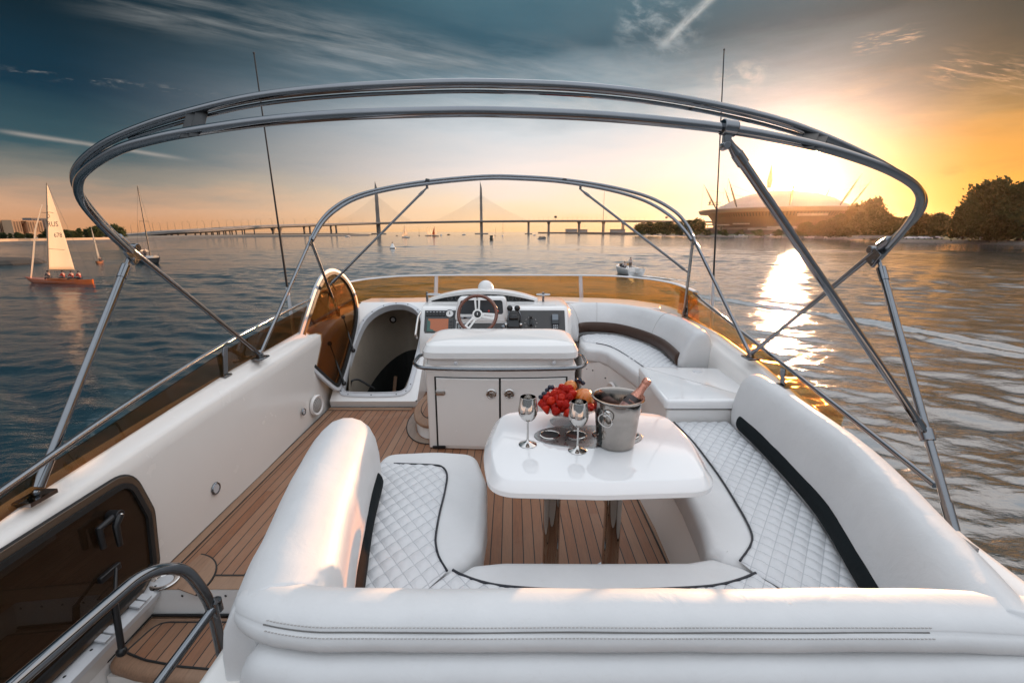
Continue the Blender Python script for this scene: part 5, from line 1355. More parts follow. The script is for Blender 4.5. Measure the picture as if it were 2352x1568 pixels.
# protos are moved to their first place, then copied
def planter(protos):
    used_ = set()
    def put(k, p, h, label, group, rz=0, wid=1.0):
        o, H = protos[k]; s_ = h/H
        if k not in used_: used_.add(k); q = o; q.location = p; q.rotation_euler.z = rz; q.scale = (s_*wid, s_*wid, s_)
        else: q = dup(o, p, rz, None, None, (s_*wid, s_*wid, s_))
        q['label'] = label; q['group'] = group; return q
    return put
big = planter([(tree_proto(1, 20, 18, 9000, .58, .05, 34, 'tree', LEAF2), 20), (tree_proto(2, 20, 16, 8000, .58, .06, 30, 'tree', LEAF2), 20)])
far = planter([(tree_proto(3, 10, 9, 2200, .48, .06, 18, 'tree', LEAF), 10), (tree_proto(4, 10, 7.5, 2000, .46, .07, 16, 'tree', LEAF2), 10), (tree_proto(5, 10, 5.2, 1600, .40, .1, 14, 'tree', LEAF), 10)])
shr = planter([(tree_proto(6, 5, 7, 1200, .30, .05, 7, 'shrub', LEAF), 5), (tree_proto(8, 5, 6, 1200, .30, .05, 7, 'shrub', LEAF2), 5)])

# ---- right bank: embankment of stones, grass, trees
stone = NT('embankment_stone'); co = stone.coord()
vo = stone.n('ShaderNodeTexVoronoi'); vo.inputs['Scale'].default_value = 1.1; stone.l(co, vo.inputs['Vector'])
sc_ = stone.mix(stone.noise(co, .6, 6, .7), stone.mix(vo.outputs['Color'], (.10,.085,.075), (.26,.22,.19)), (.14,.11,.09))
stone.bsdf(sc_, .85, 0, stone.bump(vo.outputs['Distance'], .8, .4))
grass = NT('bank_grass'); co = grass.coord()
grass.bsdf(grass.ramp(grass.noise(co, .25, 7, .7), [(.3,(.030,.042,.014)),(.6,(.060,.078,.024)),(.8,(.11,.095,.045))]), .9, 0, grass.bump(grass.noise(co, 2, 6, .7), .6, .3))
sand = plain('bare_ground', (.20,.16,.12), .9, var=.35, scale=.08)
concrete = plain('grey_concrete', (.30,.285,.27), .75, var=.2, scale=.3)
def bank(name, shore, h, slope_w, depth, m_slope, m_top, top_drop=0):
    """a strip of land: shore line (world points at the water), a sloped edge, then flat ground"""
    S = [Vector((p.x, p.y)) for p in shore]; rg = []
    for off, z, in ((-2.0,-1.5),(0,-.1),(slope_w*.5,h*.55),(slope_w,h)):
        ring = []
        for i, p in enumerate(S):
            t = (S[min(i+1,len(S)-1)]-S[max(i-1,0)]).normalized(); n_ = Vector((-t.y, t.x)); n_ = n_ if n_.dot(p) > 0 else -n_
            q = p+n_*off; j = noise.noise(Vector((p.x*.11, p.y*.11, off)))*slope_w*.10; q = q+n_*j; ring.append(Vector((q.x, q.y, WATER+z)))
        rg.append(ring)
    b_ = MB().rings(rg, closed=False); o1 = struct(name, b_, m_slope, flat=True)
    top = [rg[-1], [p+Vector((p.x, p.y, 0)).normalized()*depth*.25+Vector((0,0,h*.25)) for p in rg[-1]], [p+Vector((p.x, p.y, 0)).normalized()*depth for p in rg[-1]]]
    struct('ground', MB().rings(top, closed=False), m_top, flat=True)
def dense(pts, n=8): return bez(pts, n)
shoreR = dense([wat(X, Y) for X, Y in ((2900,584),(2600,571),(2352,562.5),(2200,559),(2060,556),(1975,549.5),(1900,546.3),(1850,545.6),(1700,544.2),(1600,542.6),(1520,541),(1470,539.2),(1458,537.8))], 10)
bank('embankment', shoreR, 1.6, 4.5, 320, stone.m, grass.m)
# sandy point with a low concrete wall
lowwall = MB()
for k in range(8):
    a = pol(1968+14*k, 300-3*k); lowwall.box(a+Vector((0,0,2.6)), (4.6,.6,1.6), Matrix.Rotation(math.atan2(a.y, a.x)-R(90)+R(8),3,'Z'))
solo('low_wall', lowwall, concrete, 'pale low concrete wall on the sandy point in front of the tree clump', 'wall', flat=True)
r5 = random.Random(3)
GR = 'trees on the sunny right bank'
def rb(X, t, h, k, lab, wid=1.0, put=big, zoff=2.2): return put(k, pol(X, t)+Vector((0,0,zoff)), h, lab, GR, r5.uniform(0,6.28), wid)
rb(2262,232,29.5,0,'broad tall tree, left half of the big dark crown by the frame edge',.95); rb(2345,218,29,1,'tall tree merging into the big dark crown at the very edge',1.05)
rb(2215,226,19,1,'shorter bushy tree at the foot of the big dark crown'); rb(2420,224,27,0,'tall dark tree just past the edge of the big crown'); rb(2305,222,17,0,'low round tree filling the gap beneath the big dark crown')
rb(2150,262,14.5,1,'mid-height tree just left of the big dark crown',1.2); rb(2118,268,14,0,'rounded tree behind the bend of the steel arch',1.1); rb(2080,300,13.5,0,'small rounded tree between the clump and the steel arch',1.1); rb(2048,315,14,1,'low spreading tree right of the lit clump',1.5)
rb(1997,330,27.5,0,'tallest tree of the sunlit clump beside the stadium',.85); rb(1955,345,25,1,'second tree of the sunlit clump, nearer the stadium',.85); rb(1975,322,17,1,'low tree under the sunlit clump',1.3); rb(2020,320,17,0,'dark tree on the right flank of the sunlit clump',1.2); rb(1925,350,17,0,'dark tree on the left flank of the sunlit clump',1.3)
rb(1890,380,13,1,'low tree in front of the stadium under the sun',1.5); rb(1850,400,12,0,'tree in the glare straight below the sun',1.6)
for i, (X, t, h) in enumerate(((1468,640,15),(1490,630,18),(1512,620,17),(1536,610,17.5),(1558,600,16),(1580,590,19),(1600,585,20))):
    rb(X, t, h, i%2, 'rounded tree in the dark grove between the bridge and the stadium', 1.5, far)
for i, (X, t, h) in enumerate(((1475,600,7),(1500,590,7),(1530,575,7.5),(1562,560,8),(1595,540,7),(1625,530,8),(1660,520,8),(1700,500,8),(1740,480,8),(1790,460,8))):
    shr(i%2, pol(X, t)+Vector((0,0,1.6)), h*.8, 'low shrub along the water edge below the grove and stadium', 'shrubs along the right bank', r5.uniform(0,6), 1.6)
# parked cars along the right bank
paint = [plain('white_car_paint', (.75,.75,.75), .25, var=.03, coat=.8), plain('silver_car_paint', (.45,.46,.48), .3, .4, coat=.6), plain('dark_car_paint', (.04,.045,.05), .25, coat=.8)]
cglass = plain('car_glass', (.02,.025,.03), .06, var=.1)
def car(m):
    o = thing('car', 'car', 'car')
    b = MB()
    prof = [(-2.2,.35),(-2.2,.75),(-1.9,.92),(-1.0,.98),(-.45,1.42),(1.0,1.44),(1.75,1.0),(2.15,.92),(2.2,.35)]
    rg = []
    for y, k in ((-.85,.0),(-.80,.02),(.80,.02),(.85,.0)): rg.append([Vector((x, y if z < 1.1 else y*.82, z)) for x, z in prof])
    b.rings(rg); obj('body', b, m, o, local=True, bevel=.05, ang=50)
    for s_ in (-1, 1): obj('window', MB().add([(-.78,s_*.80,1.02),(1.45,s_*.80,1.02),(.92,s_*.715,1.39),(-.42,s_*.715,1.39)], [(0,1,2,3)]), cglass, o, local=True, flat=True)
    obj('windscreen', MB().add([(-1.02,-.70,1.0),(-1.02,.70,1.0),(-.50,.62,1.41),(-.50,-.62,1.41)], [(0,1,2,3)]), cglass, o, local=True, flat=True)
    for x in (-1.4, 1.35):
        for s_ in (-1, 1): obj('wheel', MB().lathe([(.001,-.1),(.32,-.1),(.32,.1),(.001,.1)], (x, s_*.76, .32), (0,1,0), 14), M['rubber'], o, local=True)
    return o
cp = [None, None, None]
def put_car(k, p, rz, lab, group):
    if cp[k] is None: cp[k] = car(paint[k]); o = cp[k]; o.location = p; o.rotation_euler.z = rz
    else: o = dup(cp[k], p, rz)
    o['label'] = lab; o['group'] = group
for i, X in enumerate((2092,2104,2118,2132,2146,2158,2211,2252,2268,2284)):
    p = pol(X, 234-.02*(X-2090)); put_car(i%2 if i != 4 else 2, p+Vector((0,0,2.1)), math.atan2(p.y, p.x)+R(90)+r5.uniform(-.15,.15),
        'lone white car parked under the big dark trees' if X == 2211 else 'small parked car in the row between the trees on the right bank', 'cars parked on the right bank')
# ---- stadium
st_c = pol(1784, 830); SK = .885; st = thing('stadium', 'huge round stadium with domed roof and slanting masts under the sun', 'stadium', st_c)
stm = plain('stadium_cladding', (.11,.085,.07), .5, var=.15, scale=.02); roofm = plain('stadium_roof', (.20,.185,.17), .45, var=.08, scale=.02)
sr = .205*800/1.0
zt = zat(474, 680)-WATER
obj('drum', MB().lathe([(r_*SK, z_) for r_, z_ in [(122,1),(122,14),(126,26),(136,38),(148,zt-4),(152,zt),(149,zt+1.5),(120,zt+3),(118,1)]], st_c, None, 90, False, False), stm, st, ang=30)
obj('fascia', MB().lathe([(r_*SK, z_) for r_, z_ in [(150.5,zt-5.5),(153.5,zt-1),(153.6,zt+.6),(150,zt+.6)]], st_c, None, 90, False, False), roofm, st)
obj('roof', MB().lathe([(r_*SK, z_) for r_, z_ in [(140,zt+1.2),(120,zt+4),(112,zt+9),(108,zt+9.5),(90,zt+19),(60,zt+28),(30,zt+32.5),(.5,zt+34)]], st_c, None, 80, False, False), roofm, st, ang=30)
wins = MB()
for k in range(70):
    a = R(-170+160*k/69); 
    wins.box(st_c+Vector((118.3*math.cos(a), 118.3*math.sin(a), 33.5)), (.6,2.2,7), Matrix.Rotation(a,3,'Z') @ Matrix.Rotation(R(38),3,'Y'))
obj('window_band', wins, M['dash_dark'], st, flat=True)
for k in range(8):
    a = R(22.5+45*k); d = Vector((math.cos(a), math.sin(a), 0)); b = st_c+d*104+Vector((0,0,zt+2)); tp2 = st_c+d*131+Vector((0,0,zt+50))
    ms = obj('mast', MB().tube([b, b+(tp2-b)*.30, b+(tp2-b)*.62, tp2], [.8,1.7,1.3,.1], 8), M['dash'], st)
    obj('stay', MB().tube([tp2, st_c+d*132+Vector((0,0,zt))], .16, 5).tube([b+(tp2-b)*.8, st_c+d*62+Vector((0,0,zt+25))], .16, 5), M['dash'], ms)
obj('spire', MB().lathe([(r_*SK, z_) for r_, z_ in [(.1,zt+70),(4.5,zt+44),(3.2,zt+33)]], st_c+Vector((-62,-70,0)), None, 10), stm, st)
obj('canopy', MB().box(pol(1640,640)+Vector((0,0,zat(517,640)-WATER)), (34,16,1.6)).box(pol(1655,642)+Vector((0,0,zat(527,642)-WATER-1)), (3,3,12)), roofm, st, bevel=.3)
for X, t, w_, Y, hh in ((1745,620,30,526,2.5),(1700,610,20,514,1.5),(1800,600,40,524,5),(1860,600,34,493,3)):
    p = pol(X, t); obj('terrace', MB().box(p+Vector((0,0,zat(Y,t)-WATER)), (w_,8,hh), Matrix.Rotation(R(-30),3,'Z')), concrete, st)
obj('podium', MB().lathe([(r_*SK, z_) for r_, z_ in [(150,.5),(150,9),(140,13),(118,13)]], st_c, None, 70, False, False), stm, st, ang=30)
sg = st_c-st_c.normalized()*0; 
fp = pol(1624, 690); fz = zat(472, 690)
dirx = Vector((ray(1624,532).y, -ray(1624,532).x, 0)).normalized()
add_text('ГАЗПРОМ', 3.6, basis(Vector((fp.x, fp.y, fz+2.6))+dirx*6.5, dirx, Vector((0,0,1))), M['dash'], st, 'sign_lettering', .3)
obj('sign_emblem', MB().lathe([(.2,0),(1.4,1.5),(1.5,3),(.8,5),(.1,7.2)], Vector((fp.x, fp.y, fz+.4)), None, 10), M['dash'], st)
obj('sign_base', MB().box(Vector((fp.x, fp.y, fz))+dirx*5, (16,2,.8), Matrix.Rotation(-R(23),3,'Z')), M['dash'], st)

# ---- left shore, promenade, trees, blocks of flats
shoreL = dense([wat(X, Y) for X, Y in ((-700,600),(-300,575),(0,563.5),(150,560),(270,556),(400,548.5),(520,545.3),(620,544.0),(720,543),(850,541.4))], 10)
bank('embankment', shoreL, 1.5, 3.0, 240, plain('wet_quay_wall', (.085,.075,.065), .8, var=.3, scale=.4), sand)
pw = MB(); S_ = [wat(X, Y) for X, Y in ((-300,575),(0,563.5),(90,561.2),(180,558.8),(270,556))]; S_ = dense(S_, 5)
for i in range(len(S_)-1):
    a, b = S_[i]*1.016, S_[i+1]*1.016
    a.z = b.z = WATER; pw.rings([[a+Vector((0,0,1.2)), a+Vector((0,0,2.7)), a*1.0+Vector((-.3,.5,2.7)), a+Vector((-.3,.5,1.2))], [b+Vector((0,0,1.2)), b+Vector((0,0,2.7)), b+Vector((-.3,.5,2.7)), b+Vector((-.3,.5,1.2))]])
solo('quay_parapet', pw, plain('pale_granite', (.52,.38,.26), .7, var=.1), 'long pale stone parapet along the left shore, catching the light', 'parapet', flat=True)
GL = 'trees along the left shore'
for i in range(26):
    X = -60+13.5*i+r5.uniform(-4,4); base = 262+max(0,(X-150))*.55; h = r5.choice((6.2,7.2,8.0,6.8,7.6))*(.52 if X < 112 else .80 if X < 200 else .95)*base/262
    far((0,1,2,1)[i%4], pol(X, base)+Vector((0,0,1.6)), h, 'leafy tree in the dark row along the left shore', GL, r5.uniform(0,6), 1.35)
brick = NT('panel_block_wall'); co = brick.coord(); brick.bsdf(brick.mix(brick.noise(co, .15, 5, .7), (.46,.27,.15), (.56,.36,.22)), .8)
grey_w = plain('grey_block_wall', (.16,.15,.15), .8, var=.15, scale=.1)
pane = plain('dark_window', (.03,.03,.035), .2)
def flats(X0, X1, Yt, t, m, lab, nc, nr, slot=True):
    a = pol(X0, t); b = pol(X1, t); w_ = (b-a).length/.86; c = (a+b)/2; zt_ = zat(Yt, t); H = zt_-WATER
    rz = R(78); Mx = Matrix.Translation(c) @ Matrix.Rotation(rz,4,'Z')
    o = thing('apartment_block', lab, 'building', c, 'blocks of flats on the left shore')
    wall = MB(); dp = 16
    def wb_(x, y, z, sx, sy, sz): wall.box(Mx @ Vector((x, y, z)), (sx, sy, sz), Matrix.Rotation(rz,3,'Z'))
    if slot: wb_(-w_*.31, dp/2, H/2, w_*.38, dp, H); wb_(w_*.31, dp/2, H/2, w_*.38, dp, H); wb_(0, dp/2+1, H*.93, w_*.26, dp-4, H*.14); wb_(0, dp*.8, H/2, w_*.28, 3, H*.98)
    else: wb_(0, dp/2, H/2, w_, dp, H)
    obj('wall', wall, m, o, flat=True)
    obj('parapet', MB().box(Mx @ Vector((0,dp/2,H+.5)), (w_*1.0,dp*.98,1.0), Matrix.Rotation(rz,3,'Z')), m, o, flat=True)
    pm = None
    for i in range(nc):
        for j in range(nr):
            x = w_*(-.46+.92*(i+.5)/nc)
            if slot and abs(x) < w_*.14: continue
            z = H*(.30+.66*(j+.5)/nr)
            if pm is None: q = obj('window', MB().box((0,0,0), (w_/nc*.42,.3,H/nr*.38)), pane, o, local=True, flat=True); pm = q
            else: q = pm.copy(); COL.objects.link(q); q.parent = o
            q.location = Matrix.Rotation(rz,3,'Z') @ Vector((x, -.08, z)); q.rotation_euler.z = rz
    return o
flats(-6,36,507,560,brick.m,'warm brown block of flats at the left frame edge with a dark central recess',8,9)
flats(41,79,508,560,brick.m,'warm brown block of flats with a recess, second from the frame edge',8,9)
flats(80,99,509,575,brick.m,'narrow warm brown block of flats, half hidden behind the grey one',4,9,False)
flats(86,119,503,620,grey_w,'tall grey block of flats behind the tip of the big white sail',6,10,False)
flats(37,42,510,600,grey_w,'sliver of a grey stair tower between the two brown blocks',1,9,False)
# little island at the frame edge
isl = MB(); c = wat(-82,606); rg = []
for k, z in ((1.0,-.6),(.98,.15),(.90,.75),(.6,1.0),(.02,1.1)):
    rg.append([Vector((c.x+13*k*math.cos(2*math.pi*i/40)*(1+.10*noise.noise(Vector((i*.5,0,0)))), c.y+9*k*math.sin(2*math.pi*i/40)*(1+.10*noise.noise(Vector((i*.5,3,0)))), WATER+z)) for i in range(40)])
struct('island', MB().rings(rg), plain('dark_shore_rock', (.050,.038,.028), .85, var=.35, scale=.6, bump=.6, bscale=2, bdist=.2), flat=True)

# ---- bridge: viaducts and two cable-stayed spans
brg = NT('bridge_concrete'); co = brg.coord(); brg.bsdf(brg.ramp(brg.noise(co, .05, 5, .6), [(.3,(.17,.165,.16)),(.7,(.27,.255,.24))]), .8)
bb = thing('bridge', 'long cable-stayed road bridge with two needle pylons across the water', 'bridge', pol(1000,1060))
# centre line: picture column, row of the road surface, distance
cl_pts = [(120,553,470),(290,541,480),(370,533,500),(460,528.5,540),(600,519.8,660),(720,516,800),(870,512,1000),(990,509.8,1055),(1106,508.2,1080),(1260,507.2,1110),(1400,507.2,1130),(1560,508.5,1150),(1760,511,1180)]
def P3(X, Y, t): p = pol(X, t); return Vector((p.x, p.y, zat(Y, t)))
clv = bez([P3(*q) for q in cl_pts], 10)
def dk(mb, lift, drop, wid, rng):
    rg = []
    for i in rng:
        t = (clv[min(i+1,len(clv)-1)]-clv[max(i-1,0)]); t.z = 0; t.normalize(); n_ = Vector((-t.y, t.x, 0))*wid/2; p = clv[i]
        rg.append([p-n_+Vector((0,0,lift)), p+n_+Vector((0,0,lift)), p+n_+Vector((0,0,-drop*.45)), p+n_*.5+Vector((0,0,-drop)), p-n_*.5+Vector((0,0,-drop)), p-n_+Vector((0,0,-drop*.45))])
    return mb.rings(rg)
obj('deck', dk(MB(), 0, 3.4, 26, range(0, len(clv))), brg.m, bb, ang=30)
for s_ in (-1, 1):
    q = MB(); pts = []
    for i in range(len(clv)):
        t = (clv[min(i+1,len(clv)-1)]-clv[max(i-1,0)]); t.z = 0; t.normalize(); pts.append(clv[i]+Vector((-t.y, t.x, 0))*12.6*s_+Vector((0,0,.7)))
    obj('barrier', q.tube(pts, .55, 4), concrete, bb, flat=True)
def on_deck(X):
    best = min(range(len(clv)), key=lambda i: abs(((clv[i]-CAM).x/((clv[i]-CAM).y*CP-(clv[i]-CAM).z*SP))*F+1176-X)); return clv[best], best
for X in (335,352,369,386,403,420,437,454,470,486,502,518,534,550,566,629,702,764,1210,1265,1326,1381,1428,1475,1530):
    p, i = on_deck(X); t = (clv[min(i+1,len(clv)-1)]-clv[max(i-1,0)]); t.z = 0; t.normalize(); n_ = Vector((-t.y, t.x, 0))
    for s_ in (-1, 1):
        q = MB(); b = p+n_*s_*(5.5 if X > 600 else 7)
        if X > 600: q.rings([[Vector((b.x+dx*k, b.y+dy*k, z)) for dx, dy in ((-1.3,-1.3),(1.3,-1.3),(1.3,1.3),(-1.3,1.3))] for z, k in ((WATER-1,1.1),(p.z-9,1.0),(p.z-3.0,2.3 if X > 1230 or X < 650 else 1.1))])
        else: q.tube([Vector((b.x,b.y,WATER-1)), Vector((b.x,b.y,p.z-3))], .8, 8)
        obj('pier', q, brg.m, bb, flat=True)
    if 1200 < X < 1220 or X == 764: obj('pier_base', MB().box(Vector((p.x,p.y,WATER+.6)), (26,12,2.6), Matrix.Rotation(math.atan2(t.y,t.x)+R(90),3,'Z')), brg.m, bb)
for X, Yt in ((870,419.5),(1106,419.5)):
    p, i = on_deck(X); t = (clv[i+1]-clv[i-1]); t.z = 0; t.normalize(); dd = (p-CAM).length; ztop = zat(Yt, (p.y*CP-(p.z-CAMZ)*SP))
    k0 = p.z; HH = ztop-k0
    prof = [(2.9,3.4,WATER),(2.9,3.4,k0-2),(2.4,3.0,k0+HH*.2),(2.7,3.1,k0+HH*.33),(2.3,2.7,k0+HH*.48),(2.6,2.8,k0+HH*.6),(2.2,2.2,k0+HH*.74),(1.9,1.9,k0+HH*.84)]
    rg = [[Vector((p.x+t.x*dx*sx+(-t.y)*dy*sy, p.y+t.y*dx*sx+t.x*dy*sy, z)) for sx, sy in ((-1,-1),(1,-1),(1,1),(-1,1))] for dx, dy, z in prof]
    rg.append([q_*1.0 for q_ in [Vector((p.x-t.x*1.9, p.y-t.y*1.9, ztop)), Vector((p.x-t.x*1.3, p.y-t.y*1.3, ztop)), Vector((p.x-t.x*1.3, p.y-t.y*1.3+1, ztop)), Vector((p.x-t.x*1.9, p.y-t.y*1.9+1, ztop))]])
    py = obj('pylon', MB().rings(rg), brg.m, bb, flat=True)
    obj('pylon_base', MB().box(Vector((p.x,p.y,WATER+.8)), (30,14,3), Matrix.Rotation(math.atan2(t.y,t.x),3,'Z')), brg.m, py)
    span = 112 if X > 1000 else 108
    for s_ in (-1, 1):
        for n in range(14):
            f = (n+1)/14; a = Vector((p.x, p.y, k0+HH*(.30+.36*f))); b = None
            dist = s_*span*f; best = min(range(len(clv)), key=lambda j: abs((clv[j]-p).dot(t)-dist)); j2 = best+1 if best+1 < len(clv) else best
            e = p+t*dist; e.z = clv[best].z
            m_ = (a+e)/2; m_.z -= abs(dist)*.035
            obj('stay_cable', MB().tube(bez([a, m_, e], 4), .17, 4), concrete, py)
lampm = M['dash']
lp = None; lamps_at = [(X, 12.6*s_) for X in list(range(300,600,17))+list(range(600,860,26))+list(range(1215,1560,11)) for s_ in ((1,) if X < 1200 else (-1,))]
for X, o_ in lamps_at:
    p, i = on_deck(X); f_ = X
    # exact place along the centre line
    a, b = clv[max(i-1,0)], clv[min(i+1,len(clv)-1)]; t = (b-a); t2 = Vector((t.x,t.y,0)).normalized()
    r = ray(X, 520); n_ = Vector((r.y, -r.x)); k = -((a.x*n_.x+a.y*n_.y)/(t.x*n_.x+t.y*n_.y)) if abs(t.x*n_.x+t.y*n_.y) > 1e-6 else .5
    c = a+t*max(0, min(1, k))
    if lp is None:
        q = thing('street_lamp', 'lamp', 'street lamp', c, 'street lamps along the bridge')
        obj('post', MB().tube([(0,0,0),(0,0,7),(0,.3,9),(0,1.2,10),(0,2.2,10.2)], [.16,.12,.10,.10,.10], 5), lampm, q, local=True); lp = q
        obj('lamp_head', MB().box((0,2.6,10.2), (.3,1.0,.2)), lampm, q, local=True)
    else: q = dup(lp, c)
    q.rotation_euler.z = math.atan2(t2.y, t2.x)+(R(180) if X % 2 else 0); q['label'] = 'thin street lamp in the row along the bridge road'; q['group'] = 'street lamps along the bridge'
for i, (X, k) in enumerate(((868,2),(936,2),(953,2),(988,0),(1040,2),(1110,0),(1128,2),(1190,2))):
    p, j = on_deck(X); put_car(k, p+Vector((0,-6,.05)), 0, 'tiny vehicle driving across the bridge deck', 'vehicles on the bridge')
for X, lab in ((1278,'dark square road sign on the right part of the bridge'),(1532,'dark road sign on the bridge above the grove')):
    p, j = on_deck(X); o = thing('road_sign', lab, 'road sign', p)
    obj('panel', MB().box(p+Vector((0,-11,8.5)), (6,.3,5)), M['dash_dark'], o); obj('post', MB().tube([p+Vector((0,-11,0)), p+Vector((0,-11,6))], .25, 6), M['dash'], o)
p = pol(1384, 1300); o = thing('radio_mast', 'lone thin mast rising behind the right part of the bridge', 'mast', p)
obj('mast', MB().tube([p, Vector((p.x, p.y, zat(442,1300)))], [1.0,.45], 6), M['dash'], o)
# far low bank with sheds, right of the bridge
fb = MB(); rg = []
for X, Y, t in ((1236,533.6,1500),(1300,533.8,1400),(1350,534.5,1150),(1400,535.5,1000),(1440,536,900),(1500,536,850)):
    p = pol(X, t); q = p+Vector((p.x,p.y,0)).normalized()*60; rg.append([p-Vector((0,0,1)), p+Vector((0,0,4.0)), q+Vector((0,0,4.5)), q-Vector((0,0,1))])
fb.rings(rg); struct('breakwater', fb, plain('breakwater_stone', (.15,.135,.12), .9, var=.3, scale=.1), flat=True)
for X, t, w_, h, lab in ((1312,1380,34,9,'pale long shed on the far breakwater, under the bridge'),(1340,1260,20,7,'small flat shed between the bridge piers on the breakwater'),(1418,1000,30,6,'low terminal roof on the breakwater near the grove')):
    p = pol(X, t); o = thing('shed', lab, 'shed', p); obj('wall', MB().box(p+Vector((0,0,4+h/2)), (w_,14,h)), concrete, o); obj('roof', MB().box(p+Vector((0,0,4.4+h)), (w_*1.05,15,.9)), M['dash'], o)
# thin land on the horizon, left part
lb = MB(); rg = []
for X, Y, t in ((560,0,690),(700,0,760),(800,0,800),(856,0,830)):
    p = pol(X, t); q = p+Vector((p.x,p.y,0)).normalized()*40; hh = 2.6 if X < 850 else .4; rg.append([p-Vector((0,0,1)), p+Vector((0,0,hh)), q+Vector((0,0,hh)), q-Vector((0,0,1))])
lb.rings(rg); struct('spit', lb, plain('dark_spit', (.07,.06,.05), .9, var=.3, scale=.1), flat=True)
# ================================================================== BOATS AND PEOPLE
skin_m = plain('skin', (.45,.26,.19), .55, var=.06); hair_m = plain('dark_hair', (.018,.013,.010), .6)
def cloth(name, c): return plain(name, c, .8, var=.15, scale=8)
C_red = cloth('red_jacket', (.45,.035,.022)); C_dark = cloth('navy_jacket', (.018,.022,.035)); C_white = cloth('white_shirt', (.66,.64,.62)); C_grey = cloth('grey_trousers', (.10,.09,.085)); C_tan = cloth('light_shirt', (.45,.40,.34))
def skin_obj(name, joints, edges, mat, parent, sub=1, root=0):
    me = bpy.data.meshes.new(name); me.from_pydata([tuple(j[0]) for j in joints], edges, []); me.materials.append(mat)
    o = bpy.data.objects.new(name, me); COL.objects.link(o)
    if parent is not None: o.parent = parent
    md = o.modifiers.new('skin', 'SKIN'); md.use_smooth_shade = True
    for i, j in enumerate(joints):
        me.skin_vertices[0].data[i].radius = (j[1], j[1] if len(j) < 3 else j[2]); me.skin_vertices[0].data[i].use_root = (i == root)
    s_ = o.modifiers.new('sub', 'SUBSURF'); s_.levels = sub; s_.render_levels = sub
    return o
def person(pose, top, legs, label, loc, rz=0, group=None):
    """one continuous body; shirt, trousers and hair over it. seat or feet at the origin"""
    p = thing('person', label, 'person', loc, group, rz)
    J = []; E = []
    def j(x, y, z, r, r2=None): J.append((Vector((x,y,z)), r, r2 or r)); return len(J)-1
    def e(a, b): E.append((a, b))
    hip = .0 if pose == 'sit' else .93
    lean = {'stand':0.02,'sit':.06}.get(pose, .05)
    pel = j(0,0,hip+.02,.155,.12); wst = j(0,lean*.4,hip+.24,.135,.10); ch = j(0,lean,hip+.42,.165,.115); nk = j(0,lean,hip+.56,.055); hd = j(0,lean+.015,hip+.66,.085,.10); hd2 = j(0,lean+.02,hip+.77,.075,.09)
    e(pel,wst); e(wst,ch); e(ch,nk); e(nk,hd); e(hd,hd2)
    nose = j(0,lean+.115,hip+.69,.014); e(hd,nose)
    arms = []; lg = []
    for s_ in (-1, 1):
        sh = j(s_*.19,lean,hip+.48,.058)
        if pose == 'stand': el = j(s_*.26,lean+.02,hip+.20,.042); wr = j(s_*.20,lean+.22,hip+.10,.030)
        else: el = j(s_*.27,lean+.08,hip+.24,.042); wr = j(s_*.16,lean+.30,hip+.22,.030)
        pm = j(J[wr][0].x*.97,J[wr][0].y+.06,J[wr][0].z-.01,.034,.018); e(ch,sh); e(sh,el); e(el,wr); e(wr,pm)
        for k, (dx, L) in enumerate(((-.026,.062),(-.009,.072),(.009,.068),(.026,.055))):
            b = J[pm][0]; f1 = j(b.x+dx,b.y+.045,b.z+.002,.009); f2 = j(b.x+dx,b.y+.045+L*.6,b.z-.022,.0075); e(pm,f1); e(f1,f2)
        b = J[pm][0]; t1 = j(b.x-s_*.042,b.y+.015,b.z+.0,.010); t2 = j(b.x-s_*.052,b.y+.050,b.z-.012,.008); e(pm,t1); e(t1,t2)
        arms.append((sh,el,wr))
        hp = j(s_*.095,0,hip-.02,.092)
        if pose == 'sit': kn = j(s_*.12,.42,hip+.02,.062); an = j(s_*.12,.46,hip-.40,.042); ft = j(s_*.12,.60,hip-.43,.036)
        else: kn = j(s_*.11,.02,.50,.062); an = j(s_*.11,-.01,.09,.042); ft = j(s_*.12,.15,.035,.036)
        e(pel,hp); e(hp,kn); e(kn,an); e(an,ft); lg.append((hp,kn,an))
    body = skin_obj('body', J, E, skin_m, p)
    g = lambda i, k=1.14: (J[i][0], J[i][1]*k, J[i][2]*k)
    a = [g(pel,1.04), g(wst), g(ch)]; ed = [(0,1),(1,2)]
    for sh, el, wr in arms: n = len(a); a += [g(sh,1.2), g(el,1.25), (J[el][0]*.35+J[wr][0]*.65, J[wr][1]*1.5, J[wr][2]*1.5)]; ed += [(2,n),(n,n+1),(n+1,n+2)]
    skin_obj('shirt', a, ed, top, p)
    a = [g(pel,1.10)]; ed = []
    for hp, kn, an in lg: n = len(a); a += [g(hp,1.15), g(kn,1.2), g(an,1.3)]; ed += [(0,n),(n,n+1),(n+1,n+2)]
    skin_obj('trousers', a, ed, legs, p)
    h_ = J[hd][0]; obj('hair', MB().ball(h_+Vector((0,-.018,.075)), .112, 14, 8, (.88,1.0,.88)), hair_m, p, local=True)
    return p
foamw = None
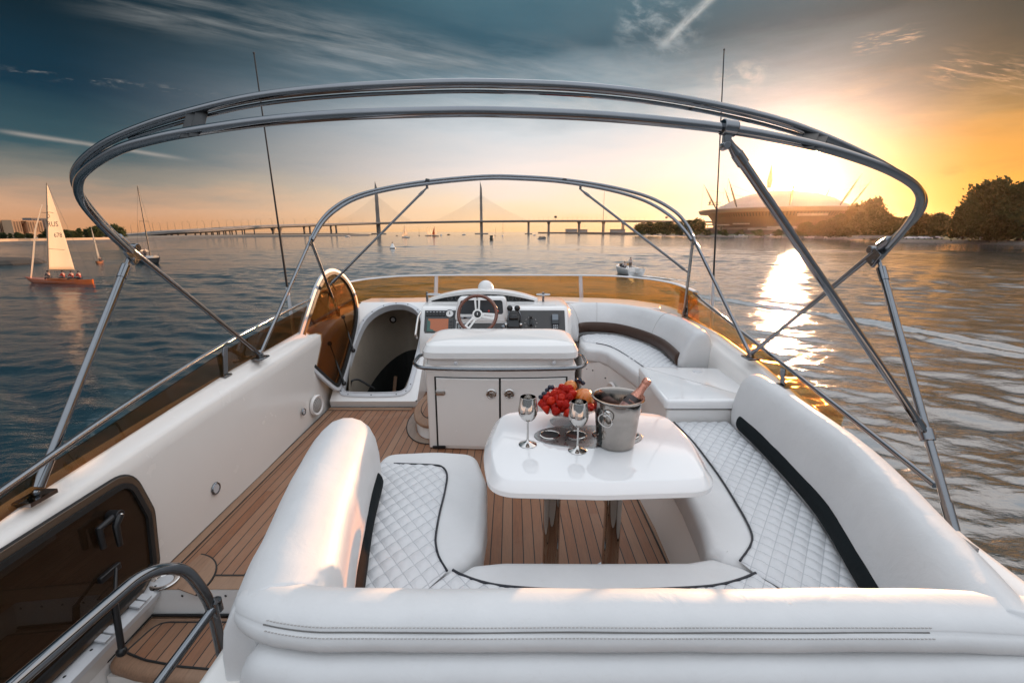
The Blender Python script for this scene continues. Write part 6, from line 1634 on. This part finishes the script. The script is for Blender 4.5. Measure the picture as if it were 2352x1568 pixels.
def hullmesh(L, B, Hb, bow_=.5, sheer=.12, draft=.25, tr=.75, nose=.02):
    """boat hull along +x (bow), open top closed by a deck"""
    n = 22; rg = []
    for i in range(n+1):
        s_ = i/n; x = -L/2+L*s_
        w_ = B/2*((tr+(1-tr)*min(1, s_/.45)) if s_ < .45 else max(nose, (1-((s_-.45)/.55)**2.1)**.75))
        z = Hb*(1+sheer*((s_-.35)**2)*4)
        dr = -draft*(1 if s_ < .6 else max(0, 1-((s_-.6)/.4)**2))
        x2 = x-(1-s_)*.0
        rg.append([Vector((x2,-w_,z)), Vector((x2-(.06*L*s_**4),-w_*.86,z*.35)), Vector((x2-(.10*L*s_**4),-w_*.35,dr)), Vector((x2-(.10*L*s_**4),w_*.35,dr)), Vector((x2-(.06*L*s_**4),w_*.86,z*.35)), Vector((x2,w_,z))])
    return MB().rings(rg)
sail_m = NT('white_sailcloth'); co = sail_m.coord()
sp1 = sail_m.bsdf(sail_m.ramp(sail_m.noise(sail_m.mapping(co,(1,1,.4)), 1.2, 4, .6), [(.3,(.62,.58,.54)),(.7,(.78,.75,.72))]), .7, 0, sail_m.bump(sail_m.noise(sail_m.mapping(co,(.6,.6,2.2)), 1.6, 4, .6), .5, .12), 0, .2, False)
tl = sail_m.n('ShaderNodeBsdfTranslucent'); tl.inputs[0].default_value = (.98,.88,.74,1); ms_ = sail_m.n('ShaderNodeMixShader'); ms_.inputs[0].default_value = .78
sail_m.l(sp1.outputs[0], ms_.inputs[1]); sail_m.l(tl.outputs[0], ms_.inputs[2]); sail_m.l(ms_.outputs[0], sail_m.out.inputs[0]); SAIL = sail_m.m
orange = plain('varnished_orange_hull', (.72,.13,.010), .22, var=.15, scale=1.5, coat=.8); darkhull = plain('dark_brown_hull', (.035,.020,.016), .25, coat=.6); whitehull = plain('white_boat_hull', (.72,.70,.68), .3, coat=.4); woodd = plain('varnished_deck', (.30,.12,.045), .35, var=.2)
spar = plain('spar', (.34,.27,.20), .4, var=.15); darkspar = plain('dark_spar', (.02,.02,.022), .4)
def sailmesh(tack, head, clew, camber, side, nx=14, nz=22, roach=.05, thick=.012):
    """a curved triangular sail with real thickness"""
    rg = []; tack, head, clew = Vector(tack), Vector(head), Vector(clew); nrm = (clew-tack).cross(head-tack).normalized()*side
    for off in (0, thick):
        for j in range(nz+1):
            v = j/nz; a = tack+(head-tack)*v; b = clew+(head-clew)*v+(clew-tack).normalized()*roach*4*v*(1-v)*(head-tack).length
            for i in range(nx+1):
                u = i/nx; rg.append(a+(b-a)*u+nrm*(camber*(b-a).length*4*u*(1-u)*(.6+.4*(1-v))+off))
    mb = MB(); mb.v = rg; N = (nx+1)*(nz+1)
    for j in range(nz):
        for i in range(nx):
            q = [j*(nx+1)+i, j*(nx+1)+i+1, (j+1)*(nx+1)+i+1, (j+1)*(nx+1)+i]; mb.f.append(q); mb.m.append(0); mb.f.append([N+k for k in reversed(q)]); mb.m.append(0)
    bd_ = [i for i in range(nx+1)]+[(j)*(nx+1)+nx for j in range(1,nz+1)]+[nz*(nx+1)+i for i in range(nx-1,-1,-1)]+[j*(nx+1) for j in range(nz-1,0,-1)]
    for a, b in zip(bd_, bd_[1:]+bd_[:1]): mb.f.append([b, a, N+a, N+b]); mb.m.append(0)
    return mb
# ---- the orange keelboat
c0 = wat(50,651.5); c1 = wat(222,636); cm_ = wat(136,651)
L = 172/F*(cm_.y*CP-(WATER-CAMZ)*SP)*1.02
ob = thing('sailing_boat', 'orange varnished keelboat with one tall white sail and crew of four', 'sailing boat', cm_)
ry = R(180-6)                   # bow to the left of the picture
RX = Matrix.Rotation(ry,4,'Z'); T_ = Matrix.Translation(cm_) @ RX @ Matrix.Rotation(R(2.5),4,'X')
def tr_mb(mb, Mx): mb.v = [Mx @ v for v in mb.v]; return mb
obj('hull', tr_mb(hullmesh(L, 1.95, .46, sheer=.38, draft=.3, tr=.10, nose=.015), T_), orange, ob, ang=60)
obj('cockpit', tr_mb(MB().pillow([(-2.6+.0,-.42),(.9,-.50),(1.1,.0),(.9,.50),(-2.6,.42)], .50,.62,.03), T_), woodd, ob, ang=50)
mH = 217/F*(cm_.y*CP-(WATER-CAMZ)*SP)*1.0
mx0 = 1.25
def rake(mb):
    for v in mb.v: v.x -= .19*(v.z-.5)
    return mb
obj('mast', tr_mb(rake(MB().tube([(mx0,0,.4),(mx0+.05,0,mH*.5),(mx0+.02,0,mH+.15)], [.075,.07,.045], 8)), T_), spar, ob)
bm_ = obj('boom', tr_mb(MB().tube([(mx0,0,1.55),(mx0-3.35,-.25,1.55)], .055, 8), T_), spar, ob)
sl_ = obj('mainsail', tr_mb(rake(sailmesh((mx0-.08,0,1.62),(mx0-.06,0,mH),(mx0-3.10,-.25,1.62),.06,1,roach=.012)), T_), SAIL, ob, ang=180)
xs_ = T_.to_3x3() @ Vector((-1,0,0)); zs_ = T_.to_3x3() @ Vector((0,0,1))
for txt, x, z, s_ in (('D',mx0-.45,mH*.685,.60),('RUS',mx0-.98,mH*.605,.80),('678',mx0-1.62,mH*.495,.72)):
    c = T_ @ Vector((x-.19*(z-.5), .26, z)); add_text(txt, s_, basis(c, xs_, zs_), M['black'], sl_)
q = MB()
for zf in (.73,.36): q.tube([(mx0-.08,.06,mH*zf),(mx0-3.3*(1-zf)-.15,.30-.3*(1-zf),mH*(zf-.012))], .02, 5)
obj('batten', tr_mb(rake(q), T_), darkspar, sl_)
obj('furled_jib', tr_mb(MB().tube([(3.55,0,.65),(2.75,0,3.0),(1.75,0,6.2),(.30,0,mH*.80)], [.06,.085,.07,.03], 8), T_), SAIL, ob)
obj('stay', tr_mb(rake(MB()).tube([(mx0-.19*mH,0,mH),(-4.3,0,.6)], .012, 4).tube([(mx0-.15*mH,0,mH*.8),(mx0-.2,.85,.5)], .012, 4).tube([(mx0-.15*mH,0,mH*.8),(mx0-.2,-.85,.5)], .012, 4).tube([(mx0-.14*mH,-.7,mH*.72),(mx0-.14*mH,.7,mH*.72)], .025, 4), T_), darkspar, ob)
for x, y, top, lab, rz_ in ((.95,.15,C_dark,'person in dark clothes crouching at the mast of the orange keelboat',0),(-.55,-.2,C_dark,'person with a red top sitting amidships in the orange keelboat',.3),(-2.2,.25,C_red,'person in red steering near the stern of the orange keelboat',.1),(-2.75,-.1,C_red,'hindmost person in an orange-red jacket aboard the orange keelboat',.2)):
    if x == -.55: top = C_red
    person('sit', top, C_dark, lab, T_ @ Vector((x, y, .68)), ry-R(90)+rz_)
# ---- small dinghy and the dark sloop
def boat_at(X, Y): return wat(X, Y)
def sloop(X, Y, Lm, hull_m, rz, mast, label, sail=None, name='sailing_boat', jib=None, spm=darkspar, heel=0, cabin=True):
    c = wat(X, Y); o = thing(name, label, 'sailing boat', c); Tm = Matrix.Translation(c) @ Matrix.Rotation(rz,4,'Z') @ Matrix.Rotation(heel,4,'X')
    obj('hull', tr_mb(hullmesh(Lm, Lm*.27, Lm*.10, sheer=.22, draft=.3, tr=.7), Tm), hull_m, o, ang=60)
    if cabin: obj('cabin', tr_mb(MB().pillow(rounded([(-Lm*.22,-Lm*.08),(Lm*.18,-Lm*.06),(Lm*.18,Lm*.06),(-Lm*.22,Lm*.08)], .2), Lm*.09, Lm*.155, .08), Tm), whitehull, o, ang=50)
    obj('mast', tr_mb(MB().tube([(Lm*.10,0,Lm*.08),(Lm*.10,0,mast)], [Lm*.013,Lm*.008], 7), Tm), spm, o)
    obj('boom', tr_mb(MB().tube([(Lm*.10,0,Lm*.24),(-Lm*.32,0,Lm*.24)], Lm*.009, 6), Tm), spm, o)
    if sail is not None:
        obj('mainsail', tr_mb(sailmesh((Lm*.09,0,Lm*.26),(Lm*.09,0,mast*.98),(-Lm*.31,0,Lm*.26),.07,1,8,12,.02), Tm), sail, o, ang=180)
    if jib is not None: obj('jib', tr_mb(sailmesh((Lm*.12,0,mast*.80),(Lm*.46,0,Lm*.16),(Lm*.02,Lm*.08,Lm*.16),.08,1,8,12,.0), Tm), jib, o, ang=180)
    obj('rigging', tr_mb(MB().tube([(Lm*.10,0,mast),(Lm*.49,0,Lm*.13)], .014, 4).tube([(Lm*.10,0,mast),(-Lm*.49,0,Lm*.11)], .014, 4).tube([(Lm*.10,-Lm*.09,mast*.55),(Lm*.10,Lm*.09,mast*.55)], .03, 4).tube([(Lm*.10,-Lm*.09,mast*.55),(Lm*.10,-Lm*.12,Lm*.1)], .012, 4).tube([(Lm*.10,Lm*.09,mast*.55),(Lm*.10,Lm*.12,Lm*.1)], .012, 4), Tm), spm, o)
    return o, Tm
o, Tm = sloop(228,604.5,3.6,woodd,R(-60),7.0,'small wooden dinghy with a narrow white sail beyond the orange keelboat',SAIL,spm=spar,cabin=False)
obj('stern_panel', tr_mb(MB().box((-1.5,0,.36), (.7,.72,.12)), Tm), orange, o)
person('sit', C_dark, C_dark, 'person in dark clothes sitting at the stern of the small dinghy', Tm @ Vector((-.9,.1,.48)), R(60))
o, Tm = sloop(343,603.5,8.4,darkhull,R(-28),14.2,'dark hulled sloop with a bare dark mast and furled sails',None)
obj('sail_bundle', tr_mb(MB().tube([(.6,0,2.2),(-.6,0,2.35),(-2.6,0,2.25)], [.16,.26,.14], 8).ball((2.5,.2,1.15), .45, 10, 7, (1.6,.8,.7)), Tm), SAIL, o)
person('stand', C_dark, C_dark, 'person standing beside the mast of the dark hulled sloop', Tm @ Vector((.2,-.5,.9)), R(80)); person('sit', C_dark, C_grey, 'person sitting in the cockpit of the dark hulled sloop', Tm @ Vector((-1.6,-.3,1.25)), R(40))
# ---- speedboat ahead, with two people seen from behind
c = wat(1452,634); tdep = c.y*CP-(WATER-CAMZ)*SP
sb_ = thing('motorboat', 'white open motorboat heading away ahead of the windscreen with two people', 'motorboat', c); az_ = R(90+8)
Tm = Matrix.Translation(c+Vector((0,3.0,0))) @ Matrix.Rotation(az_,4,'Z')
def hull2(L, B, H):
    n = 18; rg = []
    for i in range(n+1):
        s_ = i/n; x = -L/2+L*s_; w_ = B/2*(1 if s_ < .5 else max(.03, (1-((s_-.5)/.5)**2.2)**.8)); z = H*(1+.25*s_*s_)
        rg.append([Vector((x,-w_,z)), Vector((x-.05*s_,-w_*1.02,z*.8)), Vector((x-.2*s_**3,-w_*.82,.1)), Vector((x-.3*s_**3,0,-.35)), Vector((x-.2*s_**3,w_*.82,.1)), Vector((x-.05*s_,w_*1.02,z*.8)), Vector((x,w_,z)), Vector((x,w_*.80,z+.02)), Vector((x,w_*.76,z-.32 if s_ < .72 else z)), Vector((x,-w_*.76,z-.32 if s_ < .72 else z)), Vector((x,-w_*.80,z+.02))])
    return MB().rings(rg)
obj('hull', tr_mb(hull2(6.6, 2.5, .95), Tm), whitehull, sb_, ang=50)
obj('seat', tr_mb(MB().pillow(rounded([(-2.1,-.95),(-1.5,-.95),(-1.5,.95),(-2.1,.95)], .1), .62,1.02,.08), Tm), whitehull, sb_); obj('seat', tr_mb(MB().pillow(rounded([(-.1,.15),(.5,.15),(.5,.95),(-.1,.95)], .1), .62,1.45,.08), Tm), C_dark, sb_)
obj('windshield', tr_mb(MB().rings([[Vector((.9,-1.0,1.05)),Vector((1.5,0,1.05)),Vector((.9,1.0,1.05))],[Vector((.55,-.92,1.5)),Vector((1.1,0,1.5)),Vector((.55,.92,1.5))]], closed=False), Tm), M['smoke'], sb_, flat=True)
obj('rail', tr_mb(MB().tube([(-3.0,1.15,1.0),(-2.6,1.15,1.35),(-1.0,1.15,1.42),(-.6,1.12,1.1)], .03, 6).tube([(-3.0,-1.15,1.0),(-2.6,-1.15,1.35),(-1.0,-1.15,1.42),(-.6,-1.12,1.1)], .03, 6), Tm), M['steel'], sb_)
obj('engine', tr_mb(MB().box((-3.45,0,.75), (.45,.5,.8)), Tm), whitehull, sb_, bevel=.08)
person('stand', C_white, C_grey, 'person in a white shirt standing at the wheel of the white motorboat', Tm @ Vector((-.5,-.25,.66)), az_-R(90))
person('sit', C_white, C_dark, 'dark haired person sitting beside the standing helmsman in the white motorboat', Tm @ Vector((-.6,.62,1.02)), az_-R(90))
wk = MB(); r6 = random.Random(4)
for s_ in (-1, 1):
    for k in range(40):
        f = k/40; p_ = Tm @ Vector((-3.4-f*9, s_*(1.0+f*3.2)+r6.uniform(-.2,.2), .0)); p_.z = WATER+.05; w_ = .26*(1-f)+.07
        wk.ball(p_, w_, 8, 4, (1.3,.8,.12))
foam = plain('white_foam', (.75,.72,.70), .8, var=.15, scale=3, bump=.5, bscale=8)
struct('wake_foam', wk, foam, kind='stuff')
# ---- launch coming towards us, open party boat, buoy
c = wat(1129,552); q = thing('motorboat', 'dark cabin launch coming head-on through the middle of the water', 'motorboat', c); Tm = Matrix.Translation(c) @ Matrix.Rotation(R(-90),4,'Z')
obj('hull', tr_mb(hullmesh(8, 3.0, 1.0, sheer=.2), Tm), plain('green_grey_hull', (.10,.11,.10), .4), q, ang=60); cbn = obj('cabin', tr_mb(MB().box((-.8,0,2.0), (3.6,2.4,2.2), taper=.86), Tm), plain('olive_cabin', (.10,.105,.085), .5), q, bevel=.15)
for y in (-.6,.6): obj('window', tr_mb(MB().box((.93,y,2.35), (.08,.85,.7)), Tm), cglass, cbn)
obj('roof', tr_mb(MB().pillow(rounded([(-2.8,-1.3),(1.2,-1.3),(1.2,1.3),(-2.8,1.3)], .3), 3.1,3.35,.1), Tm), M['dash'], q, ang=50)
c = wat(1245,549); q = thing('party_boat', 'flat open boat full of standing people, near the bridge piers', 'boat', c); Tm = Matrix.Translation(c) @ Matrix.Rotation(R(10),4,'Z')
obj('hull', tr_mb(hullmesh(7.2, 2.6, .8, sheer=.1), Tm), whitehull, q, ang=60); obj('rail', tr_mb(MB().tube([(-3,-1.1,1.7),(3,-1.0,1.7)], .04, 5).tube([(-3,1.1,1.7),(3,1.0,1.7)], .04, 5), Tm), M['steel_dark'], q); obj('side_panel', tr_mb(MB().box((0,-1.15,1.2), (6,.05,.7)), Tm), M['dash_dark'], q)
pp_ = None
for i, (x, y) in enumerate(((-2.2,.2),(-1.5,-.3),(-.8,.3),(-.1,-.2),(.6,.25),(1.3,-.3),(2.0,.2))):
    l_ = Tm @ Vector((x, y, .82))
    if pp_ is None: pp_ = person('stand', C_dark, C_dark, 'x', l_, 1.0); o = pp_
    else: o = dup(pp_, l_, r6.uniform(0,6))
    o['label'] = 'person in dark clothes standing aboard the flat open party boat'; o['group'] = 'people aboard the party boat'
c = wat(902,571); q = thing('buoy', 'white cone shaped buoy floating alone left of centre', 'buoy', c)
obj('body', MB().lathe([(.9,-.3),(1.05,0),(1.0,.35),(.85,.5),(.28,1.75),(.001,1.76)], c, None, 18), whitehull, q, ang=40); obj('top_mark', MB().tube([c+Vector((0,0,1.7)), c+Vector((0,0,2.05))], .06, 6).ball(c+Vector((0,0,2.15)), .22, 10, 6), M['dash_dark'], q); obj('band', MB().lathe([(1.055,-.02),(1.07,.12),(1.04,.28),(1.01,.30)], c, None, 18, False, False), M['dash_dark'], q)
# ---- far sailing boats and moored motorboats
sloop(932,546,8.2,whitehull,R(200),12.0,'far white sailing boat with a tall sail under the left bridge span',SAIL,jib=SAIL)
spin = plain('orange_spinnaker', (.62,.085,.012), .7, var=.1)
o, Tm = sloop(1000,543,8.5,darkhull,R(190),12.5,'far sailing boat carrying a bright orange spinnaker',SAIL); obj('spinnaker', tr_mb(sailmesh((4.2,0,1.8),(1.0,.6,12.0),(.6,2.6,1.6),.22,1,10,14,.0), Tm), spin, o, ang=180)
sloop(990,542,8,whitehull,R(160),12.0,'far white sailing boat just left of the orange spinnaker',SAIL,jib=SAIL)
sloop(983,542.3,8,darkhull,R(185),11.5,'far sailing boat, leftmost of the three by the orange spinnaker',SAIL)
sloop(963,541.5,8,darkhull,R(100),13,'far sloop with a bare mast between the two groups of sails',None)
sloop(1155,543,9,whitehull,R(80),18,'far yacht with a tall bare mast right of the second pylon',None)
sloop(1138,541,8,darkhull,R(80),12,'far dark sloop with a bare mast beside the dark launch',None)
sloop(800,544.5,9,whitehull,R(70),14,'far white sloop with a bare mast near the left bridge pier',None)
def cruiser(c, L_, rz, label, m=whitehull, group=None):
    o = thing('motorboat', label, 'motorboat', c, group); Tm = Matrix.Translation(c) @ Matrix.Rotation(rz,4,'Z')
    obj('hull', tr_mb(hullmesh(L_, L_*.3, L_*.12, sheer=.2), Tm), m, o, ang=60); cb = obj('cabin', tr_mb(MB().pillow(rounded([(-L_*.25,-L_*.10),(L_*.15,-L_*.09),(L_*.15,L_*.09),(-L_*.25,L_*.10)], L_*.03), L_*.11, L_*.22, L_*.03), Tm), m, o, ang=50)
    obj('window', tr_mb(MB().box((-L_*.05,-L_*.098,L_*.175), (L_*.24,L_*.012,L_*.04)).box((-L_*.05,L_*.098,L_*.175), (L_*.24,L_*.012,L_*.04)), Tm), cglass, cb); return o
for X, Y, L_, lab in ((1013,541.5,9,'far low motorboat just right of the orange spinnaker'),(1030,540,8,'far dark motorboat between the spinnaker and the second pylon'),(1066,540,9,'far motorboat left of the second pylon base'),(1228,541,6,'tiny far boat near the bridge pier right of centre'),(912,542,5,'tiny far boat left of the white sail under the first span')):
    cruiser(wat(X, Y), L_, r6.uniform(0,3), lab, darkhull if X in (1030,912) else whitehull)
for X, t, L_, lab in ((1702,480,13,'white motor cruiser moored at the bank, leftmost under the stadium'),(1775,475,15,'white motor cruiser moored under the stadium beside the strut'),(1822,470,9,'white cruiser moored at the bank below the sun'),(1860,462,9,'white cruiser moored right of the glittering sun path'),(1905,445,8,'small white cruiser moored at the bank near the sandy point')):
    cruiser(pol(X, t), L_, R(150), lab, whitehull, 'motor cruisers moored at the right bank')
# ------------------------------------------------------------------ evening haze between here and the far shores
hz = MB().box((0, 1500, 60), (9000, 9000, 132))
ho_ = struct('haze', hz, [], kind='stuff', flat=True)
t = NT('evening_haze'); pv = t.n('ShaderNodeVolumePrincipled'); pv.inputs['Density'].default_value = .000034; pv.inputs['Anisotropy'].default_value = .91
pv.inputs['Color'].default_value = (1,.74,.48,1); t.l(pv.outputs[0], t.out.inputs['Volume']); ho_.data.materials.append(t.m)
scene.cycles.volume_bounces = 0
